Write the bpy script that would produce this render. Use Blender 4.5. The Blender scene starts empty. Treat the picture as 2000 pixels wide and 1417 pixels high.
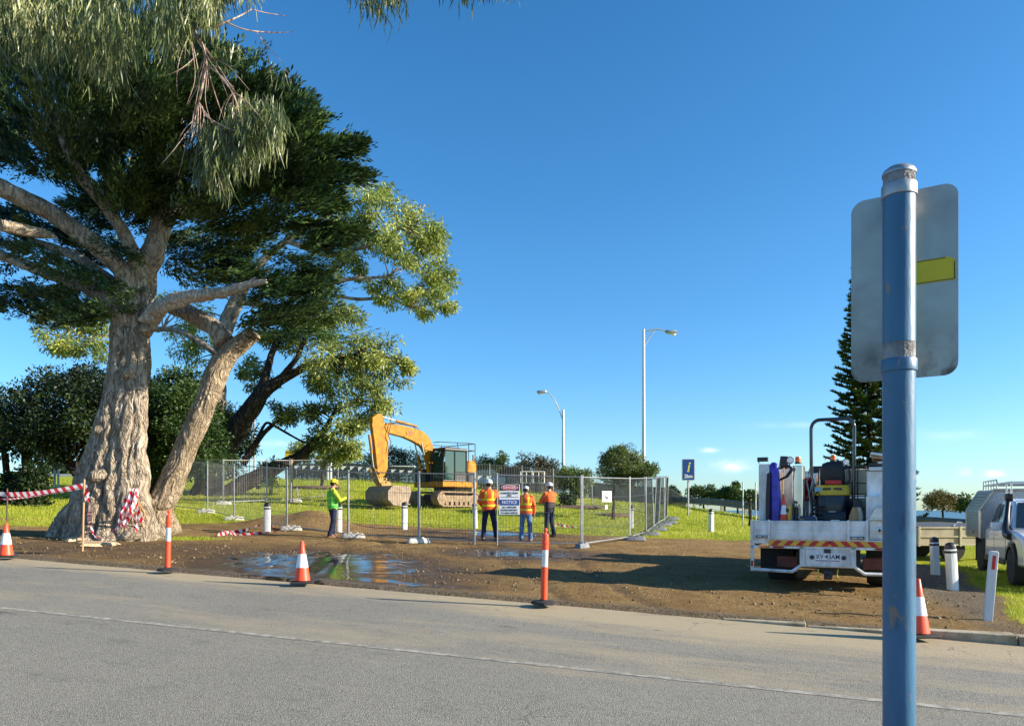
import bpy, math, random
import numpy as np
from mathutils import Vector, Matrix
random.seed(7); rng = np.random.default_rng(11)
R = math.radians
sc = bpy.context.scene
col = sc.collection
# ---------------------------------------------------------------- camera, sky, sun, exposure
F, CX, HZ, CAMZ = 1444.0, 1000.0, 992.0, 1.6        # lens in photo pixels, horizon row, eye height
cd = bpy.data.cameras.new('camera'); cam = bpy.data.objects.new('camera', cd); col.objects.link(cam)
cam.location = (0, 0, CAMZ); cam.rotation_euler = (R(90), 0, 0)
cd.sensor_width = 36; cd.lens = 36 * F / 2000; cd.shift_y = (HZ - 708.5) / 2000
cd.clip_start = .05; cd.clip_end = 9000
sc.camera = cam
SUN_EL, SUN_AZ = R(21.5), R(-9)                      # azimuth measured from +X
sd = bpy.data.lights.new('sun', 'SUN'); sun = bpy.data.objects.new('sun', sd); col.objects.link(sun)
sd.energy = 5.0; sd.angle = R(.5); sd.color = (1, .90, .74)
sdir = Vector((math.cos(SUN_EL) * math.cos(SUN_AZ), math.cos(SUN_EL) * math.sin(SUN_AZ), math.sin(SUN_EL)))
sun.rotation_euler = (-sdir).to_track_quat('-Z', 'Y').to_euler()
w = bpy.data.worlds.new('World'); sc.world = w; w.use_nodes = True
nt = w.node_tree; nt.nodes.clear(); N = nt.nodes.new; L = nt.links.new
out = N('ShaderNodeOutputWorld'); bg = N('ShaderNodeBackground'); sky = N('ShaderNodeTexSky')
sky.sky_type = 'NISHITA'; sky.sun_disc = False; sky.sun_elevation = SUN_EL
sky.sun_rotation = math.atan2(sdir.x, sdir.y)
sky.air_density = 1.0; sky.dust_density = .3; sky.ozone_density = 3.0; sky.altitude = 0
bg.inputs['Strength'].default_value = .105
# saturation of a polarised phone-camera sky, then a few small clouds low over the right
hs = N('ShaderNodeHueSaturation'); hs.inputs['Saturation'].default_value = 1.30; hs.inputs['Hue'].default_value = .5
L(sky.outputs[0], hs.inputs['Color'])
tc = N('ShaderNodeTexCoord'); sp = N('ShaderNodeSeparateXYZ'); L(tc.outputs['Generated'], sp.inputs[0])
def mth(op, a, b=None, c=None, clamp=False):
    n = N('ShaderNodeMath'); n.operation = op; n.use_clamp = clamp
    for i, v in enumerate((a, b, c)):
        if v is None: continue
        if isinstance(v, (int, float)): n.inputs[i].default_value = v
        else: L(v, n.inputs[i])
    return n.outputs[0]
ymax = mth('MAXIMUM', sp.outputs['Y'], .05)
ax = mth('DIVIDE', sp.outputs['X'], ymax); ez = mth('DIVIDE', sp.outputs['Z'], ymax)
nz = N('ShaderNodeTexNoise'); nz.inputs['Scale'].default_value = 38; nz.inputs['Detail'].default_value = 6; nz.inputs['Roughness'].default_value = .62
mp = N('ShaderNodeMapping'); mp.inputs['Scale'].default_value = (1, 1, 2.2); L(tc.outputs['Generated'], mp.inputs[0]); L(mp.outputs[0], nz.inputs[0])
tot = None
for (px, py, sx, sy, k) in [(1386, 880, 12, 4, .9), (1427, 909, 26, 8, 1.15), (1940, 925, 16, 5, 1.0), (1886, 921, 10, 5, .7),
                            (540, 866, 60, 6, .28), (1560, 830, 70, 5, .2), (180, 760, 90, 6, .2), (1850, 850, 60, 9, .18)]:
    da = mth('DIVIDE', mth('SUBTRACT', ax, (px - CX) / F), sx / F); de = mth('DIVIDE', mth('SUBTRACT', ez, (HZ - py) / F), sy / F)
    d2 = mth('ADD', mth('MULTIPLY', da, da), mth('MULTIPLY', de, de))
    g = mth('MULTIPLY', mth('POWER', 2.718, mth('MULTIPLY', d2, -.7)), k)
    tot = g if tot is None else mth('ADD', tot, g)
cm = mth('MULTIPLY', tot, mth('MULTIPLY', mth('SUBTRACT', nz.outputs[0], .3), 3.2), clamp=True)
cm = mth('MULTIPLY', cm, mth('GREATER_THAN', sp.outputs['Y'], .1))
mx = N('ShaderNodeMixRGB'); mx.inputs[2].default_value = (6.6, 6.8, 7.2, 1)
L(mth('MULTIPLY', cm, .75), mx.inputs[0]); 
tr = N('ShaderNodeValToRGB'); L(sp.outputs['Z'], tr.inputs[0]); e = tr.color_ramp.elements      # clear sea air: blue right down to the horizon
e[0].position = 0; e[0].color = (.60, .80, 1.08, 1); e[1].position = .5; e[1].color = (1.08, 1.02, 1, 1)
q = e.new(.07); q.color = (.66, .84, 1.06, 1); q = e.new(.2); q.color = (.80, .93, 1.02, 1); q = e.new(.33); q.color = (.98, 1.0, 1.02, 1)
mu = N('ShaderNodeMixRGB'); mu.blend_type = 'MULTIPLY'; mu.inputs[0].default_value = 1; L(hs.outputs[0], mu.inputs[1]); L(tr.outputs[0], mu.inputs[2])
L(mu.outputs[0], mx.inputs[1]); L(mx.outputs[0], bg.inputs['Color']); L(bg.outputs[0], out.inputs[0])
sc.view_settings.view_transform = 'Standard'; sc.view_settings.look = 'None'
sc.view_settings.exposure = 1.08; sc.view_settings.gamma = 1
sc.cycles.max_bounces = 6; sc.cycles.transparent_max_bounces = 8; sc.cycles.sample_clamp_indirect = 6

# ---------------------------------------------------------------- noise
def _hash(ix, iy, iz):
    n = (ix.astype(np.int64) * 374761393 + iy.astype(np.int64) * 668265263 + iz.astype(np.int64) * 2147483647 + 1013) & 0xffffffff
    n = ((n ^ (n >> 13)) * 1274126177) & 0xffffffff
    return ((n ^ (n >> 16)) & 0xffff) / 65535.0
def noise(x, y, z=0.0):
    x, y, z = np.broadcast_arrays(np.asarray(x, float), np.asarray(y, float), np.asarray(z, float))
    i, j, k = np.floor(x), np.floor(y), np.floor(z); u, v, t = x - i, y - j, z - k
    u, v, t = [q * q * (3 - 2 * q) for q in (u, v, t)]
    r = 0
    for a in (0, 1):
        for b in (0, 1):
            for c in (0, 1):
                r = r + _hash(i + a, j + b, k + c) * (u if a else 1 - u) * (v if b else 1 - v) * (t if c else 1 - t)
    return r
def fbm(x, y, z=0.0, o=4):
    s = 0; a = .5; x, y, z = np.asarray(x, float), np.asarray(y, float), np.asarray(z, float)
    for q in range(o):
        s = s + a * noise(x, y, z); a *= .5; x = x * 2.03 + 5.2; y = y * 2.03 + 1.7; z = z * 2.03 + 3.1
    return s
def sstep(a, b, x):
    t = np.clip((x - a) / (b - a), 0, 1); return t * t * (3 - 2 * t)

# ---------------------------------------------------------------- terrain
def plane(X, Y): return -.198 - .0246 * X + .033 * Y
KA, KB = -.39, 11.65                                 # kerb line Y = KB + KA X
KN = math.sqrt(1 + KA * KA)
def kv(X, Y): return (Y - KB - KA * X) / KN          # distance behind the kerb
def h(X, Y):
    X = np.asarray(X, float); Y = np.asarray(Y, float)
    z = plane(X, np.minimum(Y, 62))
    E = np.interp(X, [-60, -20, -12, 0, 8, 16, 30], [1.2, 1.7, 1.9, 1.35, .75, .45, .4])
    t = np.clip((Y - 23) / 37, 0, 1)
    z = z + E * (t * .75 + .25 * t * t * (3 - 2 * t))
    z = z - .045 * np.clip(Y - 66, 0, 60)             # falls away behind the crest
    yc = np.interp(X, [8, 9, 12, 13.2, 13.6, 14.3, 15, 16, 17.2, 18.5, 24, 60], [66, 62, 54.5, 48.5, 45, 40.5, 37.5, 34.5, 31.5, 29, 23.5, 18])
    z = z - .13 * np.clip(Y - yc, 0, 45) * (X > 8)      # bank drops away behind the guard rail
    z = z + .55 * np.exp(-(((X + 7.0) / 1.1) ** 2 + ((Y - 26.2) / .8) ** 2)) + .25 * np.exp(-(((X + 8.6) / 1.0) ** 2 + ((Y - 26.4) / .6) ** 2))
    return z
def hf(X, Y): return float(h(X, Y))
def W(px, py, Y): return Vector(((px - CX) / F * Y, Y, CAMZ + (HZ - py) / F * Y))
def G(px, py):
    Y = 4.0; a, b = (px - CX) / F, (HZ - py) / F
    while Y < 200:
        if CAMZ + b * Y <= hf(a * Y, Y): break
        Y += .05
    return Vector((a * Y, Y, hf(a * Y, Y)))
def GX(px, Y): X = (px - CX) / F * Y; return Vector((X, Y, hf(X, Y)))

# ---------------------------------------------------------------- materials
def mat(name, c, rough=.6, metal=0., var=.12, scale=6., bump=0., bscale=60., c2=None, spec=.5, coat=0., stretch=(1, 1, 1)):
    m = bpy.data.materials.new(name); m.use_nodes = True; t = m.node_tree; p = t.nodes['Principled BSDF']
    p.inputs['Roughness'].default_value = rough; p.inputs['Metallic'].default_value = metal
    p.inputs['Specular IOR Level'].default_value = spec; p.inputs['Coat Weight'].default_value = coat
    c1 = [x * (1 - var) for x in c]; cc = [min(1, x * (1 + var)) for x in c] if c2 is None else c2
    tcn = t.nodes.new('ShaderNodeTexCoord'); mpn = t.nodes.new('ShaderNodeMapping'); mpn.inputs['Scale'].default_value = stretch
    t.links.new(tcn.outputs['Object'], mpn.inputs[0])
    n = t.nodes.new('ShaderNodeTexNoise'); n.inputs['Scale'].default_value = scale; n.inputs['Detail'].default_value = 5; n.inputs['Roughness'].default_value = .6
    t.links.new(mpn.outputs[0], n.inputs[0])
    r = t.nodes.new('ShaderNodeValToRGB'); r.color_ramp.elements[0].position = .35; r.color_ramp.elements[1].position = .65
    r.color_ramp.elements[0].color = (*c1, 1); r.color_ramp.elements[1].color = (*cc, 1)
    t.links.new(n.outputs[0], r.inputs[0]); t.links.new(r.outputs[0], p.inputs['Base Color'])
    if bump:
        n2 = t.nodes.new('ShaderNodeTexNoise'); n2.inputs['Scale'].default_value = bscale; n2.inputs['Detail'].default_value = 4
        t.links.new(mpn.outputs[0], n2.inputs[0])
        b = t.nodes.new('ShaderNodeBump'); b.inputs['Strength'].default_value = bump; b.inputs['Distance'].default_value = .02
        t.links.new(n2.outputs[0], b.inputs['Height']); t.links.new(b.outputs[0], p.inputs['Normal'])
    return m
def leafmat(name, ca, cb, cc=None, trans=.3, rough=.5, nscale=.6, spec=.35):
    m = bpy.data.materials.new(name); m.use_nodes = True; t = m.node_tree; p = t.nodes['Principled BSDF']
    g = t.nodes.new('ShaderNodeNewGeometry'); r = t.nodes.new('ShaderNodeValToRGB')
    e = r.color_ramp.elements; e[0].color = (*ca, 1); e[1].color = (*(cc or cb), 1)
    e[0].position = 0; e[1].position = 1
    if cc: q = e.new(.55); q.color = (*cb, 1)
    tcn = t.nodes.new('ShaderNodeTexCoord'); n = t.nodes.new('ShaderNodeTexNoise'); n.inputs['Scale'].default_value = nscale; n.inputs['Detail'].default_value = 3
    t.links.new(tcn.outputs['Object'], n.inputs[0])
    a = t.nodes.new('ShaderNodeMath'); a.operation = 'MULTIPLY_ADD'; a.inputs[1].default_value = .6
    t.links.new(g.outputs['Random Per Island'], a.inputs[0])
    s = t.nodes.new('ShaderNodeMath'); s.operation = 'MULTIPLY_ADD'; s.inputs[1].default_value = 1.6; s.inputs[2].default_value = -.6
    t.links.new(n.outputs[0], s.inputs[0]); t.links.new(s.outputs[0], a.inputs[2]); t.links.new(a.outputs[0], r.inputs[0])
    t.links.new(r.outputs[0], p.inputs['Base Color']); p.inputs['Roughness'].default_value = rough; p.inputs['Specular IOR Level'].default_value = spec
    tr = t.nodes.new('ShaderNodeBsdfTranslucent'); ms = t.nodes.new('ShaderNodeMixShader'); ms.inputs[0].default_value = trans
    t.links.new(r.outputs[0], tr.inputs[0]); t.links.new(p.outputs[0], ms.inputs[1]); t.links.new(tr.outputs[0], ms.inputs[2])
    t.links.new(ms.outputs[0], t.nodes['Material Output'].inputs[0])
    return m
MT = dict(
 galv=mat('galvanised_steel', (.34, .35, .36), .45, .6, .2, 3, .1, 30), black=mat('black_plastic', (.012, .012, .014), .45),
 rubber=mat('rubber', (.02, .02, .02), .85, bump=.3), white=mat('white_paint', (.74, .75, .74), .45, var=.08, scale=3),
 wwood=mat('white_painted_timber', (.70, .70, .69), .75, var=.10, scale=5, bump=.3, bscale=25, stretch=(1, 1, .2)),
 wwood2=mat('peeling_white_timber', (.42, .38, .33), .8, c2=(.76, .76, .75), var=.3, scale=7, bump=.4, stretch=(1, 1, .3)),
 cone=mat('orange_plastic', (.88, .075, .02), .45, var=.08), band=mat('reflective_white', (.80, .80, .82), .35, var=.15, scale=18),
 silver=mat('reflective_silver', (.62, .64, .66), .3, .3, var=.2), red=mat('red', (.55, .02, .02), .4), dred=mat('red_lens', (.35, .01, .01), .2),
 amber=mat('amber_lens', (.85, .20, .01), .2), yellow=mat('yellow', (.80, .50, .02), .45), alu=mat('aluminium', (.60, .61, .62), .35, .8, .15, 2, .08, 20),
 conc=mat('concrete', (.42, .38, .31), .9, var=.25, scale=7, bump=.5, bscale=50), feet=mat('fence_foot_plastic', (.52, .49, .43), .8, var=.3, scale=9, bump=.4),
 skin=mat('skin', (.50, .27, .18), .55), glass=mat('dark_glass', (.02, .028, .03), .06, spec=.9), navy=mat('navy_cloth', (.012, .017, .05), .9, var=.4, scale=9, bump=.6, bscale=12),
 jeans=mat('blue_denim', (.07, .16, .34), .9, var=.35, scale=8, bump=.6, bscale=12), boots=mat('tan_leather', (.22, .12, .06), .8, var=.3),
 blue=mat('sign_blue', (.02, .07, .30), .4), paintwhite=mat('sign_white', (.82, .82, .82), .4, var=.03), inkblack=mat('ink_black', (.02, .02, .02), .5),
 inkyellow=mat('ink_yellow', (.85, .75, .10), .4), inkred=mat('ink_red', (.62, .02, .05), .4), tank=mat('tank_plastic', (.62, .52, .34), .5, var=.12), cream=mat('cream', (.55, .50, .38), .5),
 exy=mat('excavator_yellow', (.30, .125, .006), .6, var=.12, scale=4, c2=(.50, .215, .003), spec=.25), exg=mat('dark_machine_grey', (.035, .037, .04), .55), mudsteel=mat('muddy_steel', (.26, .18, .11), .85, var=.3, scale=5, bump=.5, bscale=20),
 bare=mat('bare_timber', (.46, .27, .13), .8, var=.2, stretch=(1, 1, .2)), rail=mat('guard_rail_steel', (.10, .105, .11), .6, .2, .3, 2),
)
# ---------------------------------------------------------------- mesh builder
def link(o): col.objects.link(o); return o
def tag(o, label=None, cat=None, group=None, kind=None):
    if label: o['label'] = label
    if cat: o['category'] = cat
    if group: o['group'] = group
    if kind: o['kind'] = kind
    return o
def empty(name, loc, rz=0, label=None, cat=None, group=None):
    o = bpy.data.objects.new(name, None); link(o); o.location = loc; o.rotation_euler = (0, 0, rz); o.empty_display_size = .2
    return tag(o, label, cat, group)
class MB:
    def __init__(s): s.v = []; s.f = []; s.mi = []; s.cur = 0; s.M = None
    def add(s, vs, fs):
        b = len(s.v)
        for p in vs: s.v.append(tuple(s.M @ Vector(p)) if s.M else tuple(p))
        for f in fs: s.f.append(tuple(b + i for i in f)); s.mi.append(s.cur)
        return s
    def box(s, c, d, rz=0, rx=0, ry=0, taper=1.):
        x, y, z = [q / 2 for q in d]; m = Matrix.Translation(c) @ Matrix.Rotation(rz, 4, 'Z') @ Matrix.Rotation(ry, 4, 'Y') @ Matrix.Rotation(rx, 4, 'X')
        vs = [m @ Vector((sx * x * (taper if sz > 0 else 1), sy * y * (taper if sz > 0 else 1), sz * z)) for sz in (-1, 1) for sy in (-1, 1) for sx in (-1, 1)]
        return s.add(vs, [(0, 2, 3, 1), (4, 5, 7, 6), (0, 1, 5, 4), (2, 6, 7, 3), (0, 4, 6, 2), (1, 3, 7, 5)])
    def bx(s, x0, x1, y0, y1, z0, z1): return s.box(((x0 + x1) / 2, (y0 + y1) / 2, (z0 + z1) / 2), (abs(x1 - x0), abs(y1 - y0), abs(z1 - z0)))
    def tube(s, pts, r, n=8, closed=False, cap=True, disp=None):
        P = [Vector(p) for p in pts]; m = len(P); rr = r if hasattr(r, '__len__') else [r] * m
        up = None; rings = []
        for i in range(m):
            a = P[i] - P[i - 1] if (i > 0 or closed) else P[1] - P[0]; b = P[(i + 1) % m] - P[i] if (i < m - 1 or closed) else P[i] - P[i - 1]
            t = (a.normalized() + b.normalized()); t = t.normalized() if t.length > 1e-6 else b.normalized()
            if up is None: up = Vector((0, 0, 1)) if abs(t.z) < .9 else Vector((0, 1, 0))
            u = (up - t * up.dot(t)).normalized(); up = u; v = t.cross(u)
            rings.append([P[i] + (u * math.cos(k * 2 * math.pi / n) + v * math.sin(k * 2 * math.pi / n)) * rr[i] for k in range(n)])
        fs = []
        for i in range(m if closed else m - 1):
            for k in range(n): fs.append((i * n + k, i * n + (k + 1) % n, ((i + 1) % m) * n + (k + 1) % n, ((i + 1) % m) * n + k))
        if cap and not closed: fs += [tuple(range(n - 1, -1, -1)), tuple((m - 1) * n + k for k in range(n))]
        return s.add([p for q in rings for p in q], fs)
    def lathe(s, prof, c=(0, 0, 0), n=20, sq=None):
        vs = []; fs = []
        for (r, z) in prof:
            for k in range(n):
                a = k * 2 * math.pi / n + (math.pi / 4 if n == 4 else 0); vs.append((c[0] + r * math.cos(a), c[1] + r * math.sin(a), c[2] + z))
        for i in range(len(prof) - 1):
            for k in range(n): fs.append((i * n + k, i * n + (k + 1) % n, (i + 1) * n + (k + 1) % n, (i + 1) * n + k))
        fs += [tuple(range(n - 1, -1, -1)), tuple((len(prof) - 1) * n + k for k in range(n))]
        return s.add(vs, fs)
    def loft(s, rings, n=16, p=2.0):
        """rings: (cx, cy, z, rx, ry)"""
        vs = []; fs = []
        for (x, y, z, rx, ry) in rings:
            for k in range(n):
                a = k * 2 * math.pi / n; ca, sa = math.cos(a), math.sin(a)
                vs.append((x + rx * math.copysign(abs(ca) ** (2 / p), ca), y + ry * math.copysign(abs(sa) ** (2 / p), sa), z))
        for i in range(len(rings) - 1):
            for k in range(n): fs.append((i * n + k, i * n + (k + 1) % n, (i + 1) * n + (k + 1) % n, (i + 1) * n + k))
        fs += [tuple(range(n - 1, -1, -1)), tuple((len(rings) - 1) * n + k for k in range(n))]
        return s.add(vs, fs)
    def prism(s, poly, a, b, axis='y'):
        """poly: (u, z) outline extruded from a to b along axis y (u = x) or x (u = y) or z (u, v = x, y)"""
        k = len(poly)
        def q(u, v, w): return (u, w, v) if axis == 'y' else ((w, u, v) if axis == 'x' else (u, v, w))
        vs = [q(u, v, a) for u, v in poly] + [q(u, v, b) for u, v in poly]
        fs = [tuple(range(k)), tuple(range(2 * k - 1, k - 1, -1))] + [(i, k + i, k + (i + 1) % k, (i + 1) % k) for i in range(k)]
        return s.add(vs, fs)
    def ball(s, c, r, n=12, m=8):
        rx, ry, rz = r if hasattr(r, '__len__') else (r, r, r); vs = [(c[0], c[1], c[2] - rz)]; fs = []
        for i in range(1, m):
            t = -math.pi / 2 + math.pi * i / m
            for k in range(n): vs.append((c[0] + rx * math.cos(t) * math.cos(k * 2 * math.pi / n), c[1] + ry * math.cos(t) * math.sin(k * 2 * math.pi / n), c[2] + rz * math.sin(t)))
        vs.append((c[0], c[1], c[2] + rz)); e = len(vs) - 1
        for k in range(n):
            fs.append((0, 1 + (k + 1) % n, 1 + k)); fs.append((e, e - n + k, e - n + (k + 1) % n))
            for i in range(m - 2): fs.append((1 + i * n + k, 1 + i * n + (k + 1) % n, 1 + (i + 1) * n + (k + 1) % n, 1 + (i + 1) * n + k))
        return s.add(vs, fs)
    def build(s, name, mats, parent=None, bevel=0, smooth=True, label=None, cat=None, group=None, kind=None, loc=None, rz=0):
        me = bpy.data.meshes.new(name); me.from_pydata(s.v, [], s.f)
        mats = mats if isinstance(mats, (list, tuple)) else [mats]
        for q in mats: me.materials.append(MT[q] if isinstance(q, str) else q)
        if len(mats) > 1: me.polygons.foreach_set('material_index', s.mi)
        me.validate(); 
        if smooth:
            me.polygons.foreach_set('use_smooth', [True] * len(me.polygons)); me.set_sharp_from_angle(angle=R(38))
        me.update()
        o = link(bpy.data.objects.new(name, me))
        if parent: o.parent = parent
        if loc is not None: o.location = loc
        o.rotation_euler = (0, 0, rz)
        if bevel:
            b = o.modifiers.new('bevel', 'BEVEL'); b.width = bevel; b.segments = 2; b.limit_method = 'ANGLE'; b.angle_limit = R(40)
        return tag(o, label, cat, group, kind)
def npmesh(name, V, Fc, mats, parent=None, attrs=None, smooth=False, mi=None):
    """V (n,3) array, Fc (m,4) array of quads"""
    me = bpy.data.meshes.new(name); n, m = len(V), len(Fc)
    me.vertices.add(n); me.vertices.foreach_set('co', np.ascontiguousarray(V, np.float32).ravel())
    me.loops.add(m * 4); me.loops.foreach_set('vertex_index', np.ascontiguousarray(Fc, np.int32).ravel())
    me.polygons.add(m); me.polygons.foreach_set('loop_start', np.arange(m, dtype=np.int32) * 4)
    me.polygons.foreach_set('loop_total', np.full(m, 4, np.int32))
    if smooth: me.polygons.foreach_set('use_smooth', np.ones(m, bool))
    for q in (mats if isinstance(mats, (list, tuple)) else [mats]): me.materials.append(q)
    if mi is not None: me.polygons.foreach_set('material_index', mi.astype(np.int32))
    me.update(calc_edges=True)
    for k, a in (attrs or {}).items():
        at = me.attributes.new(k, 'FLOAT', 'POINT'); at.data.foreach_set('value', np.ascontiguousarray(a, np.float32))
    o = link(bpy.data.objects.new(name, me))
    if parent: o.parent = parent
    return o
def gridfaces(a, b, wrap=False):
    i = np.arange(a - 1)[:, None] * b; k = np.arange(b if wrap else b - 1)[None, :]; k2 = (k + 1) % b
    return np.stack([i + k, i + k2, i + b + k2, i + b + k], -1).reshape(-1, 4)
def copy_tree(o, parent=None):
    c = o.copy(); col.objects.link(c)
    if parent is not None: c.parent = parent
    for ch in list(o.children): copy_tree(ch, c)
    return c
def text(name, s, size, m, parent, loc, rot=(R(90), 0, 0), bold=.0, sx=1.0, depth=.0015, align='CENTER'):
    cu = bpy.data.curves.new(name, 'FONT'); cu.body = s; cu.size = size; cu.align_x = align; cu.align_y = 'CENTER'; cu.extrude = depth; cu.offset = bold; cu.resolution_u = 3
    t = bpy.data.objects.new(name, cu); col.objects.link(t); dg = bpy.context.evaluated_depsgraph_get(); dg.update()
    me = bpy.data.meshes.new_from_object(t.evaluated_get(dg)); bpy.data.objects.remove(t); bpy.data.curves.remove(cu)
    me.materials.clear(); me.materials.append(MT[m] if isinstance(m, str) else m)
    o = link(bpy.data.objects.new(name, me)); o.parent = parent; o.location = loc; o.rotation_euler = rot; o.scale = (sx, 1, 1)
    return o
# ================================================================ ground, road, kerb
UD = Vector((1 / KN, KA / KN, 0)); VD = Vector((-KA / KN, 1 / KN, 0)); O0 = Vector((0, KB, 0))
def uv2xy(u, v): return UD.x * u + VD.x * v, KB + UD.y * u + VD.y * v
def groundmat():
    m = bpy.data.materials.new('ground_soil_and_grass'); m.use_nodes = True; t = m.node_tree; p = t.nodes['Principled BSDF']; n_ = t.nodes.new; l_ = t.links.new
    def at(k): a = n_('ShaderNodeAttribute'); a.attribute_name = k; return a.outputs['Fac']
    tcn = n_('ShaderNodeTexCoord')
    def nse(s, d=5, r=.6, st=None):
        a = n_('ShaderNodeTexNoise'); a.inputs['Scale'].default_value = s; a.inputs['Detail'].default_value = d; a.inputs['Roughness'].default_value = r
        if st: q = n_('ShaderNodeMapping'); q.inputs['Scale'].default_value = st; l_(tcn.outputs['Object'], q.inputs[0]); l_(q.outputs[0], a.inputs[0])
        else: l_(tcn.outputs['Object'], a.inputs[0])
        return a.outputs[0]
    def mt(op, a, b, c=None, cl=False):
        q = n_('ShaderNodeMath'); q.operation = op; q.use_clamp = cl
        for i, v in enumerate((a, b, c)):
            if v is None: continue
            if isinstance(v, (int, float)): q.inputs[i].default_value = v
            else: l_(v, q.inputs[i])
        return q.outputs[0]
    def ramp(f, *es):
        q = n_('ShaderNodeValToRGB'); e = q.color_ramp.elements; e[0].position, e[0].color = es[0][0], (*es[0][1], 1); e[1].position, e[1].color = es[-1][0], (*es[-1][1], 1)
        for (a, b) in es[1:-1]: x = e.new(a); x.color = (*b, 1)
        l_(f, q.inputs[0]); return q.outputs[0]
    def mix(f, a, b):
        q = n_('ShaderNodeMixRGB'); l_(f, q.inputs[0])
        for i, v in ((1, a), (2, b)):
            if isinstance(v, tuple): q.inputs[i].default_value = (*v, 1)
            else: l_(v, q.inputs[i])
        return q.outputs[0]
    wet = at('wet'); grass = at('grass'); dust = at('dust')
    dry = mix(mt('MULTIPLY_ADD', nse(1.3, 7, .75), 2.4, -.7, True), (.25, .145, .052), (.56, .385, .17))
    dry = mix(mt('MULTIPLY_ADD', nse(26, 4, .7), 2.4, -.75, True), dry, (.14, .088, .04))
    mud = mix(mt('MULTIPLY_ADD', nse(7, 6, .75), 2.6, -.8, True), (.040, .024, .011), (.17, .105, .048))
    damp = mt('MULTIPLY_ADD', wet, 2.4, mt('MULTIPLY_ADD', nse(1.6, 6, .7), 1.6, -1.15), True)
    soil = mix(damp, dry, mud)
    gravel = mix(mt('MULTIPLY_ADD', nse(30, 3, .8), 3.2, -1.1, True), (.045, .035, .025), (.34, .28, .20))
    soil = mix(mt('MULTIPLY_ADD', dust, 3, mt('MULTIPLY_ADD', nse(2, 4), 1, -1.3), True), soil, gravel)
    gr = mix(nse(.5, 5, .65), (.16, .22, .014), (.35, .39, .030))
    gr = mix(mt('MULTIPLY_ADD', nse(9, 5, .75, (1, .45, 1)), 2.6, -.9, True), gr, (.50, .50, .04))
    gr = mix(mt('MULTIPLY_ADD', nse(3.1, 5, .7), 2.2, -1.15, True), gr, (.14, .18, .012)); gr = mix(mt('MULTIPLY_ADD', nse(.22, 6, .7, (.5, 1.5, 1)), 5, -2.9, True), gr, (.30, .27, .06))
    gf = mt('MULTIPLY_ADD', grass, 3.2, mt('MULTIPLY_ADD', nse(2.2, 6, .75), 3.2, -3.2), True)
    base = mix(gf, soil, gr)
    # standing water where the wet hollow is deepest
    pn = mt('ADD', mt('MULTIPLY', nse(.9, 2, .5, (.5, 1.2, 1)), .75), mt('ADD', mt('MULTIPLY', nse(2.3, 3, .6, (.5, 1.4, 1)), 1.3), mt('MULTIPLY', nse(7.0, 6, .8, (.35, 1.3, 1)), 1.4)))
    pud = mt('MULTIPLY_ADD', mt('ADD', wet, pn), 30, -30 * 2.50, True)
    pud = mt('MULTIPLY', pud, mt('SUBTRACT', 1, gf))
    base = mix(pud, base, (.030, .020, .011)); l_(base, p.inputs['Base Color'])
    rg = mt('MULTIPLY_ADD', damp, mt('MULTIPLY_ADD', wet, -.30, -.30), .95); rg = mt('MULTIPLY_ADD', pud, mt('MULTIPLY', mt('SUBTRACT', rg, .02), -1), rg); l_(rg, p.inputs['Roughness'])
    l_(mt('MULTIPLY_ADD', pud, .4, mt('MULTIPLY_ADD', damp, .12, .08)), p.inputs['Specular IOR Level'])
    hgt = mt('ADD', mt('MULTIPLY', nse(9, 8, .75), 1.0), mt('MULTIPLY', nse(34, 4, .7), .35))
    b = n_('ShaderNodeBump'); b.inputs['Distance'].default_value = .12; l_(hgt, b.inputs['Height']); l_(mt('MULTIPLY_ADD', pud, -.985, 1), b.inputs['Strength']); l_(b.outputs[0], p.inputs['Normal'])
    return m
def pointin(px, py, poly):
    px, py = np.asarray(px), np.asarray(py); r = np.zeros(px.shape, bool); k = len(poly)
    for i in range(k):
        x0, y0 = poly[i]; x1, y1 = poly[(i + 1) % k]
        c = ((y0 > py) != (y1 > py)) & (px < (x1 - x0) * (py - y0) / (y1 - y0 + 1e-9) + x0); r ^= c
    return r
def grassmask(X, Y):
    """1 on lawn, 0 on bare soil; the lawn's edge is a line across the site"""
    edge = np.interp(X, [-40, -19, -14, -9.5, -6, -1, 3, 5.2, 7.5, 9.6, 10.6, 11.4], [26.5, 26.5, 25, 26.4, 27.6, 26.6, 25.6, 25.4, 25.4, 25.2, 18., 9])
    e2 = np.interp(Y, [6, 8.5, 11, 13, 15, 18, 24, 27], [5.8, 6.7, 7.3, 8.6, 9.2, 11.0, 11.8, 40])   # east edge of the gravel
    a = sstep(-.7, .7, Y - edge)
    b = sstep(-.5, .5, X - e2) * sstep(.25, .7, kv(X, Y))
    c = np.exp(-(((X + 9.4) / 1.4) ** 2 + ((Y - 21.2) / .8) ** 2)) * 1.0            # tuft strip beside the big tree
    d = np.exp(-(((X + 16) / 3.5) ** 2 + ((Y - 25) / 1.5) ** 2))
    return np.clip(np.maximum.reduce([a, b, c, d]), 0, 1)
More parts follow.
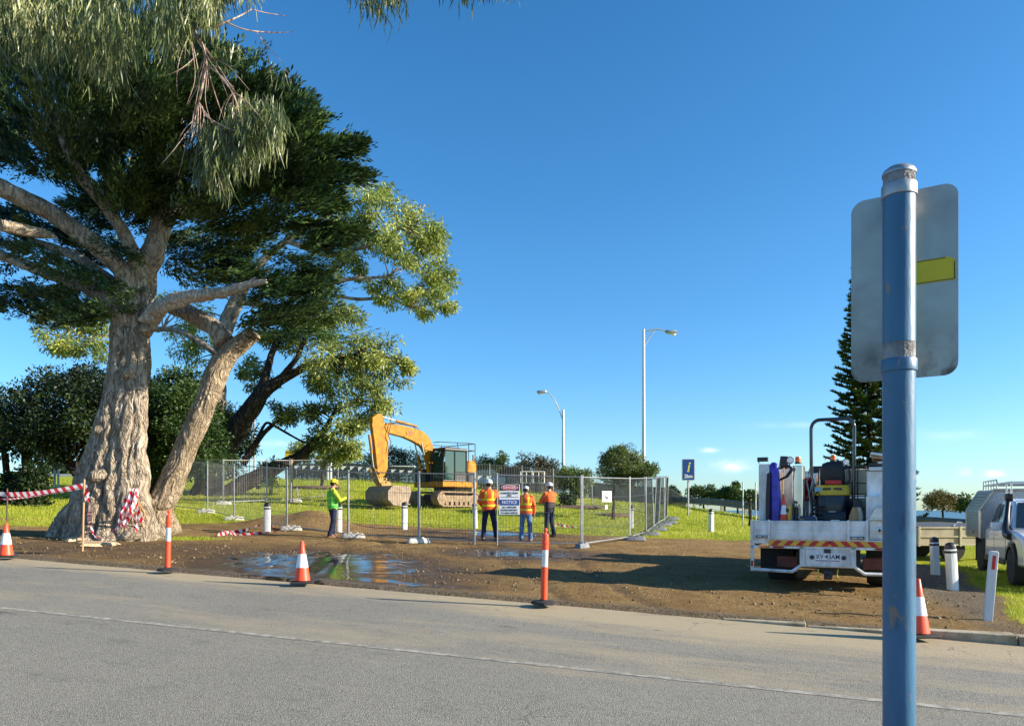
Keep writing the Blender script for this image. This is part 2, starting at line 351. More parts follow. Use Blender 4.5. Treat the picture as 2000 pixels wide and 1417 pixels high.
def make_ground():
    u = np.concatenate([np.arange(-900, -60, 60), np.arange(-60, -20, 2.), np.arange(-20, 14, .13), np.arange(14, 60, 2.), np.arange(60, 901, 60)])
    v = np.concatenate([np.arange(-60, -11, 7.), [-11, -.02, .10], np.arange(.2, 15, .13), np.arange(15, 60, .6), np.arange(60, 120, 5.), np.arange(120, 3200, 160)])
    U, V = np.meshgrid(u, v, indexing='ij'); X, Y = uv2xy(U, V)
    far = sstep(110, 500, np.hypot(X, Y))
    Z = h(X, np.clip(Y, -50, 130)) * (1 - far) + far * -9.
    Z = np.where(V < .05, plane(X, Y) - .12, Z)
    gm = grassmask(X, Y)
    soft = (V > .12) & (V < 16)
    rough = (fbm(X * 1.3, Y * 1.3, 0, 4) - .47) * .07 + (fbm(X * 5, Y * 5, 3, 3) - .45) * .045
    wet = np.exp(-(((X + 3.9 + .25 * (Y - 15)) / 3.3) ** 2 + ((Y - 15.6) / 3.9) ** 2)) * 1.04
    wet = np.maximum(wet, .62 * np.exp(-(((X + .9) / 3.0) ** 2 + ((Y - 23.6) / 1.5) ** 2)))
    wet = np.maximum(wet, 1.06 * np.exp(-(((X + 1.0) / 2.6) ** 2 + ((Y - 25.5) / 1.0) ** 2)))
    wet = np.maximum(wet, .88 * np.exp(-(((X - .2) / 2.6) ** 2 + ((Y - 19.2) / 2.0) ** 2)))
    wet = np.maximum(wet, .55 * np.exp(-(((X + 9) / 6) ** 2 + ((Y - 18) / 3.0) ** 2)))
    wet = np.maximum(wet, 1.1 * np.exp(-(((X + 10.6) / .8) ** 2 + ((Y - 16.4) / .3) ** 2)))
    wet = np.maximum(wet, 1.12 * np.exp(-(((X + 2.6) / 2.2) ** 2 + ((kv(X, Y) - .7) / .42) ** 2)))
    Z = Z + np.where(soft, rough * (1 - gm) * (1 - .8 * sstep(.5, .9, wet)) * sstep(.1, .8, V), 0)
    for (ux, sl, dd_) in [(-3.2, .20, .028), (-1.7, .20, .028), (.6, .10, .022), (2.2, .10, .022), (-5.6, -.22, .02), (-7.1, -.22, .02)]:
        q = X - ux + sl * (Y - 12) + .25 * np.sin(Y * .4 + ux); Z = Z - np.where(soft & (Y < 24), dd_ * np.exp(-(q / .14) ** 2) * (1 - gm) - .35 * dd_ * np.exp(-((np.abs(q) - .26) / .09) ** 2) * (1 - gm), 0); wet = np.maximum(wet, np.where(Y < 24, .42 * np.exp(-(q / .17) ** 2), 0))
    dust = sstep(5.6, 8.0, X - .25 * (Y - 11)) * (1 - gm) * .9
    dust = np.maximum(dust, .55 * np.exp(-(kv(X, Y) / .5) ** 2))
    P = np.stack([X, Y, Z], -1).reshape(-1, 3)
    o = npmesh('ground', P, gridfaces(len(u), len(v)), groundmat(), attrs=dict(grass=gm.ravel(), wet=wet.ravel(), dust=dust.ravel()), smooth=True)
    tag(o, kind='structure')
make_ground()
sm = bpy.data.materials.new('sea_water'); sm.use_nodes = True; q_ = sm.node_tree.nodes['Principled BSDF']; q_.inputs['Base Color'].default_value = (.05, .12, .16, 1); q_.inputs['Roughness'].default_value = .35
sx_ = np.linspace(-2600, 2600, 27); sy_ = np.linspace(430, 3300, 20); SX, SY = np.meshgrid(sx_, sy_, indexing='ij'); tag(npmesh('sea', np.stack([SX, SY, SX * 0 - 8.0], -1).reshape(-1, 3), gridfaces(27, 20), sm), kind='structure')
def roadmat():
    m = bpy.data.materials.new('asphalt'); m.use_nodes = True; t = m.node_tree; p = t.nodes['Principled BSDF']; n_ = t.nodes.new; l_ = t.links.new
    tcn = n_('ShaderNodeTexCoord')
    def nse(s, d=4, r=.6, st=None):
        a = n_('ShaderNodeTexNoise'); a.inputs['Scale'].default_value = s; a.inputs['Detail'].default_value = d; a.inputs['Roughness'].default_value = r
        q = n_('ShaderNodeMapping'); q.inputs['Scale'].default_value = st or (1, 1, 1); l_(tcn.outputs['Object'], q.inputs[0]); l_(q.outputs[0], a.inputs[0]); return a.outputs[0]
    def mt(op, a, b, c=None, cl=True):
        q = n_('ShaderNodeMath'); q.operation = op; q.use_clamp = cl
        for i, v in enumerate((a, b, c)):
            if v is None: continue
            if isinstance(v, (int, float)): q.inputs[i].default_value = v
            else: l_(v, q.inputs[i])
        return q.outputs[0]
    def mix(f, a, b):
        q = n_('ShaderNodeMixRGB'); l_(f, q.inputs[0])
        for i, v in ((1, a), (2, b)):
            if isinstance(v, tuple): q.inputs[i].default_value = (*v, 1)
            else: l_(v, q.inputs[i])
        return q.outputs[0]
    a = n_('ShaderNodeAttribute'); a.attribute_name = 'dust'
    vo = n_('ShaderNodeTexVoronoi'); vo.inputs['Scale'].default_value = 120; l_(tcn.outputs['Object'], vo.inputs[0])
    sv = n_('ShaderNodeSeparateColor'); l_(vo.outputs['Color'], sv.inputs[0])
    base = mix(mt('MULTIPLY_ADD', nse(.45, 6, .7, (1, .5, 1)), 2.4, -.7), (.150, .143, .120), (.245, .228, .186))
    sp_ = mix(mt('MULTIPLY_ADD', sv.outputs[0], 1.5, -.2), (.07, .067, .058), (.40, .375, .31))
    base = mix(mt('MULTIPLY', 1.0, .55), base, sp_); base = mix(mt('MULTIPLY_ADD', nse(2.6, 6, .75, (.5, 1.3, 1)), 3.2, -1.75), base, (.085, .082, .072)); base = mix(mt('MULTIPLY_ADD', nse(1.7, 6, .75, (.3, 1.5, 1)), 3.0, -1.75), base, (.34, .31, .24))
    base = mix(mt('MULTIPLY_ADD', nse(48, 3, .75), 6, -3.25), base, (.36, .34, .28)); base = mix(mt('MULTIPLY_ADD', nse(60, 3, .7), 5, -2.6), base, (.06, .058, .052))
    dn = mt('MULTIPLY_ADD', a.outputs['Fac'], 1.9, mt('MULTIPLY_ADD', nse(1.2, 7, .75, (.3, 1.3, 1)), 3.4, -2.35, False))
    wt = mt('MULTIPLY', mt('MULTIPLY_ADD', nse(.35, 2, .5, (.15, 2.6, 1)), 3, -1.2), .35); base = mix(wt, base, (.27, .25, .20))
    base = mix(mt('MULTIPLY', dn, .78), base, (.43, .345, .21))
    # a few tar and oil stains, and thin cracks in places
    ck = n_('ShaderNodeTexVoronoi'); ck.feature = 'DISTANCE_TO_EDGE'; ck.inputs['Scale'].default_value = .9; cw = n_('ShaderNodeTexNoise'); cw.inputs['Scale'].default_value = 2.2; cw.inputs['Detail'].default_value = 6; l_(tcn.outputs['Object'], cw.inputs[0]); cs_ = n_('ShaderNodeVectorMath'); cs_.operation = 'SCALE'; cs_.inputs['Scale'].default_value = .8; l_(cw.outputs['Color'], cs_.inputs[0]); ca_ = n_('ShaderNodeVectorMath'); l_(tcn.outputs['Object'], ca_.inputs[0]); l_(cs_.outputs[0], ca_.inputs[1]); l_(ca_.outputs[0], ck.inputs[0])
    cf = mt('MULTIPLY', mt('LESS_THAN', ck.outputs['Distance'], .006), mt('MULTIPLY_ADD', nse(.5, 3, .6), 8, -4.4)); base = mix(mt('MULTIPLY', cf, .6), base, (.06, .055, .05))
    base = mix(mt('MULTIPLY_ADD', nse(1.6, 3, .6, (.4, 1.2, 1)), 9, -6.1), base, (.07, .066, .06))
    l_(base, p.inputs['Base Color']); p.inputs['Roughness'].default_value = .88; p.inputs['Specular IOR Level'].default_value = .35
    b = n_('ShaderNodeBump'); b.inputs['Distance'].default_value = .006; b.inputs['Strength'].default_value = .9
    l_(mt('ADD', vo.outputs['Distance'], mt('MULTIPLY', nse(120, 3), .6), None, False), b.inputs['Height']); l_(b.outputs[0], p.inputs['Normal'])
    return m
def sheet(name, u, v, dz, m, attrs=None, vedge=None, zoff=-.05):
    U, V = np.meshgrid(u, v, indexing='ij')
    if vedge is not None: V = vedge(U, V)
    X, Y = uv2xy(U, V); P = np.stack([U, V, plane(X, Y) + zoff + dz], -1).reshape(-1, 3)
    o = npmesh(name, P, gridfaces(len(u), len(v)), m, attrs={k: f(X, Y, U, V).ravel() for k, f in (attrs or {}).items()}, smooth=True)
    o.location = (0, KB, 0); o.rotation_euler = (0, 0, math.atan2(UD.y, UD.x)); return tag(o, kind='structure')
vv = np.concatenate([np.arange(-11, -3, .5), np.arange(-3, .01, .1)])
def ragged(U, V): return np.where(V > -.05, V - .02 + .10 * (fbm(U * 2.2, 0 * U, 5, 3) - .45), V)
sheet('road', np.concatenate([np.arange(-300, -24, 12), np.arange(-24, 24, .12), np.arange(24, 301, 12)]), vv, 0, roadmat(),
      dict(dust=lambda X, Y, U, V: np.exp(-(V / 1.15) ** 2) * (.85 + .15 * np.sin(U * .7)) + .35 * np.exp(-((V + 3.2) / 1.0) ** 2) + .12 + .55 * np.exp(-((U - 4.5) / 4.5) ** 2 - (V / 1.9) ** 2)), ragged)
lm = mat('worn_white_line', (.17, .16, .135), .85, c2=(.40, .375, .31), scale=9, bump=.3)
LV = 0
sheet('road_marking', np.arange(-16, 20, .1), np.array([LV - .05, LV + .05]), .004, lm, None, lambda U, V: V - 3.76 + .047 * U + .02 * (fbm(U * 5, V * 9, 2, 2) - .4))
# concrete kerb stones, one structure: worn edge strip in the middle, raised stones towards the right
kb = MB(); u = 3.2; rk = random.Random(5)
while u < 12:
    ln = rk.uniform(.8, 1.3) if u > 1 else rk.uniform(1.5, 2.6)
    top = -.018 if u < 4.6 else .05 + .02 * min(1, max(0, u - 5.5))
    x, y = uv2xy(u + ln / 2, .02 + rk.uniform(-.012, .012)); w_ = .12 if u < 1 else .27
    x, y = uv2xy(u + ln / 2, .04 if u < 1 else .10)
    kb.box((x, y, plane(x, y) + top / 2 - .07), (ln - .015, w_, .14 + top), rz=math.atan2(UD.y, UD.x) + rk.uniform(-.006, .006), rx=rk.uniform(-.03, .03))
    u += ln
kb.build('kerb', mat('weathered_kerb_concrete', (.24, .19, .115), .9, c2=(.46, .40, .28), scale=3, bump=.6, bscale=40), bevel=.015, kind='structure')
# grass blades (uncountable): lawn and the near verge at the right
def grass():
    r = np.random.default_rng(3)
    def scatter(n, x0, x1, y0, y1):
        X = r.uniform(x0, x1, n); Y = r.uniform(y0, y1, n); g = grassmask(X, Y) * 1.0 + (fbm(X * 2.2, Y * 2.2, 7, 3) - .5) * .9
        k = (g > .62) & (kv(X, Y) > .35) & (np.abs(X) < Y * .74 + 1); return X[k], Y[k]
    parts = [(*scatter(60000, 5.6, 14, 8.6, 19), .055, .010), (*scatter(60000, -22, 20, 24, 33), .075, .018), (*scatter(40000, -30, 30, 33, 60), .11, .035), (*scatter(9000, -12, -6, 19, 23), .07, .014)]
    X = np.concatenate([p[0] for p in parts]); Y = np.concatenate([p[1] for p in parts])
    H = np.concatenate([np.full(len(p[0]), p[2]) for p in parts]) * r.uniform(.5, 1.5, len(X)); Wd = np.concatenate([np.full(len(p[0]), p[3]) for p in parts])
    Z = h(X, Y) - .01; a = r.uniform(0, 2 * np.pi, len(X)); lean = r.uniform(0, .7, len(X)) * H; b = r.uniform(0, 2 * np.pi, len(X))
    c = np.stack([X, Y, Z], -1); s = np.stack([np.cos(a) * Wd / 2, np.sin(a) * Wd / 2, 0 * a], -1); tip = c + np.stack([np.cos(b) * lean, np.sin(b) * lean, H], -1)
    V = np.stack([c - s, c + s, tip + s * .2, tip - s * .2], 1).reshape(-1, 3)
    o = npmesh('grass', V, np.arange(len(V)).reshape(-1, 4), leafmat('grass_blades', (.17, .25, .018), (.38, .43, .035), (.62, .56, .13), trans=.4, nscale=.45))
    tag(o, 'short bright green grass of the lawn and the verge', 'grass', kind='stuff')
grass()
# loose stones and clods on the bare soil (uncountable)
def clods():
    r = np.random.default_rng(8); n = 6500; U = r.uniform(-16, 9, n); V = .25 + r.gamma(1.6, 3.0, n); X, Y = uv2xy(U, V)
    k = (grassmask(X, Y) < .3) & (Y < 26) & (np.exp(-(((X + 4.3) / 3.4) ** 2 + ((Y - 15.6) / 3.0) ** 2)) < .6); X, Y = X[k], Y[k]
    S = r.gamma(1.6, .0042, len(X)) + .004; S = np.where(X > 6.2, S * .8, S); Z = h(X, Y)
    base = np.array([[-1, -1, -.6], [1, -1, -.6], [1, 1, -.6], [-1, 1, -.6], [-.6, -.6, .7], [.6, -.6, .7], [.6, .6, .7], [-.6, .6, .7]])
    q = base[None] * r.uniform(.5, 1.3, (len(X), 8, 1)) * S[:, None, None]; a = r.uniform(0, 6.3, len(X)); ca, sa = np.cos(a)[:, None], np.sin(a)[:, None]
    qx = q[..., 0] * ca - q[..., 1] * sa; qy = q[..., 0] * sa + q[..., 1] * ca; V3 = np.stack([qx + X[:, None], qy + Y[:, None], q[..., 2] + Z[:, None] + .003], -1).reshape(-1, 3)
    f = np.array([[0, 3, 2, 1], [4, 5, 6, 7], [0, 1, 5, 4], [1, 2, 6, 5], [2, 3, 7, 6], [3, 0, 4, 7]]); Fc = (np.arange(len(X))[:, None, None] * 8 + f[None]).reshape(-1, 4)
    tag(npmesh('loose_stones', V3, Fc, leafmat('stone_chips', (.07, .045, .022), (.19, .125, .06), (.34, .26, .16), trans=0, rough=.9, nscale=.9)), 'loose stones and clods over the bare ground', 'stones', kind='stuff')
clods()
# ================================================================ trees
def barkmat(name, dark, mid, pale, k=1., stretch=.16, depth=.07):
    m = bpy.data.materials.new(name); m.use_nodes = True; t = m.node_tree; p = t.nodes['Principled BSDF']; n_ = t.nodes.new; l_ = t.links.new
    tcn = n_('ShaderNodeTexCoord'); w_ = n_('ShaderNodeTexNoise'); w_.inputs['Scale'].default_value = 1.3; w_.inputs['Detail'].default_value = 3; l_(tcn.outputs['Object'], w_.inputs[0])
    wa = n_('ShaderNodeVectorMath'); wa.operation = 'SCALE'; wa.inputs['Scale'].default_value = .55; l_(w_.outputs['Color'], wa.inputs[0]); ad = n_('ShaderNodeVectorMath'); l_(tcn.outputs['Object'], ad.inputs[0]); l_(wa.outputs[0], ad.inputs[1])
    mp_ = n_('ShaderNodeMapping'); mp_.inputs['Scale'].default_value = (1, 1, stretch); l_(ad.outputs[0], mp_.inputs[0])
    def mt(op, a, b, c=None, cl=False):
        q = n_('ShaderNodeMath'); q.operation = op; q.use_clamp = cl
        for i, v in enumerate((a, b, c)):
            if v is None: continue
            if isinstance(v, (int, float)): q.inputs[i].default_value = v
            else: l_(v, q.inputs[i])
        return q.outputs[0]
    def ridge(s, d): q = n_('ShaderNodeTexNoise'); q.inputs['Scale'].default_value = s * k; q.inputs['Detail'].default_value = d; q.inputs['Roughness'].default_value = .55; l_(mp_.outputs[0], q.inputs[0]); return mt('MULTIPLY', mt('ABSOLUTE', mt('SUBTRACT', q.outputs[0], .5), 0), 5, None, True)
    a, b = ridge(7, 2), ridge(19, 3); hh = mt('MULTIPLY_ADD', b, .4, mt('MULTIPLY', a, .8)); r = n_('ShaderNodeValToRGB'); e = r.color_ramp.elements; e[0].color = (*dark, 1); e[0].position = .05; e[1].color = (*pale, 1); e[1].position = .95; q = e.new(.3); q.color = (*mid, 1); l_(hh, r.inputs[0])
    g = n_('ShaderNodeTexNoise'); g.inputs['Scale'].default_value = 1.1; g.inputs['Detail'].default_value = 6; g.inputs['Roughness'].default_value = .7; l_(tcn.outputs['Object'], g.inputs[0]); x = n_('ShaderNodeMixRGB'); x.blend_type = 'MULTIPLY'; x.inputs[2].default_value = (.62, .60, .56, 1); l_(mt('MULTIPLY_ADD', g.outputs[0], 3, -1.2, True), x.inputs[0]); l_(r.outputs[0], x.inputs[1]); l_(x.outputs[0], p.inputs['Base Color'])
    p.inputs['Roughness'].default_value = .95; p.inputs['Specular IOR Level'].default_value = .2; bm_ = n_('ShaderNodeBump'); bm_.inputs['Strength'].default_value = 1; bm_.inputs['Distance'].default_value = depth; l_(hh, bm_.inputs['Height']); l_(bm_.outputs[0], p.inputs['Normal']); return m
bark = barkmat('grey_brown_bark', (.15, .115, .08), (.38, .305, .225), (.60, .51, .385))
bark_unused = mat('old_bark', (.19, .145, .105), .95, c2=(.43, .345, .25), scale=6, bump=1.0, bscale=17, stretch=(1, 1, .2))
bark2 = mat('pale_split_wood', (.36, .28, .20), .9, c2=(.62, .52, .40), scale=7, bump=.8, bscale=26, stretch=(1, 1, .2))
bark_dark = barkmat('dark_rough_bark', (.015, .012, .010), (.04, .03, .024), (.11, .085, .06), .8, .3)
bark_gum = mat('mottled_gum_bark', (.10, .08, .06), .9, c2=(.36, .29, .22), scale=4, bump=.7, bscale=20, stretch=(1, 1, .4))
twigm = mat('red_brown_twig', (.26, .12, .09), .7, c2=(.42, .30, .24), scale=9)
cutm = mat('sawn_wood', (.50, .34, .18), .85, c2=(.62, .46, .28), scale=12)
def limb_arr(pts, rad, n=24, step=.12, flute=.12, fk=5, seed=0, twist=.25, lump=.1, fine=.05, ell=None):
    """limb surface: a spline swept by a ring whose radius is ridged like fluted bark"""
    P = np.array(pts, float); D = np.r_[0, np.cumsum(np.linalg.norm(np.diff(P, axis=0), axis=1))]; m = max(4, int(D[-1] / step)); s = np.linspace(0, D[-1], m)
    C = np.stack([np.interp(s, D, P[:, k]) for k in range(3)], -1); rr = np.interp(s, D, rad)
    for _ in range(max(2, int(.35 / step))):
        C[1:-1] = (C[:-2] + 2 * C[1:-1] + C[2:]) / 4; rr[1:-1] = (rr[:-2] + 2 * rr[1:-1] + rr[2:]) / 4
    T = np.gradient(C, axis=0); T /= np.linalg.norm(T, axis=1)[:, None]
    U = np.zeros_like(T); up = np.array([0, 1., 0]) if abs(T[0, 1]) < .9 else np.array([1., 0, 0])
    for i in range(m): u_ = up - T[i] * up.dot(T[i]); u_ /= np.linalg.norm(u_); U[i] = u_; up = u_
    Vv = np.cross(T, U); th = np.arange(n) * 2 * np.pi / n
    tw = th[None] + (twist * s / max(rad[0], .1) * .25)[:, None]; sz = s[:, None] / max(max(rad), .25)
    wv = (noise(sz * .8 + seed, 0 * sz, 3) - .5) * .9 + (noise(np.cos(th)[None] * 1.5, np.sin(th)[None] * 1.5 + seed, sz * 1.1) - .5) * .7
    ct, st = np.cos(tw), np.sin(tw); cn_, sn_ = ct, st; ct, st = np.cos(tw + wv), np.sin(tw + wv)
    r1 = 1 - np.abs(2 * noise(ct * fk * .32 + 9 + seed, st * fk * .32 + 3, sz * .33 + seed) - 1) * 1.0
    r2 = 1 - np.abs(2 * noise(ct * fk * .9 + 2, st * fk * .9 + seed, sz * .8 + 7) - 1)
    r3 = 1 - np.abs(2 * noise(ct * fk * 2.3, st * fk * 2.3 + seed, sz * 1.3) - 1); r4 = noise(ct * fk * 5, st * fk * 5 + seed, sz * 4.)
    lp = noise(ct * 1.1 + seed, st * 1.1, sz * 1.4 + 2 * seed) - .5
    disp = 1 + flute * (r1 - .6) * 1.6 + flute * .7 * (r2 - .6) + fine * (r3 - .55) * 2 + fine * .5 * (r4 - .5) + lump * lp * 2; ct, st = cn_, sn_
    rad2 = rr[:, None] * disp
    e = 1.0 if ell is None else ell
    V = C[:, None] + U[:, None] * (rad2 * ct * e)[..., None] + Vv[:, None] * (rad2 * st)[..., None]
    V = np.concatenate([V.reshape(-1, 3), C[:1], C[-1:]]); Fc = gridfaces(m, n, True); k = np.arange(n)
    c0 = np.stack([np.full(n, m * n), (k + 1) % n, k, np.full(n, m * n)], -1); c1 = np.stack([np.full(n, m * n + 1), (m - 1) * n + k, (m - 1) * n + (k + 1) % n, np.full(n, m * n + 1)], -1)
    return V, Fc, (c0, c1)
class NP:
    def __init__(s): s.V = []; s.F = []; s.T = []; s.n = 0; s.nodes = []
    def limb(s, pts, rad, **k):
        V, Fc, caps = limb_arr(pts, rad, **k); s.V.append(V); s.F.append(Fc + s.n)
        for c in caps: s.T.append(c[:, :3] + s.n)
        s.n += len(V); D = np.array(pts, float)
        for i in range(len(D) - 1):
            for t in np.linspace(0, 1, 8): s.nodes.append((*(D[i] * (1 - t) + D[i + 1] * t), rad[i] * (1 - t) + rad[i + 1] * t))
        return s
    def build(s, name, m, parent):
        V = np.concatenate(s.V); Fq = np.concatenate(s.F); Ft = np.concatenate(s.T); me = bpy.data.meshes.new(name)
        me.from_pydata(V.tolist(), [], Fq.tolist() + Ft.tolist()); me.materials.append(m)
        me.polygons.foreach_set('use_smooth', [True] * len(me.polygons)); me.update()
        o = link(bpy.data.objects.new(name, me)); o.parent = parent; return o
def rel(o, P): return np.array(P, float) - np.array(o.location)
def pxl(o, *pts): return [rel(o, W(px, py, Y)) for (px, py, Y) in pts]
def unit(a): return a / (np.linalg.norm(a, axis=-1, keepdims=True) + 1e-9)
def leaves(P, D, S, Ln, Wd, bend=0.):
    """diamond leaves: base P, direction D, side S (all n,3), lengths and widths (n,)"""
    Nn = np.cross(D, S); a = P; mid = P + D * (Ln * .45)[:, None]; tip = P + D * Ln[:, None] + Nn * (Ln * bend)[:, None]
    return np.stack([a, mid + S * (Wd / 2)[:, None], tip, mid - S * (Wd / 2)[:, None]], 1).reshape(-1, 3)
def polysample(poly, n, r):
    p = np.array(poly, float); lo, hi = p.min(0), p.max(0); out = []
    while sum(len(o) for o in out) < n:
        q = r.uniform(lo, hi, (n * 2, 2)); out.append(q[pointin(q[:, 0], q[:, 1], poly)])
    q = np.concatenate(out)[:n]; d = np.full(n, 1e9)
    for i in range(len(p)):
        a, b = p[i], p[(i + 1) % len(p)]; t = np.clip(((q - a) @ (b - a)) / ((b - a) @ (b - a) + 1e-9), 0, 1); d = np.minimum(d, np.linalg.norm(q - a - t[:, None] * (b - a), axis=1))
    return q, d
def volume(poly, n, Y0, T, E, r, shell=.0):
    """points in a rounded volume whose outline seen from the road is poly (photo pixels), depth Y0 +- T"""
    q, d = polysample(poly, n, r); k = np.sqrt(np.clip(d / E, 0, 1)); s = r.uniform(-1, 1, n); s = np.sign(s) * np.abs(s) ** (1 - shell)
    Y = Y0 + T * k * s; return np.stack([(q[:, 0] - CX) / F * Y, Y, CAMZ + (HZ - q[:, 1]) / F * Y], -1)
def sprays(C, D, r, K=34, L_=.75, lw=(.16, .05), spread=.34, fan=.9, droop=0., flat=.35, up=None, sj=.5):
    """feathery conifer sprays: K blades along a stem from C towards D"""
    n = len(C); D = unit(D); up = np.array([0, 0, 1.]) + r.normal(0, .45, (n, 3)) if up is None else up; S = unit(np.cross(D, up)); Nn = unit(np.cross(S, D))
    t = (np.arange(K) / K)[None] * np.ones((n, 1)); side = r.uniform(-1, 1, (n, K)); Ls = L_ * r.uniform(.6, 1.35, (n, 1)); taper = (1 - t ** 1.6) * .9 + .12
    P = C[:, None] + D[:, None] * (t * Ls)[..., None] + S[:, None] * (side * spread * Ls * taper * .55)[..., None] + Nn[:, None] * (r.normal(0, .06, (n, K)) * Ls - droop * t * t * Ls)[..., None]
    d = unit(D[:, None] * 1.0 + S[:, None] * (side * fan)[..., None] + Nn[:, None] * r.normal(.12, flat, (n, K))[..., None])
    s = unit(np.cross(d, Nn[:, None] + r.normal(0, sj, (n, K, 3))))
    m = n * K; return leaves(P.reshape(m, 3), d.reshape(m, 3), s.reshape(m, 3), (lw[0] * r.uniform(.6, 1.4, m)), (lw[1] * r.uniform(.7, 1.3, m)))
def tufts(C, Rr, r, K=180, lw=(.2, .06), hang=.6, shell=.5):
    """leafy clumps: K leaves in a ball of radius Rr (n,) around C, leaves drooping by hang"""
    n = len(C); o = unit(r.normal(0, 1, (n, K, 3))); rad = r.uniform(0, 1, (n, K, 1)) ** (1 - shell * .8)
    P = C[:, None] + o * rad * np.asarray(Rr)[:, None, None] * np.array([1, 1, .72])
    d = unit(o * .7 + r.normal(0, .5, (n, K, 3)) + np.array([0, 0, -hang])); s = unit(np.cross(d, r.normal(0, 1, (n, K, 3))))
    m = n * K; return leaves(P.reshape(m, 3), d.reshape(m, 3), s.reshape(m, 3), lw[0] * r.uniform(.6, 1.4, m), lw[1] * r.uniform(.7, 1.3, m), .12)
def crown(o, V, m, name='crown'): return npmesh(name, V, np.arange(len(V)).reshape(-1, 4), m, o)
def twigs(np_, targets, r, r0=.03, seed=0, every=1, sag=.25, kmax=None, n=5):
    """thin branches from the nearest limb to each clump"""
    Nd = np.array([q[:3] for q in np_.nodes])
    for i, c in enumerate(targets[::every]):
        d = np.linalg.norm(Nd - c, axis=1) + .5 * np.maximum(0, Nd[:, 2] - c[2]); k = int(d.argmin()); a = Nd[k]; ln = np.linalg.norm(c - a)
        if ln < .3: continue
        mid = a * .5 + c * .5 + r.normal(0, .10, 3) * ln + np.array([0, 0, sag * ln * r.uniform(-.4, .8)]); q1 = a * .75 + mid * .25 + r.normal(0, .05, 3) * ln
        rr = min(r0 * (1 + ln * .35), .8 * np_.nodes[k][3] + .006)
        V, Fc, caps = limb_arr([a, q1, mid, c], [rr, rr * .75, rr * .5, rr * .22], n=n, step=max(.15, ln / 9), flute=0, fine=0, lump=.0); np_.V.append(V); np_.F.append(Fc + np_.n)
        for cc in caps: np_.T.append(cc[:, :3] + np_.n)
        np_.n += len(V)
r = np.random.default_rng(21)
# ---------------------------------------------------------------- the great cypress
YT = 21.3; b = G(222, 1050); b = Vector((W(215, 1050, YT).x, YT, hf(W(215, 1050, YT).x, YT)))
cyp = empty('cypress_tree', b, 0, 'huge old cypress with fluted grey trunk and dark spreading crown, second stem leaning right', 'tree')
n1 = NP()
n1.limb(pxl(cyp, (213, 1085, YT), (213, 1050, YT), (212, 1010, YT), (216, 950, YT + .1), (226, 880, YT + .1), (241, 800, YT + .1), (252, 720, YT + .1), (254, 650, YT + .2), (264, 590, YT + .2), (272, 545, YT + .3), (280, 520, YT + .3)),
        [1.55, 1.40, 1.08, .88, .66, .54, .49, .45, .42, .40, .35], n=260, step=.045, flute=.24, fk=6.5, seed=2, twist=.4, lump=.12, fine=.06, ell=.8)
# long fluted columns running up the front of the trunk
for (x0, xm, x1, y1, r0, d0, d1) in [(150, 188, 224, 700, .27, .72, .42), (180, 204, 238, 610, .28, .92, .46), (212, 226, 250, 640, .25, .98, .50), (246, 248, 266, 600, .27, .94, .47), (282, 268, 276, 680, .28, .80, .46), (230, 262, 284, 560, .20, .98, .40)]:
    n1.limb(pxl(cyp, (x0, 1066, YT - d0 - .12), ((x0 + xm) / 2, 1000, YT - d0), (xm, 900, YT - (d0 + d1) / 2), ((xm + x1) / 2 + 2, (900 + y1) / 2, YT - d1 - .04), (x1, y1, YT - d1 + .12)), [r0 * 1.25, r0, r0 * .82, r0 * .68, r0 * .35], n=48, step=.05, flute=.2, fk=4, seed=x0 + 3, lump=.24, fine=.06, twist=.8)
# root buttresses
for (x0, y0, x1, y1, r0, r1, yy) in [(120, 1058, 175, 960, .42, .55, 0), (150, 1064, 190, 900, .40, .40, -.7), (215, 1060, 215, 930, .40, .42, -.95), (262, 1052, 238, 950, .42, .40, -.8), (300, 1045, 262, 960, .38, .38, -.4), (175, 1062, 200, 870, .33, .30, -1.0)]:
    n1.limb(pxl(cyp, (x0, y0 + 12, YT + yy - .25), (x0 + (x1 - x0) * .25, y0 - 22, YT + yy - .05), ((x0 + x1) / 2 + 3, (y0 + y1) / 2, YT + yy * .75), (x1, y1, YT + yy * .4)), [r0 * 1.15, r0, r0 * .95, r1 * .6], n=64, step=.06, flute=.16, fk=5, seed=x0, lump=.14)
n1.limb(pxl(cyp, (252, 600, YT), (262, 545, YT), (296, 500, YT), (310, 455, YT + .1), (328, 400, YT + .2), (350, 340, YT + .3), (352, 250, YT + .4), (340, 160, YT + .5)), [.38, .36, .30, .25, .21, .165, .12, .06], n=60, step=.07, flute=.13, fk=5, seed=5, lump=.12)
n1.limb(pxl(cyp, (268, 640, YT - .1), (262, 580, YT - .2), (252, 550, YT - .3), (228, 515, YT - .5), (180, 472, YT - .8), (100, 415, YT - 1.1), (0, 365, YT - 1.5), (-140, 300, YT - 2)), [.30, .31, .27, .23, .23, .23, .215, .16], n=48, step=.08, flute=.10, fk=5, seed=8, lump=.10)
n1.limb(pxl(cyp, (262, 640, YT - .1), (242, 610, YT - .2), (220, 588, YT - .2), (170, 560, YT + .3), (95, 535, YT + .8), (0, 497, YT + 1.4), (-90, 470, YT + 2)), [.30, .34, .27, .21, .17, .14, .08], n=36, step=.09, flute=.1, fk=5, seed=9)
n1.limb(pxl(cyp, (270, 560, YT - .1), (268, 515, YT - .3), (240, 450, YT - .5), (205, 400, YT - .8), (160, 350, YT - 1.1), (125, 280, YT - 1.4), (90, 180, YT - 1.6)), [.26, .22, .17, .15, .13, .10, .05], n=24, step=.1, flute=.08, seed=12)
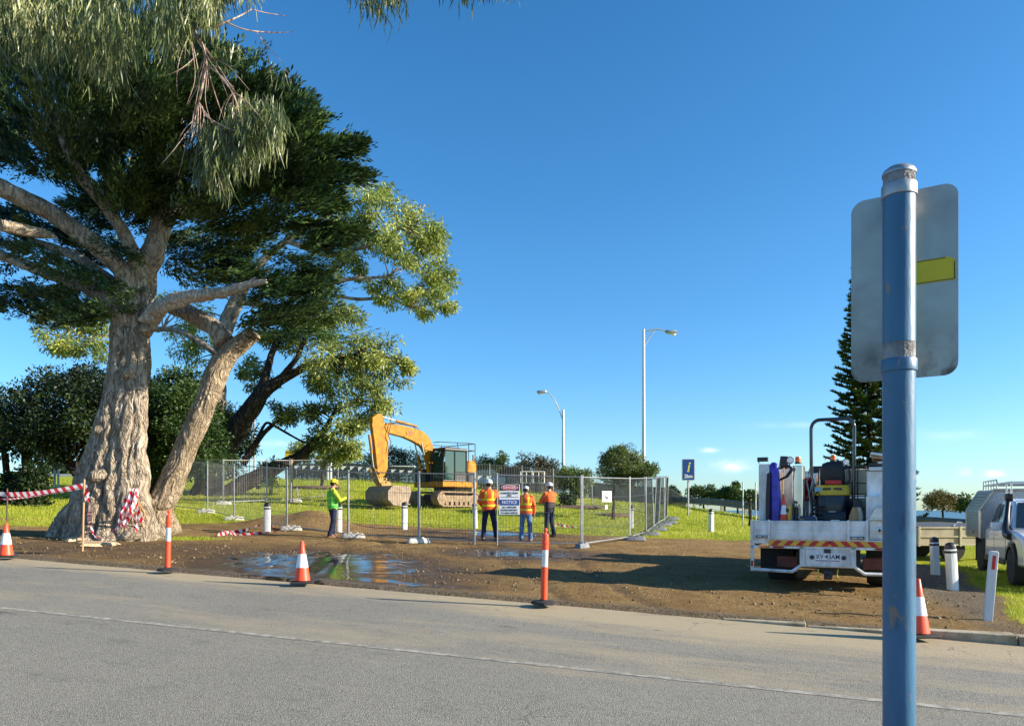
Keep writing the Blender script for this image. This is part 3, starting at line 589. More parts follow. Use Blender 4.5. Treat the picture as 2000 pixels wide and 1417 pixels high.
n1.limb(pxl(cyp, (0, 440, YT - 3), (60, 452, YT - 2.4), (96, 458, YT - 2.0), (112, 464, YT - 1.95)), [.14, .14, .10, .02], n=20, step=.08, seed=31)
for (pts, rad) in [
                   ([(340, 330, YT + .2), (420, 290, YT + .5), (520, 250, YT + .6), (600, 235, YT + .2)], [.15, .12, .08, .03]),
                   ([(318, 430, YT + .1), (400, 390, YT + .6), (500, 370, YT + 1.), (600, 350, YT + 1.)], [.14, .12, .10, .04]),
                   ([(345, 260, YT + .3), (260, 200, YT + 1.2), (150, 160, YT + 2), (40, 140, YT + 3)], [.13, .11, .08, .04]),
                   ([(230, 560, YT + .4), (150, 500, YT + 1.4), (60, 470, YT + 2.6), (-40, 420, YT + 3.6)], [.19, .15, .11, .05])]:
    n1.limb(pxl(cyp, *pts), rad, n=16, step=.12, flute=.06, seed=int(pts[0][0]))
n1.limb(pxl(cyp, (330, 600, YT + .5), (352, 603, YT + .6), (388, 622, YT + .3), (420, 640, YT + .0), (440, 668, YT - .1)), [.16, .22, .23, .24, .26], n=30, step=.07, flute=.09, seed=17)
n1.build('trunk', bark, cyp)
n2 = NP()
n2.limb(pxl(cyp, (322, 1050, YT - .2), (312, 1025, YT - .2), (306, 1000, YT - .1), (330, 955, YT - .1), (352, 900, YT - .1), (382, 830, YT - .1), (412, 760, YT - .1), (428, 715, YT - .1), (452, 684, YT - .1), (478, 664, YT - .1), (497, 650, YT - .1)),
        [.46, .43, .37, .325, .30, .29, .285, .285, .25, .23, .22], n=140, step=.05, flute=.10, fk=8, seed=3, twist=.3, lump=.07, fine=.07)
n2.limb(pxl(cyp, (270, 1012, YT), (300, 985, YT - .2), (330, 980, YT - .3), (345, 965, YT - .2)), [.30, .30, .20, .06], n=40, step=.06, flute=.16, seed=4)
s2 = n2.build('leaning_stem', barkmat('brown_grey_stem_bark', (.15, .11, .07), (.35, .27, .18), (.55, .44, .30), 1.3, .13, .045), cyp)
cut = MB(); cc = rel(cyp, W(498, 649, YT - .1)); dd = Vector(pxl(cyp, (503, 645, YT - .1))[0]) - Vector(pxl(cyp, (478, 664, YT - .1))[0]); dd.normalize()
cut.tube([Vector(cc) - dd * .02, Vector(cc) + dd * .012], .215, 28); cut.build('sawn_face', cutm, cyp)
n3 = NP(); n3.limb(pxl(cyp, (290, 628, YT - .25), (312, 602, YT - .5), (345, 586, YT - .7), (385, 578, YT - .9), (430, 572, YT - 1.1), (468, 563, YT - 1.3), (492, 553, YT - 1.4), (521, 549, YT - 1.5)), [.24, .22, .165, .15, .14, .115, .085, .055], n=48, step=.04, flute=.14, fk=5, seed=6, lump=.26, fine=.08)
n3.limb(pxl(cyp, (395, 577, YT - .95), (402, 566, YT - 1.0), (404, 560, YT - 1.05)), [.09, .05, .03], n=14, step=.03, flute=.1)
n3.limb(pxl(cyp, (480, 558, YT - 1.35), (494, 545, YT - 1.4), (500, 541, YT - 1.4)), [.06, .035, .012], n=12, step=.03, flute=.1)
n3.build('dead_branch', barkmat('bleached_dead_wood', (.26, .20, .15), (.50, .42, .33), (.68, .60, .49), 1.3, .3, .03), cyp)
# knots and stubs left by sawn limbs
for (px, py, Y, dr, rr) in [(186, 838, YT - .75, (-.8, -.5, .3), .17), (243, 730, YT - .83, (-.1, -1, -.35), .13), (176, 930, YT - 1.15, (-.6, -.8, .0), .18), (281, 640, YT - .62, (.3, -1, .1), .13)]:
    p = Vector(pxl(cyp, (px, py, Y))[0]); d = Vector(dr).normalized(); k = NP(); k.limb([p - d * .35, p - d * .08, p + d * .02], [rr * 1.3, rr * .95, rr * .7], n=26, step=.03, flute=.1, seed=int(px)); k.build('sawn_stub', bark, cyp)
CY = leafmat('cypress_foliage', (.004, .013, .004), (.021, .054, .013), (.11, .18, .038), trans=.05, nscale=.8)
ctr = np.array(rel(cyp, W(300, 420, YT)))
V = []
def cyp_part(poly, n, Y0, T, E, L_=.78, out=(1., 0, .25), K=30, thin=0., S_=(.66, .17)):
    """n boughs, each a flattened plume of sprays all reaching the same way, so the crown reads as layered clumps"""
    C = volume(poly, n, Y0, T, E, r, .3) - np.array(cyp.location)
    if thin: k = fbm(C[:, 0] * .55, C[:, 1] * .55, C[:, 2] * 1.1, 3) > thin; C = C[k]
    D = unit(unit(C - ctr) * np.array([1, 1, .35]) + np.array(out) * .6 + r.normal(0, .22, (len(C), 3))); m = 22
    S = unit(np.cross(D, np.array([0, 0, 1.]))); t = r.uniform(-1, 1, (len(C), m, 1)); q = r.normal(0, 1, (len(C), m, 2)) * (1.1 - np.abs(t))
    P = C[:, None] + D[:, None] * t * S_[0] * 1.3 + S[:, None] * q[..., :1] * S_[0] * .5 + np.array([0, 0, 1.]) * q[..., 1:] * S_[1] * .6
    DD = np.repeat(D[:, None], m, 1) + S[:, None] * q[..., :1] * .35 + r.normal(0, .20, P.shape) + np.array([0, 0, .22]); P = P.reshape(-1, 3); ub = np.repeat((np.array([.25, -.25, 1.]) + r.normal(0, .38, (len(C), 3)))[:, None], m, 1) + r.normal(0, .16, (len(C), m, 3)); V.append(sprays(P, DD.reshape(-1, 3), r, K, L_, (.15, .052), .30, .62, 0, .14, ub.reshape(-1, 3), .28)); return C
A = cyp_part([(-60, 90), (60, 60), (200, 70), (330, 60), (420, 115), (455, 170), (505, 200), (530, 232), (558, 270), (595, 307), (612, 327), (605, 385), (622, 435), (590, 462), (565, 500), (550, 500), (480, 470), (420, 455), (370, 465), (340, 400), (300, 420), (250, 440), (200, 380), (130, 360), (60, 330), (-60, 345)], 360, YT + .2, 4.6, 150, thin=.43)
cyp_part([(-60, 120), (100, 130), (330, 180), (350, 330), (300, 400), (200, 370), (100, 340), (-60, 335)], 70, YT + .6, 3.0, 60)
cyp_part([(450, 170), (500, 200), (525, 228), (558, 265), (588, 303), (600, 345), (590, 400), (550, 390), (470, 330)], 60, YT - 1.5, 2.2, 80, .6, (1, -.2, .3))
for (x0, y0, x1, y1, w_) in [(555, 235, 600, 186, 26), (575, 240, 632, 212, 18), (600, 270, 650, 245, 22), (640, 305, 716, 284, 22), (670, 300, 735, 288, 14), (640, 340, 735, 342, 28), (640, 400, 690, 398, 24), (610, 440, 735, 450, 34), (650, 480, 700, 466, 18), (440, 130, 478, 118, 22), (395, 90, 440, 96, 18), (520, 215, 560, 172, 18), (520, 640, 655, 600, 30), (560, 560, 670, 560, 26)]:
    m_ = 130; x0 -= 45; x1 -= 34; t = r.uniform(0, 1, m_) ** .8; px = x0 + (x1 - x0) * t - 18 + r.normal(0, 5, m_); py = y0 + (y1 - y0) * t + r.normal(0, 1, m_) * w_ * .36 * (1.12 - t); Y = YT - 1 + r.normal(0, .5, m_)
    C = np.stack([(px - CX) / F * Y, Y, CAMZ + (HZ - py) / F * Y], -1) - np.array(cyp.location); D = np.array([x1 - x0, 0, -(y1 - y0)], float); D = D / np.linalg.norm(D) + r.normal(0, .22, (m_, 3)); V.append(sprays(C, D, r, 30, .62, (.15, .05), .30, .62, 0, .14))
cyp_part([(330, 470), (400, 440), (520, 470), (630, 470), (625, 520), (615, 560), (630, 600), (615, 630), (580, 650), (540, 620), (500, 600), (440, 560), (380, 560), (345, 540)], 62, YT + 3.9, 1.7, 60, thin=.40)
cyp_part([(-60, 350), (30, 400), (120, 420), (210, 440), (235, 500), (215, 545), (130, 500), (60, 520), (-60, 500)], 34, YT + 3., 1.5, 50, .6, (-.6, 0, .1), thin=.40)
cyp_part([(-60, 545), (20, 560), (110, 560), (200, 575), (225, 610), (150, 640), (60, 620), (-60, 610)], 34, YT + 3, 1.5, 40, .6, (-.6, 0, .1), thin=.40)
cyp_part([(100, 340), (240, 400), (330, 400), (400, 430), (380, 480), (250, 440), (150, 420)], 14, YT + 1.6, 1.0, 40, thin=.38)
for (x0, y0, x1, y1) in [(140, 505, 0, 480), (230, 545, 90, 500), (225, 575, 60, 560), (60, 470, -40, 440), (110, 600, 10, 575), (200, 360, 60, 350), (90, 540, -30, 530), (225, 460, 120, 430)]:
    m_ = 45; t = r.uniform(0, 1, m_); px = x0 + (x1 - x0) * t; py = y0 + (y1 - y0) * t + r.normal(0, 7, m_); Y = YT - 2 + r.normal(0, .6, m_)
    C = np.stack([(px - CX) / F * Y, Y, CAMZ + (HZ - py) / F * Y], -1) - np.array(cyp.location); V.append(sprays(C + np.array([0, 1.6, 0]), np.array([-1, -.2, .12]) + r.normal(0, .35, (m_, 3)), r, 30, .5, (.13, .042)))
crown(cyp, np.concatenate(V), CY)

# ---------------------------------------------------------------- gum trees behind the site
def gum(name, label, base, limbs, polys, m, tr, lw=(.24, .075), K=190, dead=None, barkm=None, r0=.035, seed=1, every=1, group='gum trees behind the cypress'):
    rr = np.random.default_rng(seed); o = empty(name, base, 0, label, 'tree', group); n_ = NP()
    for i, (pts, rad) in enumerate(limbs): n_.limb(pxl(o, *pts), rad, n=22, step=.16, flute=.07, fk=5, seed=seed + i, lump=.1, fine=.05)
    allC = []; allR = []
    for (poly, n, Y0, T, E, ra) in polys:
        C = volume(poly, n, Y0, T, E, rr, .2) - np.array(o.location); allC.append(C); allR.append(rr.uniform(ra[0], ra[1], len(C)))
    C = np.concatenate(allC); Rd = np.concatenate(allR); twigs(n_, C, rr, r0, every=every); n_.build('trunk', barkm or bark_gum, o)
    crown(o, tufts(C, Rd, rr, K, lw, .55, .45), m); return o
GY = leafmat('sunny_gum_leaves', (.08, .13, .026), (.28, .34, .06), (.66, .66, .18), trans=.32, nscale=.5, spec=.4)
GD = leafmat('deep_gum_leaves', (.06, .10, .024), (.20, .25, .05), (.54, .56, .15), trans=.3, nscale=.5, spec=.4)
Y1 = 42.
gum('gum_tree', 'tall gum tree with yellow green crown reaching right of the cypress', GX(430, Y1),
    [([(420, 985, Y1), (415, 930, Y1), (425, 850, Y1), (430, 760, Y1), (425, 690, Y1 + .5), (440, 620, Y1 + 1), (470, 560, Y1 + 1), (520, 500, Y1 + 1), (600, 440, Y1 + 1)], [.55, .42, .36, .34, .32, .28, .24, .2, .12]),
     ([(432, 700, Y1), (448, 640, Y1), (470, 590, Y1 - .5), (482, 560, Y1 - 1), (500, 520, Y1 - 1)], [.26, .22, .18, .14, .08]),
     ([(470, 590, Y1), (540, 600, Y1 - .5), (620, 560, Y1 - 1), (680, 545, Y1 - 1), (760, 540, Y1 - 1)], [.16, .14, .13, .11, .05]),
     ([(560, 470, Y1 + 1), (640, 500, Y1 + .5), (720, 480, Y1), (790, 440, Y1), (830, 400, Y1)], [.17, .14, .11, .08, .04]),
     ([(640, 575, Y1), (700, 585, Y1), (760, 580, Y1), (800, 600, Y1)], [.1, .09, .07, .03]),
     ([(600, 440, Y1 + 1), (680, 400, Y1 + 1), (740, 380, Y1 + 1)], [.13, .1, .04]),
     ([(425, 690, Y1), (360, 650, Y1), (320, 640, Y1 + 1), (230, 660, Y1 + 1), (120, 640, Y1 + 1)], [.2, .14, .12, .09, .05])],
    [([(665, 350), (730, 355), (775, 370), (810, 400), (850, 440), (862, 480), (872, 530), (850, 548), (790, 520), (740, 500), (690, 480), (660, 440), (640, 380)], 58, Y1, 3.2, 70, (.5, .95)),
     ([(760, 545), (820, 550), (870, 520), (888, 560), (885, 600), (840, 620), (800, 600), (750, 590), (700, 560)], 26, Y1, 2, 40, (.45, .75)),
     ([(655, 500), (700, 500), (720, 540), (690, 560), (655, 545)], 7, Y1, 1, 30, (.4, .6)),
     ([(310, 560), (400, 580), (440, 620), (470, 700), (400, 720), (330, 680), (300, 620)], 20, Y1 + 2, 2, 40, (.5, .8)),
     ([(60, 600), (150, 580), (230, 600), (240, 650), (200, 700), (130, 700), (60, 650)], 26, Y1, 2, 40, (.5, .8))],
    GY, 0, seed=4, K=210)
Y2 = 39.
gum('gum_tree', 'gum tree with dark leaning forked trunk and dense low crown left of the excavator', GX(395, Y2 + 1),
    [([(385, 1000, Y2 + 1), (410, 930, Y2 + .6), (440, 875, Y2 + .2), (478, 815, Y2), (510, 768, Y2), (545, 742, Y2), (600, 715, Y2), (655, 700, Y2), (700, 690, Y2)], [.70, .62, .55, .50, .40, .26, .18, .13, .06]),
     ([(505, 775, Y2), (520, 730, Y2), (530, 690, Y2 + .3), (545, 660, Y2 + .5), (590, 620, Y2 + 1)], [.28, .2, .17, .13, .06]),
     ([(545, 742, Y2), (580, 700, Y2 - .3), (600, 650, Y2 - .5), (650, 620, Y2 - .6)], [.16, .13, .1, .05])],
    [([(560, 640), (620, 600), (680, 595), (740, 625), (765, 680), (800, 720), (770, 770), (700, 790), (640, 770), (600, 730), (560, 700)], 66, Y2 + .3, 3.2, 60, (.5, .95)),
     ([(480, 700), (540, 700), (560, 740), (520, 770), (470, 740)], 9, Y2 + 1, 1, 30, (.4, .6)),
     ([(500, 620), (560, 600), (600, 640), (560, 680), (510, 660)], 12, Y2 + 1, 1, 30, (.45, .7)),
     ([(780, 700), (815, 705), (815, 730), (790, 735)], 4, Y2, .5, 20, (.3, .45))],
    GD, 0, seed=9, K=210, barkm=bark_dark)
Y3 = 40.
gum('gum_tree', 'low gum limb sprawling right from the ground, bare lower trunk above the fence', GX(415, Y3 - 1),
    [([(418, 985, Y3 - 1), (455, 955, Y3 - .6), (500, 932, Y3 - .3), (545, 910, Y3), (580, 895, Y3), (612, 868, Y3), (635, 838, Y3), (655, 800, Y3)], [.42, .42, .38, .32, .28, .22, .16, .08]),
     ([(475, 905, Y3 - .4), (490, 880, Y3), (510, 850, Y3), (540, 822, Y3), (560, 800, Y3)], [.2, .17, .13, .09, .05]),
     ([(500, 860, Y3), (520, 822, Y3), (560, 845, Y3), (590, 862, Y3), (625, 872, Y3), (655, 868, Y3)], [.08, .07, .06, .05, .04, .02]),
     ([(612, 868, Y3), (650, 850, Y3), (690, 830, Y3)], [.12, .08, .04])],
    [([(600, 800), (680, 780), (750, 780), (790, 775), (800, 800), (725, 815), (700, 870), (640, 880), (605, 850)], 32, Y3, 1.8, 45, (.45, .75)),
     ([(530, 780), (580, 790), (570, 830), (535, 820)], 8, Y3, .8, 30, (.35, .55)), ([(640, 870), (690, 865), (700, 890), (655, 895)], 8, Y3, .8, 30, (.35, .5))],
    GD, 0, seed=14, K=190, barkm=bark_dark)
# ---------------------------------------------------------------- round dark trees at the left
def round_tree(label, base, poly, n, Y0, T, m, stems, Rr=(.6, 1.), K=230, lw=(.17, .08), seed=1, group='dark bushy trees on the lawn behind the cypress', name='bushy_tree', E=70, cat='tree', gap=0):
    rr = np.random.default_rng(seed); o = empty(name, base, 0, label, cat, group); n_ = NP()
    for i, (pts, rad) in enumerate(stems): n_.limb(pxl(o, *pts), rad, n=14, step=.2, flute=.06, seed=seed + i)
    C = volume(poly, n, Y0, T, E, rr, .45) - np.array(o.location); twigs(n_, C[::4], rr, .03); n_.build('trunk', bark_dark, o)
    crown(o, tufts(C, rr.uniform(*Rr, len(C)), rr, K, lw, .1, .6), m); return o
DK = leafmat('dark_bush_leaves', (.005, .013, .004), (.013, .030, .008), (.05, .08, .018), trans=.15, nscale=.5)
MG = leafmat('mid_green_leaves', (.012, .032, .008), (.04, .08, .016), (.12, .18, .035), trans=.2, nscale=.5)
Y4 = 34.
round_tree('dark bushy tree left of the cypress trunk, crown over the tape', GX(60, Y4),
           [(-60, 760), (40, 765), (90, 725), (200, 722), (260, 740), (250, 800), (200, 880), (150, 870), (120, 900), (90, 900), (40, 900), (-60, 880)], 125, Y4, 3.2, DK,
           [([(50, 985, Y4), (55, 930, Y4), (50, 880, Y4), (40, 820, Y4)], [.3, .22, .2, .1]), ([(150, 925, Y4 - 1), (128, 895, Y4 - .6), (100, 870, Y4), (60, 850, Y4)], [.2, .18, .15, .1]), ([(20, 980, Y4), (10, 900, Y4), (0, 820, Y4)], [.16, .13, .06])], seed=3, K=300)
round_tree('dark low shrub under the bushy tree, behind the stretched tape', GX(45, 32), [(10, 925), (80, 905), (100, 940), (85, 1000), (20, 1000), (0, 960)], 26, 32, 1., DK, [([(50, 1000, 32), (50, 960, 32), (45, 930, 32)], [.1, .08, .04])], Rr=(.35, .55), seed=5, cat='shrub', name='shrub')
Y5 = 37.
round_tree('rounded dark green tree between the cypress stems', GX(330, Y5), [(285, 760), (330, 730), (375, 735), (400, 800), (440, 900), (420, 915), (330, 925), (290, 915), (270, 840)], 130, Y5, 2.8, MG,
           [([(300, 1000, Y5), (308, 940, Y5), (330, 880, Y5), (340, 820, Y5)], [.22, .18, .14, .08]), ([(290, 1000, Y5 - 1), (300, 930, Y5), (290, 880, Y5)], [.16, .13, .08])], seed=7, K=300)
round_tree('bushy green tree right of the leaning stem, browned at its top', GX(430, 42), [(400, 800), (450, 795), (480, 820), (490, 870), (470, 925), (400, 925), (380, 860)], 60, 42, 2.6, leafmat('olive_leaves', (.03, .055, .012), (.08, .11, .025), (.19, .17, .05), nscale=.5, trans=.2),
           [([(430, 960, 42), (432, 900, 42), (435, 850, 42)], [.2, .16, .08])], seed=8, K=260)

# ---------------------------------------------------------------- hanging gum branches overhead, close by
og = empty('gum_tree', Vector((-8.2, 5.2, hf(-8.2, 5.2) - .05)), 0, 'weeping gum tree close by, its long drooping leaves hanging in from the top left', 'tree')
n4 = NP()
n4.limb([rel(og, p) for p in [(-8.2, 5.2, -.3), (-8.0, 5.3, 1.5), (-7.6, 5.6, 3.6), (-7.2, 5.9, 5.4)]], [.4, .33, .28, .22], n=40, step=.08, flute=.05, seed=3)
n4.limb([rel(og, p) for p in [(-7.3, 5.9, 5.2), (-6.2, 6.3, 6.5), (-4.6, 6.8, 7.0), (-3.0, 7.0, 7.1), (-1.6, 7.0, 7.0), (-.3, 7.0, 6.9)]], [.2, .14, .09, .06, .035, .012], n=14, step=.1, flute=.03)
YG = 7.
thin = [([(330, -60), (372, 50), (395, 85), (403, 110), (398, 150), (393, 185), (388, 200)], [.02, .014, .012, .014, .012, .009, .007]),
        ([(388, 200), (395, 220), (418, 238), (450, 254), (480, 262)], [.009, .009, .008, .006, .003]), ([(388, 200), (380, 230), (378, 260), (370, 285)], [.006, .005, .004, .002]),
        ([(372, 50), (410, 60), (440, 43), (470, 32), (492, 18)], [.010, .009, .008, .006, .004]), ([(440, 43), (480, 62), (515, 62), (545, 66), (572, 62)], [.006, .005, .005, .004, .002]),
        ([(492, 18), (515, 28), (540, 26), (560, 32)], [.004, .003, .003, .002]), ([(500, 62), (520, 92), (545, 110), (566, 150)], [.004, .003, .003, .0015]), ([(520, 92), (528, 130), (532, 168)], [.003, .002, .0015]),
        ([(395, 85), (420, 120), (440, 150), (455, 180), (480, 200)], [.008, .006, .005, .004, .002]), ([(388, 104), (365, 128), (345, 142), (318, 150)], [.004, .004, .003, .002]),
        ([(378, 235), (352, 252), (343, 290)], [.003, .003, .0015]), ([(400, 225), (430, 250), (460, 255)], [.005, .004, .003]), ([(403, 120), (412, 160), (425, 200), (440, 240)], [.006, .005, .004, .002])]
for i, (p, ra) in enumerate(thin): n4.limb(pxl(og, *[(a, b_, YG + .12 * math.sin(i + k)) for k, (a, b_) in enumerate(p)]), [q * 1.15 for q in ra], n=6, step=.05, flute=0, lump=.02)
rr = np.random.default_rng(5)
for i in range(46):
    x0, y0 = [(388, 200), (395, 120), (430, 250), (455, 180), (372, 60), (403, 110), (380, 240)][i % 7]; dx = rr.normal(12, 26); ln_ = rr.uniform(50, 150); Yy = YG + rr.normal(0, .12); k = rr.normal(0, 7, 4)
    n4.limb(pxl(og, (x0, y0, YG), (x0 + dx * .5 + k[0], y0 + ln_ * .3, Yy), (x0 + dx + k[1], y0 + ln_ * .65, Yy), (x0 + dx * 1.3 + k[2], y0 + ln_, Yy)), [.0042, .0036, .0028, .0014], n=5, step=.05, flute=0, lump=0)
def strands(poly, n, Y0, T, E, per, ln, sway=.12, thin=0.):
    """hanging twigs, each with long narrow leaves"""
    C = volume(poly, n, Y0, T, E, rr) - np.array(og.location)
    if thin: C = C[fbm(C[:, 0] * 1.6, C[:, 1] * 1.2, C[:, 2] * .7, 3) > thin]
    m = len(C); t = rr.uniform(0, 1, (m, per)); ln = ln * rr.uniform(.4, 2.0, (m, 1)) ** 1.2; dv = unit(np.array([0, 0, -1.]) + rr.normal(0, .22, (m, 3)))
    P = (C[:, None] + dv[:, None] * (t * ln)[..., None] + rr.normal(0, .02, (m, per, 3))).reshape(-1, 3)
    d = unit(np.array([0, 0, -1.]) + rr.normal(0, .24, (m * per, 3)) + np.repeat(dv, per, 0) * .3); s = unit(np.cross(d, rr.normal(0, 1, (m * per, 3))))
    L1 = rr.uniform(.09, .21, m * per); wd = rr.uniform(.008, .0145, m * per); nn = np.cross(d, s); k = rr.normal(0, .22, m * per)[:, None]
    A_ = P; B = P + d * (L1 * .35)[:, None] + nn * k * L1[:, None] * .25; Cc = P + d * (L1 * .7)[:, None] + nn * k * L1[:, None] * .75; E_ = P + unit(d + np.array([0, 0, -.25])) * L1[:, None] + nn * k * L1[:, None] * 1.25
    w0 = (s * wd[:, None] / 2); return np.stack([A_ - w0 * .2, A_ + w0 * .2, B + w0, B - w0, B - w0, B + w0, Cc + w0 * .8, Cc - w0 * .8, Cc - w0 * .8, Cc + w0 * .8, E_ + w0 * .05, E_ - w0 * .05], 1).reshape(-1, 3)
V = [strands([(-90, -80), (430, -80), (420, 10), (400, 30), (375, 10), (340, 85), (300, 55), (255, 60), (245, 95), (215, 128), (175, 105), (150, 60), (110, 70), (60, 65), (30, 72), (0, 62), (-90, 60)], 1500, YG, .9, 60, 7, .16, thin=.33),
     strands([(380, 215), (450, 225), (450, 260), (400, 280), (380, 250)], 40, YG, .3, 30, 6, .12),
     strands([(-90, -80), (250, -80), (250, 70), (215, 90), (150, 30), (80, 45), (-90, 45)], 420, YG + .8, .6, 60, 7, .15),
     strands([(395, -60), (440, -60), (438, 20), (420, 35), (398, 20)], 60, YG, .3, 30, 7, .12), strands([(430, -90), (510, -90), (505, -18), (440, -22)], 60, YG, .3, 30, 6, .08),
     strands([(455, 185), (500, 170), (540, 180), (556, 205), (548, 240), (480, 250), (440, 265), (445, 220)], 170, YG, .32, 30, 7, .16),
     strands([(385, 250), (470, 240), (540, 225), (530, 260), (480, 285), (440, 305), (400, 305), (380, 285)], 150, YG, .32, 30, 7, .16),
     strands([(400, 300), (445, 300), (438, 340), (412, 345)], 44, YG, .2, 20, 6, .12),
     strands([(410, 75), (470, 70), (465, 95), (420, 100)], 12, YG, .2, 20, 5, .08), strands([(525, 128), (562, 130), (562, 150), (530, 150)], 5, YG, .1, 20, 4, .06),
     strands([(680, -70), (800, -70), (790, -30), (745, -12), (730, -20), (690, -34)], 100, YG, .4, 30, 6, .12), strands([(900, -80), (1010, -80), (990, -38), (900, -36)], 40, YG, .4, 30, 5, .08), strands([(850, -60), (1060, -60), (1060, -32), (850, -32)], 40, YG, .4, 30, 5, .06)]
GL = leafmat('weeping_gum_leaves', (.022, .045, .014), (.11, .15, .040), (.50, .50, .22), trans=.30, nscale=1.6, spec=.6, rough=.42)
V = np.concatenate(V); crown(og, V, GL)
n4.build('branches', mat('gum_twig_bark', (.30, .17, .13), .7, c2=(.55, .42, .34), scale=9), og)
# ================================================================ temporary fence, bollards, cones, posts, tape
wire = mat('mesh_wire', (.13, .135, .14), .5, .4, .2, 5)
def fence_panel(A, B, label, mesh_step=.085, lean=0., hh=2.1, posts_down=True, group='temporary mesh fence panels', wr=.0042):
    """A, B ground points of the two posts"""
    A = Vector(A); B = Vector(B); d = B - A; ln = math.hypot(d.x, d.y); rz = math.atan2(d.y, d.x); o = empty('mesh_fence', A, rz, label, 'mesh fence', group)
    dz = d.z; g = .06
    def P(x, z, y=0): return (x, y - lean * z, z + dz * x / ln)
    f = MB()
    for x in (.02, ln - .02): f.tube([P(x, g - .04), P(x, hh)], .019, 8)
    f.tube([P(.02, hh - .06), P(ln - .02, hh - .06)], .0165, 8); f.tube([P(.02, g + .06), P(ln - .02, g + .06)], .0165, 8); f.build('frame', 'galv', o)
    m = MB(); n = int(ln / mesh_step)
    for i in range(1, n): x = .02 + (ln - .04) * i / n; m.tube([P(x, g + .06), P(x, hh - .06)], wr, 3, cap=False)
    for z in (.55, 1.0, 1.45): m.tube([P(.02, z), P(ln - .02, z)], .0045, 4, cap=False)
    m.build('wire_mesh', wire, o); return o
def foot(p, rz, label='pale block foot holding up the mesh fence', dark=False):
    o = MB(); o.loft([(0, 0, 0, .36, .12), (0, 0, .05, .36, .12), (0, 0, .11, .33, .10), (0, 0, .145, .30, .09)], 16, 6)
    for s in (-1, 1): o.box((s * .10, 0, .155), (.09, .15, .05))
    return o.build('fence_foot', 'feet' if not dark else mat('grey_fence_foot', (.16, .17, .19), .8, var=.3), bevel=.01, label=label, cat='fence foot', group='block feet under the temporary fence', loc=p, rz=rz)
def at(px, Y): return GX(px, Y)
FL = [(340, 31.5), (405, 30.0), (457, 27.6), (560, 24.8), (680, 23.0), (818, 21.7), (927, 21.5)]
labs = ['mesh fence panel directly right of the leaning tree stem', 'mesh fence panel left of the pair of posts over the ground tape', 'mesh fence panel behind the lone white bollard with striped tape',
        'mesh fence panel in front of the dirt mound, left of the worker in green', 'wide mesh fence panel between the worker in green and the excavator bucket', 'narrow mesh fence panel in front of the excavator tracks']
for i in range(6): fence_panel(at(*FL[i]), at(*FL[i + 1]), labs[i])
fence_panel(at(970, 21.3), at(1136, 21.4), 'mesh gate panel behind the danger sign, in front of the three workers in orange')
p0 = at(927, 21.5); s_ = MB(); s_.tube([(0, 0, -.05), (0, 0, 2.1)], .024, 10); s_.tube([(0, 0, 1.9), (.03, 0, 1.9)], .03, 8); s_.build('gate_post', 'galv', label='lone steel gate post left of the orange workers', cat='post', loc=p0)
FR = [(1137, 21.4), (1230, 24.4), (1262, 26.6), (1277, 29.4), (1286, 32.0), (1298, 34.2), (1303, 37.0)]
labs = ['mesh panel with the small white notice, first right of the gate', 'mesh panel second right of the gate, beside the tall grey feet', 'mesh panel third right of the gate, folding back in a zigzag',
        'mesh panel fourth right of the gate, leaning in the zigzag', 'mesh panel fifth right of the gate', 'mesh panel farthest back in the right hand row, under the weeping tree']
for i in range(6): fence_panel(at(*FR[i]), at(*FR[i + 1]), labs[i], lean=[0, 0, -.03, .05, -.02, .03][i])
BK = [(1303, 37.0), (1156, 44), (1080, 45.5), (1019, 46.5), (956, 47.5), (895, 48.5), (830, 49)]
labs = ['far mesh panel behind the weeping tree', 'far mesh panel in front of the small round tree', 'far mesh panel in front of the white van', 'far mesh panel in front of the dark brown bush', 'far mesh panel in front of the parked dark car', 'far mesh panel behind the excavator cab']
for i in range(6): fence_panel(at(*BK[i]), at(*BK[i + 1]), labs[i], .12, group='far side of the temporary mesh fence', wr=.005)
LB = [(330, 36), (436, 34), (521, 35.5), (569, 36.5), (640, 40)]
labs = ['rear mesh panel behind the leaning grey stem', 'rear mesh panel crossed by the low gum limb', 'rear mesh panel just right of the low gum limb', 'rear mesh panel near the small tree on the lawn']
for i in range(4): fence_panel(at(*LB[i]), at(*LB[i + 1]), labs[i], .11, group='rear left side of the temporary mesh fence', wr=.0045)
for (px, Y, a, lb) in [(402, 29.9, .1, 'pale block foot leftmost in the front row'), (457, 27.5, .2, 'pale block foot second from the left in the front row'), (568, 24.6, .1, 'pale block foot right of the lone white bollard and tape'),
                       (690, 22.9, .1, 'pale block foot at the heels of the worker in green'), (818, 21.6, .5, 'dark topped block foot in the mud below the excavator')]:
    foot(at(px, Y), a, lb)
for (px, Y, a, lb) in [(1137, 21.25, 1.1, 'grey block foot at the fence corner nearest the road'), (1240, 24.3, .05, 'long grey block foot first right of the corner'), (1268, 26.3, .0, 'grey block foot second right of the corner'), (1284, 28.6, .05, 'grey block foot third right of the corner'),
                       (1296, 31.0, .1, 'grey block foot on the grass below the zigzag'), (1306, 32.6, .0, 'small grey block foot fifth right of the corner'), (1312, 35.5, .1, 'farthest grey block foot of the right row'), (436, 33.9, .2, 'pale block foot in the rear left fence row'), (575, 36.3, .1, 'pale block foot in the rear row beside three poles')]:
    foot(at(px, Y), a, lb, True if px > 1000 else False)
for k, (px, Y) in enumerate([(566, 36.0), (571, 36.0)]):
    s_ = MB(); s_.tube([(0, 0, 0), (0, 0, 2.15)], .03, 8); s_.build('pole', 'bare' if k else 'galv', label=['steel pole of the pair standing on the lawn behind the front fence', 'tan timber pole of the pair standing on the lawn behind the front fence'][k], cat='pole', loc=at(px, Y))
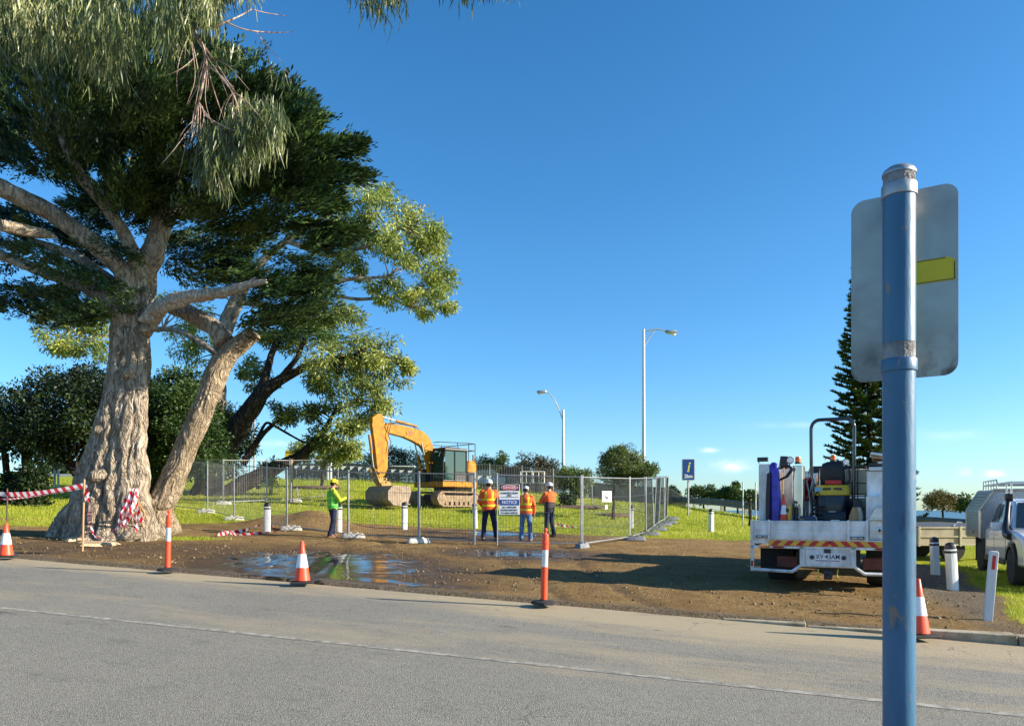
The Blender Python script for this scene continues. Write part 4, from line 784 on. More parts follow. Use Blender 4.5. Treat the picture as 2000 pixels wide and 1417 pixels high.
# ---- white bollards
def bollard():
    o = empty('bollard', (0, 0, 0)); b = MB(); b.loft([(0, 0, -.1, .085, .085), (0, 0, .70, .085, .085)], 24, 5); b.build('body', 'wwood', o, bevel=.004)
    b = MB(); b.loft([(0, 0, .70, .088, .088), (0, 0, .745, .088, .088)], 24, 5); b.build('lower_black_band', 'black', o)
    b = MB(); b.loft([(0, 0, .745, .0855, .0855), (0, 0, .78, .0855, .0855)], 24, 5); b.build('reflector_band', 'band', o)
    b = MB(); b.loft([(0, 0, .78, .09, .09), (0, 0, .84, .09, .09), (0, 0, .875, .078, .078), (0, 0, .90, .05, .05), (0, 0, .912, .012, .012)], 24, 3); b.build('cap', 'black', o); return o
b0 = bollard(); first = True
for (px, py, sc_, tx, ty, lb) in [(522, 1040, 1.08, 0, 0, 'white bollard with black cap and striped tape lying across its foot'), (663, 1038, 1.05, 0, 0, 'white bollard partly hidden behind the worker in green'), (790, 1033, 1.06, 0, 0, 'white bollard in front of the excavator bucket'),
                              (928, 1031, 1.0, 0, .02, 'white bollard beside the lone gate post'), (1233, 1031, 1.0, 0, 0, 'white bollard inside the corner of the mesh fence'), (1389, 1038, 1.0, 0, 0, 'white bollard alone on the lawn left of the tray truck'),
                              (1827, 1122, .93, -.03, .02, 'white bollard nearer the trailer, left of the pair by the gravel'), (1861, 1150, .98, -.02, .05, 'weathered white bollard, right of the pair by the gravel')]:
    o = b0 if first else copy_tree(b0); first = False; p = G(px, py); o.location = p; o.scale = (sc_,) * 3; o.rotation_euler = (tx, -ty, rng.uniform(0, .6))
    tag(o, lb, 'bollard', 'white bollards with black caps round the site')
# ---- cones
def cone(parent_name='traffic_cone', hgt=.72):
    o = empty(parent_name, (0, 0, 0)); q = hgt / .72
    b = MB(); b.box((0, 0, .018 * q), (.38 * q, .38 * q, .036 * q)); b.build('base', 'rubber', o, bevel=.012)
    def ring(z0, z1, nm, m, e=0, top=False):
        b = MB(); rr = lambda z: (.145 - .118 * (z / .72)) * q + e
        pr = [(rr(z0), z0 * q), (rr(z1), z1 * q)]
        if z0 < .05: pr = [(.165 * q, .036 * q), (.152 * q, .055 * q)] + pr
        if top: pr += [(rr(z1) * .8, z1 * q + .006)]
        b.lathe(pr, n=28); return b.build(nm, m, o)
    ring(.05, .27, 'lower_body', 'cone'); ring(.27, .505, 'reflective_sleeve', 'band', .003); ring(.505, .72, 'upper_body', 'cone', 0, True); return o
c0 = cone(); first = True
for (px, py, lb) in [(12, 1088, 'orange and white cone at the left edge of the road, left of the big tree'), (590, 1138, 'orange and white cone on the kerb in front of the puddle'), (1793, 1243, 'orange and white cone half hidden behind the blue sign pole')]:
    o = c0 if first else copy_tree(c0); first = False; o.location = G(px, py); o.rotation_euler = (0, 0, rng.uniform(0, .4)); tag(o, lb, 'traffic cone', 'orange and white cones along the kerb')
def ttop():
    o = empty('lane_post', (0, 0, 0)); b = MB(); b.lathe([(.19, 0), (.19, .03), (.165, .045), (.07, .055), (.055, .07)], n=8); b.build('base', 'rubber', o)
    def seg(z0, z1, r, nm, m): b = MB(); b.lathe([(r, z0), (r, z1)], n=20); return b.build(nm, m, o)
    seg(.06, .55, .049, 'lower_body', 'cone'); seg(.55, .80, .0475, 'reflective_sleeve', 'silver')
    b = MB(); b.lathe([(.049, .80), (.049, .88), (.055, .885), (.055, .91), (.049, .915), (.049, 1.0), (.045, 1.03), (.02, 1.045), (.015, 1.06), (.026, 1.075), (.030, 1.095), (.022, 1.115), (.006, 1.125)], n=20); b.build('handle_top', 'cone', o); return o
t0 = ttop(); first = True
for (px, py, lb) in [(327, 1114, 'orange lane post with silver sleeve in front of the leaning tree stem'), (1062, 1179, 'orange lane post with silver sleeve right of the puddle, nearest the camera')]:
    o = t0 if first else copy_tree(t0); first = False; o.location = G(px, py); o.scale = (1.02,) * 3; tag(o, lb, 'lane post', 'orange lane posts on the kerb')
    o.rotation_euler = (0, R(1.5), 0)
# ---- guide post with red reflector
o = empty('guide_post', G(1929, 1210), R(-16), 'white timber guide post with red reflector on the grass verge', 'guide post'); o.rotation_euler = (R(2), R(4), R(-16))
b = MB(); b.prism([(-.055, -.1), (.055, -.1), (.055, .98), (.045, 1.0), (-.045, 1.0), (-.055, .98)], -.035, .035); b.build('post', 'wwood', o, bevel=.006); b = MB(); b.box((0, -.038, .84), (.045, .006, .2)); b.build('reflector', 'red', o, bevel=.002)
# ---- red and white tape
def tapemat():
    m = bpy.data.materials.new('striped_tape'); m.use_nodes = True; t = m.node_tree; p = t.nodes['Principled BSDF']; a = t.nodes.new('ShaderNodeAttribute'); a.attribute_name = 'stripe'
    f = t.nodes.new('ShaderNodeMath'); f.operation = 'FRACT'; t.links.new(a.outputs['Fac'], f.inputs[0]); g = t.nodes.new('ShaderNodeMath'); g.operation = 'GREATER_THAN'; g.inputs[1].default_value = .5; t.links.new(f.outputs[0], g.inputs[0])
    x = t.nodes.new('ShaderNodeMixRGB'); x.inputs[1].default_value = (.78, .78, .80, 1); x.inputs[2].default_value = (.62, .015, .03, 1); t.links.new(g.outputs[0], x.inputs[0]); t.links.new(x.outputs[0], p.inputs['Base Color']); p.inputs['Roughness'].default_value = .35; tr = t.nodes.new('ShaderNodeBsdfTranslucent'); t.links.new(x.outputs[0], tr.inputs[0]); ms = t.nodes.new('ShaderNodeMixShader'); ms.inputs[0].default_value = .45; t.links.new(p.outputs[0], ms.inputs[1]); t.links.new(tr.outputs[0], ms.inputs[2]); t.links.new(ms.outputs[0], t.nodes['Material Output'].inputs[0])
    return m
TAPE = tapemat()
def ribbon(pts, wd=.075, tw=0., crumple=.0, seed=0, name='tape', parent=None, period=.22, origin=(0, 0, 0), up=(0, 0, 1)):
    P = np.array([list(p) for p in pts], float); D = np.r_[0, np.cumsum(np.linalg.norm(np.diff(P, axis=0), axis=1))]; n = max(6, int(D[-1] / .05)); s = np.linspace(0, D[-1], n); C = np.stack([np.interp(s, D, P[:, k]) for k in range(3)], -1)
    for _ in range(3): C[1:-1] = (C[:-2] + 2 * C[1:-1] + C[2:]) / 4
    T = unit(np.gradient(C, axis=0)); u = np.array(up, float)[None]; U = u - T * (T * u).sum(-1, keepdims=True); U = unit(U); Vv = np.cross(T, U); a = tw * s + crumple * (fbm(s * 4, 0 * s, seed, 3) - .45) * 8
    Wv = U * np.cos(a)[:, None] + Vv * np.sin(a)[:, None]; k = (np.arange(3) - 1)[None, :, None] / 2 * wd; V = C[:, None] + Wv[:, None] * k + crumple * .06 * (np.stack([fbm(s * 6, s * 0 + j, seed + 3, 3) - .45 for j in range(3)], -1))[:, None]
    st = (s[:, None] + (np.arange(3) - 1)[None] / 2 * wd) / period; V = V.reshape(-1, 3) - np.array(origin); o = npmesh(name, V, gridfaces(n, 3), TAPE, parent, dict(stripe=st.ravel()), smooth=True); return o
def sagline(a, b, sag, n=12):
    a, b = Vector(a), Vector(b); return [a.lerp(b, i / n) - Vector((0, 0, 4 * sag * (i / n) * (1 - i / n))) for i in range(n + 1)]
s_ = MB(); s_.tube([(0, 0, -.1), (.02, 0, .8), (.045, 0, 1.66)], .022, 7); st1 = G(161, 1076); s_.build('stake', 'bare', label='bare timber stake standing in front of the big trunk', cat='stake', loc=st1)
s_ = MB(); s_.tube([(0, 0, -.1), (0, 0, 1.35)], .02, 7); st2 = GX(14, 19.2); s_.build('stake', mat('dark_stake', (.10, .07, .05), .8), label='dark stake at the left edge carrying the tape', cat='stake', loc=st2)
tp = empty('barrier_tape', st2 + Vector((0, 0, 1.15)), 0, 'red and white tape stretched from the left edge stake to the big trunk', 'barrier tape'); org = tuple(tp.location)
Lft = GX(-120, 19.0) + Vector((0, 0, 1.25)); A1 = st2 + Vector((0, 0, 1.2)); B1 = st1 + Vector((.04, .02, 1.52))
ribbon([Lft] + sagline(A1, B1, .06), .12, .02, .03, 3, 'upper_strand', tp, origin=org, period=.36); ribbon([Lft - Vector((0, 0, .12))] + sagline(A1 - Vector((0, 0, .13)), B1 - Vector((0, 0, .03)), .03), .05, .3, .1, 5, 'lower_strand', tp, origin=org)
g1 = G(205, 1052); g2 = W(238, 1020, 19.4); g3 = W(262, 968, 19.3)
tp = empty('barrier_tape', B1, 0, 'red and white tape drooping from the timber stake along the foot of the trunk', 'barrier tape'); org = tuple(B1)
ribbon([B1, B1 + Vector((.12, -.05, -.25)), W(176, 1018, 18.9), W(184, 1048, 18.9), W(205, 1052, 19), W(222, 1036, 19.1), W(240, 1018, 19.3)], .09, .6, .35, 7, 'drooping_strand', tp, origin=org); ribbon([B1, B1 + Vector((.05, -.03, -.2)), B1 + Vector((.09, -.05, -.35))], .09, .6, .6, 8, 'knot', tp, origin=org)
bp = W(268, 1045, 19.3); tp = empty('barrier_tape', bp, 0, 'crumpled bundle of red and white tape hung over leaning sticks at the trunk', 'barrier tape')
rt = random.Random(4)
for i in range(13):
    x0 = 262 + rt.uniform(-8, 22); x1 = 262 + rt.uniform(-35, 28); y1 = rt.uniform(1005, 1050) if x1 > 250 else rt.uniform(1000, 1030); Y = 19.3 + rt.uniform(-.15, .2)
    ribbon([W(x0, 958 + rt.uniform(-6, 6), Y + .15), W((x0 + x1) / 2 + rt.uniform(-4, 4), 985 + rt.uniform(-8, 8), Y), W(x1 + rt.uniform(-5, 5), (985 + y1) / 2 + 5, Y - .1), W(x1 + rt.uniform(-8, 8), y1, Y - .15)], .10, rt.uniform(-.8, .8), .45, i, 'loose_strand', tp, origin=tuple(bp))
for i, (xa, ya, xb, yb) in enumerate([(306, 1052, 268, 972), (296, 1053, 262, 975), (284, 1054, 272, 985), (262, 1054, 270, 980), (250, 1052, 266, 990), (240, 1050, 262, 1000)]):
    s_ = MB(); a = G(xa, ya); c = W(xb, yb, 19.6); s_.tube([(0, 0, -.03), c - a], .018, 6); s_.build('stick', 'bare', label='thin timber stick leaning in the bundle at the foot of the trunk', cat='stick', group='timber sticks leaning against the trunk', loc=a)
ga = G(425, 1047); tp = empty('barrier_tape', ga, 0, 'red and white tape lying on the mud round the foot of the lone bollard', 'barrier tape'); up = Vector((0, 0, .04)); org = tuple(ga)
ribbon([ga + up, G(452, 1043) + up * 1.5, G(480, 1040) + up * 2, G(500, 1036) + up * 4, W(522, 1025, 24.9), W(535, 1029, 25.1), G(552, 1035) + up * 2], .13, .5, .2, 11, 'upper_strand', tp, origin=org, period=.3)
ribbon([G(432, 1040) + up, G(465, 1046) + up, G(505, 1043) + up, G(560, 1038) + up], .10, .4, .2, 13, 'lower_strand', tp, origin=org, period=.3)
rp = G(1084, 1030); tp = ribbon([rp + up, rp + Vector((.15, .05, .18)), rp + Vector((.3, 0, .05)), rp + Vector((.5, .1, .03)), rp + Vector((.85, .1, .02))], .09, .8, .6, 12, 'barrier_tape', origin=tuple(rp)); tp.location = rp; tag(tp, 'scrap of red and white tape beside the folded-arm worker', 'barrier tape')
# scattered split wood by the trunk
for i, (px, py, ln, a) in enumerate([(150, 1055, .5, .3), (165, 1050, .35, -.5), (195, 1062, 1.1, .05), (178, 1067, .5, .5), (140, 1058, .3, 1.2), (212, 1064, .4, -.3)]):
    s_ = MB(); s_.box((0, 0, .04), (ln, .14, .07), rz=a, ry=.05, taper=.7); s_.build('wood_offcut', cutm, bevel=.01, label='split piece of pale wood lying at the foot of the trunk', cat='wood', group='wood offcuts at the foot of the trunk', loc=G(px, py))
# ================================================================ sign pole close to the camera
polem = mat('chipped_blue_paint', (.038, .125, .225), .42, var=.22, scale=6, bump=.07, bscale=60, stretch=(1, 1, .25))
def chipped():
    t = polem.node_tree; p = t.nodes['Principled BSDF']; src = p.inputs['Base Color'].links[0].from_socket
    def thr(scale, lo, st, zlo=None):
        tcn = t.nodes.new('ShaderNodeTexCoord'); mp_ = t.nodes.new('ShaderNodeMapping'); mp_.inputs['Scale'].default_value = st; t.links.new(tcn.outputs['Object'], mp_.inputs[0]); n = t.nodes.new('ShaderNodeTexNoise'); n.inputs['Scale'].default_value = scale; n.inputs['Detail'].default_value = 5; n.inputs['Roughness'].default_value = .65
        t.links.new(mp_.outputs[0], n.inputs[0]); m_ = t.nodes.new('ShaderNodeMath'); m_.operation = 'MULTIPLY_ADD'; m_.use_clamp = True; m_.inputs[1].default_value = 30; m_.inputs[2].default_value = -30 * lo; t.links.new(n.outputs[0], m_.inputs[0]); return m_.outputs[0]
    x = t.nodes.new('ShaderNodeMixRGB'); x.inputs[2].default_value = (.20, .16, .13, 1); t.links.new(thr(19, .635, (1, 1, .5)), x.inputs[0]); t.links.new(src, x.inputs[1])
    y = t.nodes.new('ShaderNodeMixRGB'); y.inputs[2].default_value = (.03, .06, .13, 1); t.links.new(thr(3.5, .57, (1, 1, .35)), y.inputs[0]); t.links.new(x.outputs[0], y.inputs[1])
    z = t.nodes.new('ShaderNodeMixRGB'); z.inputs[2].default_value = (.33, .20, .16, 1); t.links.new(thr(34, .65, (1, 1, .25)), z.inputs[0]); t.links.new(y.outputs[0], z.inputs[1]); t.links.new(z.outputs[0], p.inputs['Base Color'])
chipped()
baremetal = mat('flaking_paint_on_steel', (.05, .04, .033), .7, c2=(.26, .28, .30), scale=16, bump=.6, bscale=60)
PX, PY = (1756 - CX) / F * 1.78, 1.78; pz = float(plane(PX, PY)) - .15
sp_ = empty('sign_pole', (PX, PY, pz), 0, 'chipped blue steel sign pole close to the camera, sign plate seen from behind', 'sign pole')
def zz(py): return CAMZ + (HZ - py) / F * 1.745 - pz
rp_ = .0362
b = MB(); b.lathe([(rp_, -.3), (rp_, zz(712))], n=48); b.build('lower_pole', polem, sp_)
b = MB(); b.lathe([(rp_ - .0008, zz(712)), (rp_ - .0008, zz(660))], n=48); b.build('flaked_collar', baremetal, sp_)
b = MB(); b.lathe([(rp_, zz(664)), (rp_, zz(372))], n=48); b.build('upper_pole', polem, sp_)
b = MB(); b.lathe([(rp_ - .001, zz(372)), (rp_ - .001, zz(324))], n=48); b.build('pole_head', baremetal, sp_)
b = MB(); b.lathe([(rp_ + .001, zz(330)), (rp_ + .0015, zz(326)), (rp_ - .002, zz(320)), (rp_ * .7, zz(314.5)), (rp_ * .25, zz(313)), (.002, zz(312.8))], n=40); b.build('cap', 'galv', sp_)
b = MB(); b.lathe([(rp_ + .0025, zz(374)), (rp_ + .003, zz(372)), (rp_ + .003, zz(351)), (rp_ + .002, zz(349))], n=40); b.box((.01, rp_ + .012, zz(361)), (.05, .02, .024)); b.build('upper_clamp', 'galv', sp_, bevel=.001)
b = MB(); b.lathe([(rp_ + .003, zz(721)), (rp_ + .0035, zz(719)), (rp_ + .0035, zz(698)), (rp_ + .0025, zz(696))], n=40); b.box((.01, rp_ + .012, zz(709)), (.05, .02, .024)); b.build('lower_clamp', polem, sp_, bevel=.001)
pl = mat('scratched_aluminium_plate', (.44, .42, .37), .40, .65, .12, 4, .06, 12)
def scratched():
    t = pl.node_tree; p = t.nodes['Principled BSDF']; src = p.inputs['Base Color'].links[0].from_socket
    def lay(src, scale, st, lo, c, k, rot=(0, 0, 0), grad=None):
        tcn = t.nodes.new('ShaderNodeTexCoord'); mp_ = t.nodes.new('ShaderNodeMapping'); mp_.inputs['Scale'].default_value = st; mp_.inputs['Rotation'].default_value = rot; t.links.new(tcn.outputs['Object'], mp_.inputs[0]); n = t.nodes.new('ShaderNodeTexNoise'); n.inputs['Scale'].default_value = scale; n.inputs['Detail'].default_value = 5; t.links.new(mp_.outputs[0], n.inputs[0])
        m_ = t.nodes.new('ShaderNodeMath'); m_.operation = 'MULTIPLY_ADD'; m_.use_clamp = True; m_.inputs[1].default_value = k; m_.inputs[2].default_value = -k * lo; t.links.new(n.outputs[0], m_.inputs[0]); f = m_.outputs[0]
        if grad: s = t.nodes.new('ShaderNodeSeparateXYZ'); t.links.new(tcn.outputs['Object'], s.inputs[0]); g = t.nodes.new('ShaderNodeMapRange'); g.inputs[1].default_value = grad[0]; g.inputs[2].default_value = grad[1]; t.links.new(s.outputs['Z'], g.inputs[0]); q = t.nodes.new('ShaderNodeMath'); q.operation = 'MULTIPLY'; t.links.new(g.outputs[0], q.inputs[0]); t.links.new(f, q.inputs[1]); f = q.outputs[0]
        x = t.nodes.new('ShaderNodeMixRGB'); x.inputs[2].default_value = (*c, 1); t.links.new(f, x.inputs[0]); t.links.new(src, x.inputs[1]); return x.outputs[0]
    a = lay(src, 5, (1, 1, 1), .45, (.20, .19, .17), 3); a = lay(a, 16, (.35, 1, 4), .70, (.10, .09, .08), 20, (0, R(-35), 0)); a = lay(a, 40, (.3, 1, 3), .72, (.06, .055, .05), 20, (0, R(20), 0)); a = lay(a, 22, (1, 1, .8), .50, (.08, .06, .045), 6, grad=(-.12, -.24)); t.links.new(a, p.inputs['Base Color'])
scratched()
def rrect(w_, h_, r_, n=6, cut=None):
    o = []
    for (cx, cz, a0) in [(w_ / 2 - r_, h_ / 2 - r_, 0), (-w_ / 2 + r_, h_ / 2 - r_, 90), (-w_ / 2 + r_, -h_ / 2 + r_, 180), (w_ / 2 - r_, -h_ / 2 + r_, 270)]:
        for k in range(n + 1): a = R(a0 + 90 * k / n); o.append((cx + r_ * math.cos(a), cz + r_ * math.sin(a)))
    return o
SA = R(-33); ph = .466; pw = .238; zc = (zz(365) + zz(733)) / 2 + .021
b = MB(); b.prism(rrect(pw, ph, .032, 8), rp_ + .022, rp_ + .025)
b.M = None; plo = b.build('sign_plate', pl, sp_); plo.rotation_euler = (0, 0, SA); plo.location = (.014, .02, zc)
b = MB(); st_ = [(-.03, -.0285), (.1145, -.0285), (.1145, .018), (.098, .030), (-.03, .030)]; b.prism(st_, rp_ + .0208, rp_ + .0218); q = b.build('yellow_sticker', mat('dull_yellow_film', (.66, .52, .015), .5, var=.1), plo); q.location = (0, 0, .025)
b = MB()
for (x0, x1, z0, z1) in [(-.02, .092, .0268, .0285), (-.02, .1125, -.0268, -.0252), (.110, .112, -.0252, .016)]: b.bx(x0, x1, rp_ + .0200, rp_ + .0205, z0, z1)
q = b.build('sticker_outline', 'inkblack', plo); q.location = (0, 0, .025)
# ================================================================ the notice boards on the fence
sg = empty('warning_sign', W(995, 975, 21.1), R(3), 'white construction site notice hung on the gate mesh between two workers', 'sign'); sc2 = 21.1 / F
b = MB(); b.box((0, 0, 0), (40 * sc2, .012, 59 * sc2)); b.build('board', 'paintwhite', sg, bevel=.003)
def panel(nm, m, x, y, w_, h_, yy=-.009): b = MB(); b.box((x * sc2, yy, -y * sc2), (w_ * sc2, .003, h_ * sc2)); return b.build(nm, m, sg)
panel('danger_panel', 'inkblack', 0, -23.3, 38, 11.5); b = MB(); b.prism([(17 * sc2 * math.cos(a * math.pi / 14), 23.3 * sc2 + 4.9 * sc2 * math.sin(a * math.pi / 14)) for a in range(28)], -.0125, -.0108); b.build('danger_oval_rim', 'paintwhite', sg)
b = MB(); b.prism([(16 * sc2 * math.cos(a * math.pi / 14), 23.3 * sc2 + 4.2 * sc2 * math.sin(a * math.pi / 14)) for a in range(28)], -.0145, -.0130); b.build('danger_oval', 'inkred', sg); panel('notice_panel', 'blue', 0, 5.5, 38.5, 11)
rule = panel('rule', 'inkblack', 0, -4.6, 34, .8)
for (s, y, z, m) in [('DANGER', -23.3, 6.2, 'paintwhite'), ('CONSTRUCTION', -12.6, 4.7, 'inkblack'), ('SITE', -7.9, 4.7, 'inkblack'), ('NOTICE', 5.5, 8.3, 'paintwhite'), ('ALL VISITORS', 15, 4.8, 'inkblack'), ('PLEASE REPORT', 20.6, 4.8, 'inkblack'), ('TO SITE OFFICE', 26.2, 4.8, 'inkblack')]:
    text('lettering', s, z * sc2, m, sg, (0, -.0165 if s == 'DANGER' else -.0115, -y * sc2), bold=.0015, sx=.98 if s != 'CONSTRUCTION' else .92)
sg2 = empty('notice', W(1185, 969, 22.8), R(38), 'small white notice with a round dark emblem tied to the mesh panel', 'sign'); q2 = 22.8 / F
b = MB(); b.box((0, 0, 0), (26 * q2, .01, 21 * q2)); b.build('board', 'paintwhite', sg2); b = MB(); b.prism([(4.5 * q2 * math.cos(a * math.pi / 10), 5.5 * q2 * math.sin(a * math.pi / 10)) for a in range(20)], -.009, -.006); b.build('emblem', 'inkblack', sg2)
b = MB(); b.prism([(1.6 * q2 * math.cos(a * math.pi / 10), 2.4 * q2 * math.sin(a * math.pi / 10) + .02) for a in range(20)], -.012, -.0095); b.build('emblem_centre', 'paintwhite', sg2)
b = MB(); b.box((0, 0, 0), (.1, .01, .12)); b.build('tag', 'paintwhite', label='tiny white tag hanging under the notice on the mesh panel', cat='tag', loc=W(1184, 990, 22.8), rz=R(38))
# ================================================================ pits, posts and labels on the lawn
for (px, py, m, lb) in [(505, 963, 'exg', 'small dark plaque on a pin in the lawn left of the yellow sign'), (450, 935, 'wwood', 'tiny white marker on the lawn under the leaning trunk'), (582, 969, 'wwood', 'tiny white marker on the lawn by the three poles')]:
    p = G(px, py); b = MB(); b.tube([(0, 0, -.05), (0, 0, .3)], .01, 5); b.box((0, -.02, .34), (.26 if px == 505 else .22, .02, .2 if px == 505 else .09), rx=-.2); b.build('marker', m, label=lb, cat='marker', loc=p)
# shaded pipe curve behind the gate: low bent barrier rail lying on the soil
# ================================================================ people
def skinned(nodes, edges, root, sub=2):
    me = bpy.data.meshes.new('tmp'); me.from_pydata([n[0] for n in nodes], edges, []); o = bpy.data.objects.new('tmp', me); col.objects.link(o)
    o.modifiers.new('s', 'SKIN'); o.modifiers['s'].use_smooth_shade = True
    for i, n in enumerate(nodes): d = me.skin_vertices[0].data[i]; rr = n[1]; d.radius = rr if hasattr(rr, '__len__') else (rr, rr); d.use_root = (i == root)
    m = o.modifiers.new('b', 'SUBSURF'); m.levels = m.render_levels = sub; dg = bpy.context.evaluated_depsgraph_get(); dg.update()
    out = bpy.data.meshes.new_from_object(o.evaluated_get(dg)); bpy.data.objects.remove(o); V = [tuple(v.co) for v in out.vertices]; Fc = [tuple(p.vertices) for p in out.polygons]; bpy.data.meshes.remove(out); return V, Fc
def vestmat(name, main, stripe, band, braces=True, lo=None):
    """high-visibility cloth: reflective hoops at two heights and shoulder straps, in object space"""
    m = mat(name, main, .75, var=.10, scale=7, bump=.6, bscale=9); t = m.node_tree; p = t.nodes['Principled BSDF']; src = p.inputs['Base Color'].links[0].from_socket
    tcn = t.nodes.new('ShaderNodeTexCoord'); s = t.nodes.new('ShaderNodeSeparateXYZ'); t.links.new(tcn.outputs['Object'], s.inputs[0])
    def mt(op, a, b):
        q = t.nodes.new('ShaderNodeMath'); q.operation = op
        for i, v in enumerate((a, b)):
            if isinstance(v, (int, float)): q.inputs[i].default_value = v
            else: t.links.new(v, q.inputs[i])
        return q.outputs[0]
    f = None
    for z in band: g = mt('LESS_THAN', mt('ABSOLUTE', mt('SUBTRACT', s.outputs['Z'], z), 0), .030); f = g if f is None else mt('MAXIMUM', f, g)
    if braces: g = mt('MULTIPLY', mt('LESS_THAN', mt('ABSOLUTE', mt('SUBTRACT', mt('ABSOLUTE', s.outputs['X'], 0), .105), 0), .030), mt('GREATER_THAN', s.outputs['Z'], max(band))); f = mt('MAXIMUM', f, g)
    x = t.nodes.new('ShaderNodeMixRGB'); x.inputs[2].default_value = (*stripe, 1); t.links.new(f, x.inputs[0]); t.links.new(src, x.inputs[1]); t.links.new(x.outputs[0], p.inputs['Base Color']); return m
ORV = vestmat('orange_hivis_vest', (.92, .115, .012), (.88, .68, .02), (1.02, 1.20)); GRV = vestmat('green_hivis_vest', (.10, .52, .05), (.22, .66, .10), (1.02, 1.22), False)
YSH = mat('yellow_green_shirt', (.50, .62, .04), .8, bump=.5, bscale=9); OSH = mat('orange_shirt', (.92, .13, .012), .8, var=.1, bump=.6, bscale=9); DKJ = mat('dark_work_jacket', (.035, .028, .04), .85, var=.4, scale=9, bump=.6, bscale=10)
HW = mat('white_hard_hat', (.80, .80, .80), .3, coat=.4, var=.03); HY = mat('yellow_hard_hat', (.80, .62, .01), .3, coat=.4, var=.04); HAIR = mat('dark_hair', (.02, .014, .010), .7); CUF = mat('silver_cuff', (.6, .6, .62), .4)
def person(loc, rz, label, H=1.8, arms=None, legs=None, top=None, vest=None, lower=None, trou=None, hat=None, hatm=None, head_yaw=0., head_tilt=0., stout=1., cuffz=False, shoes='boots', beard=False, lean=0.):
    o = empty('person', loc, rz, label, 'person', 'workers standing at the mesh fence'); k = H / 1.8; o.scale = (k, k, k)
    arms = arms or dict(L=[(-.27, -.0, 1.12), (-.24, .16, .90)], R=[(.27, 0, 1.12), (.24, .16, .90)]); legs = legs or dict(L=[(-.12, .03, .5), (-.13, -.03, .09)], R=[(.12, .03, .5), (.13, -.03, .09)])
    nodes = [((0, 0, .95), (.13, .10)), ((0, -.01, 1.12), (.12, .095)), ((0, -.01, 1.30), (.14, .10)), ((0, -.02, 1.44), (.08, .08)), ((0, -.005, 1.52), .055), ((0, .01, 1.585), (.062, .07)), ((0, .012, 1.66), (.078, .095)), ((0, .005, 1.735), (.065, .08))]
    edges = [(0, 1), (1, 2), (2, 3), (3, 4), (4, 5), (5, 6), (6, 7)]
    for s, key in ((-1, 'L'), (1, 'R')):
        el, wr = [Vector(q) for q in arms[key]]; sh = Vector((s * .185, -.015, 1.43)); i = len(nodes); fd = (wr - el).normalized(); hand = wr + fd * .075
        nodes += [(tuple(sh), .058), (tuple(el), .043), (tuple(wr), .030), (tuple(hand), (.038, .022))]; edges += [(3, i), (i, i + 1), (i + 1, i + 2), (i + 2, i + 3)]
        sd_ = fd.cross(Vector((0, 0, 1))); sd_ = sd_.normalized() if sd_.length > .1 else Vector((0, 1, 0)); cur = fd.cross(sd_).normalized()
        if cur.z > 0: cur = -cur
        for j, (off, fl) in enumerate([(-.027, .062), (-.009, .075), (.009, .070), (.026, .055)]):
            b = len(nodes); p1 = hand + fd * .03 + sd_ * off; nodes += [(tuple(p1), .0095), (tuple(p1 + fd * fl * .55 + cur * .008), .0085), (tuple(p1 + fd * fl * .85 + cur * .032), .007)]; edges += [(i + 3, b), (b, b + 1), (b + 1, b + 2)]
        b = len(nodes); tp_ = hand - fd * .02 + sd_ * (-s * .038); nodes += [(tuple(tp_), .011), (tuple(tp_ + fd * .035 + sd_ * (-s * .018)), .009), (tuple(tp_ + fd * .06 + cur * .012 + sd_ * (-s * .016)), .008)]; edges += [(i + 3, b), (b, b + 1), (b + 1, b + 2)]
        kn, an = [Vector(q) for q in legs[key]]; i = len(nodes); nodes += [((s * .095, 0, .88), .085), (tuple(kn), .058), (tuple(an), .038), ((an.x, an.y + .14, .045), (.04, .03))]; edges += [(0, i), (i, i + 1), (i + 1, i + 2), (i + 2, i + 3)]
    V, Fc = skinned(nodes, edges, 0, 1)
    hr = Matrix.Translation((0, 0, 1.55)) @ Matrix.Rotation(head_yaw, 4, 'Z') @ Matrix.Rotation(head_tilt, 4, 'X') @ Matrix.Translation((0, 0, -1.55))
    V = [tuple(hr @ Vector(v)) if v[2] > 1.56 and abs(v[0]) < .15 and abs(v[1]) < .17 else v for v in V]
    b = MB(); b.v = V; b.f = Fc; b.mi = [0] * len(Fc); b.M = hr
    b.tube([(0, .095, 1.68), (0, .122, 1.645), (0, .10, 1.63)], [.010, .019, .010], 8)
    for s in (-1, 1): b.ball((s * .083, .0, 1.652), (.013, .022, .033), 8, 6)
    b.ball((0, .075, 1.59), (.035, .03, .022), 8, 6); b.cur = 1
    for s in (-1, 1): b.ball((s * .032, .093, 1.672), (.011, .008, .008), 8, 6)
    b.cur = 2; b.ball((0, .101, 1.612), (.024, .006, .006), 8, 6); b.M = None
    b.build('body', ['skin', 'inkblack', mat('lips', (.35, .12, .09), .5)], o)
    # clothes
    st = stout
    def torso(z0, z1, grow, m, nm, arms_=False, zc=None):
        prof = [(.84, .165, .125, 0), (.92, .17, .13, 0), (1.0, .165, .125, -.005), (1.1, .165, .12, -.01), (1.2, .175, .125, -.012), (1.32, .195, .125, -.015), (1.40, .195, .115, -.02), (1.46, .135, .09, -.02), (1.50, .075, .07, -.012), (1.525, .066, .066, -.008)]
        rg = []; zs = [q[0] for q in prof]
        for z in np.arange(z0, z1 + .001, .03):
            rx, ry, cy = [float(np.interp(z, zs, [q[j] for q in prof])) for j in (1, 2, 3)]; wob = 1 + .045 * (float(noise(z * 9, loc[0], st)) - .5); rg.append((.006 * math.sin(z * 21 + loc[0]), cy, z, (rx * (st if z < 1.4 else 1) + grow) * wob, (ry * (st if z < 1.4 else 1) + grow) * wob))
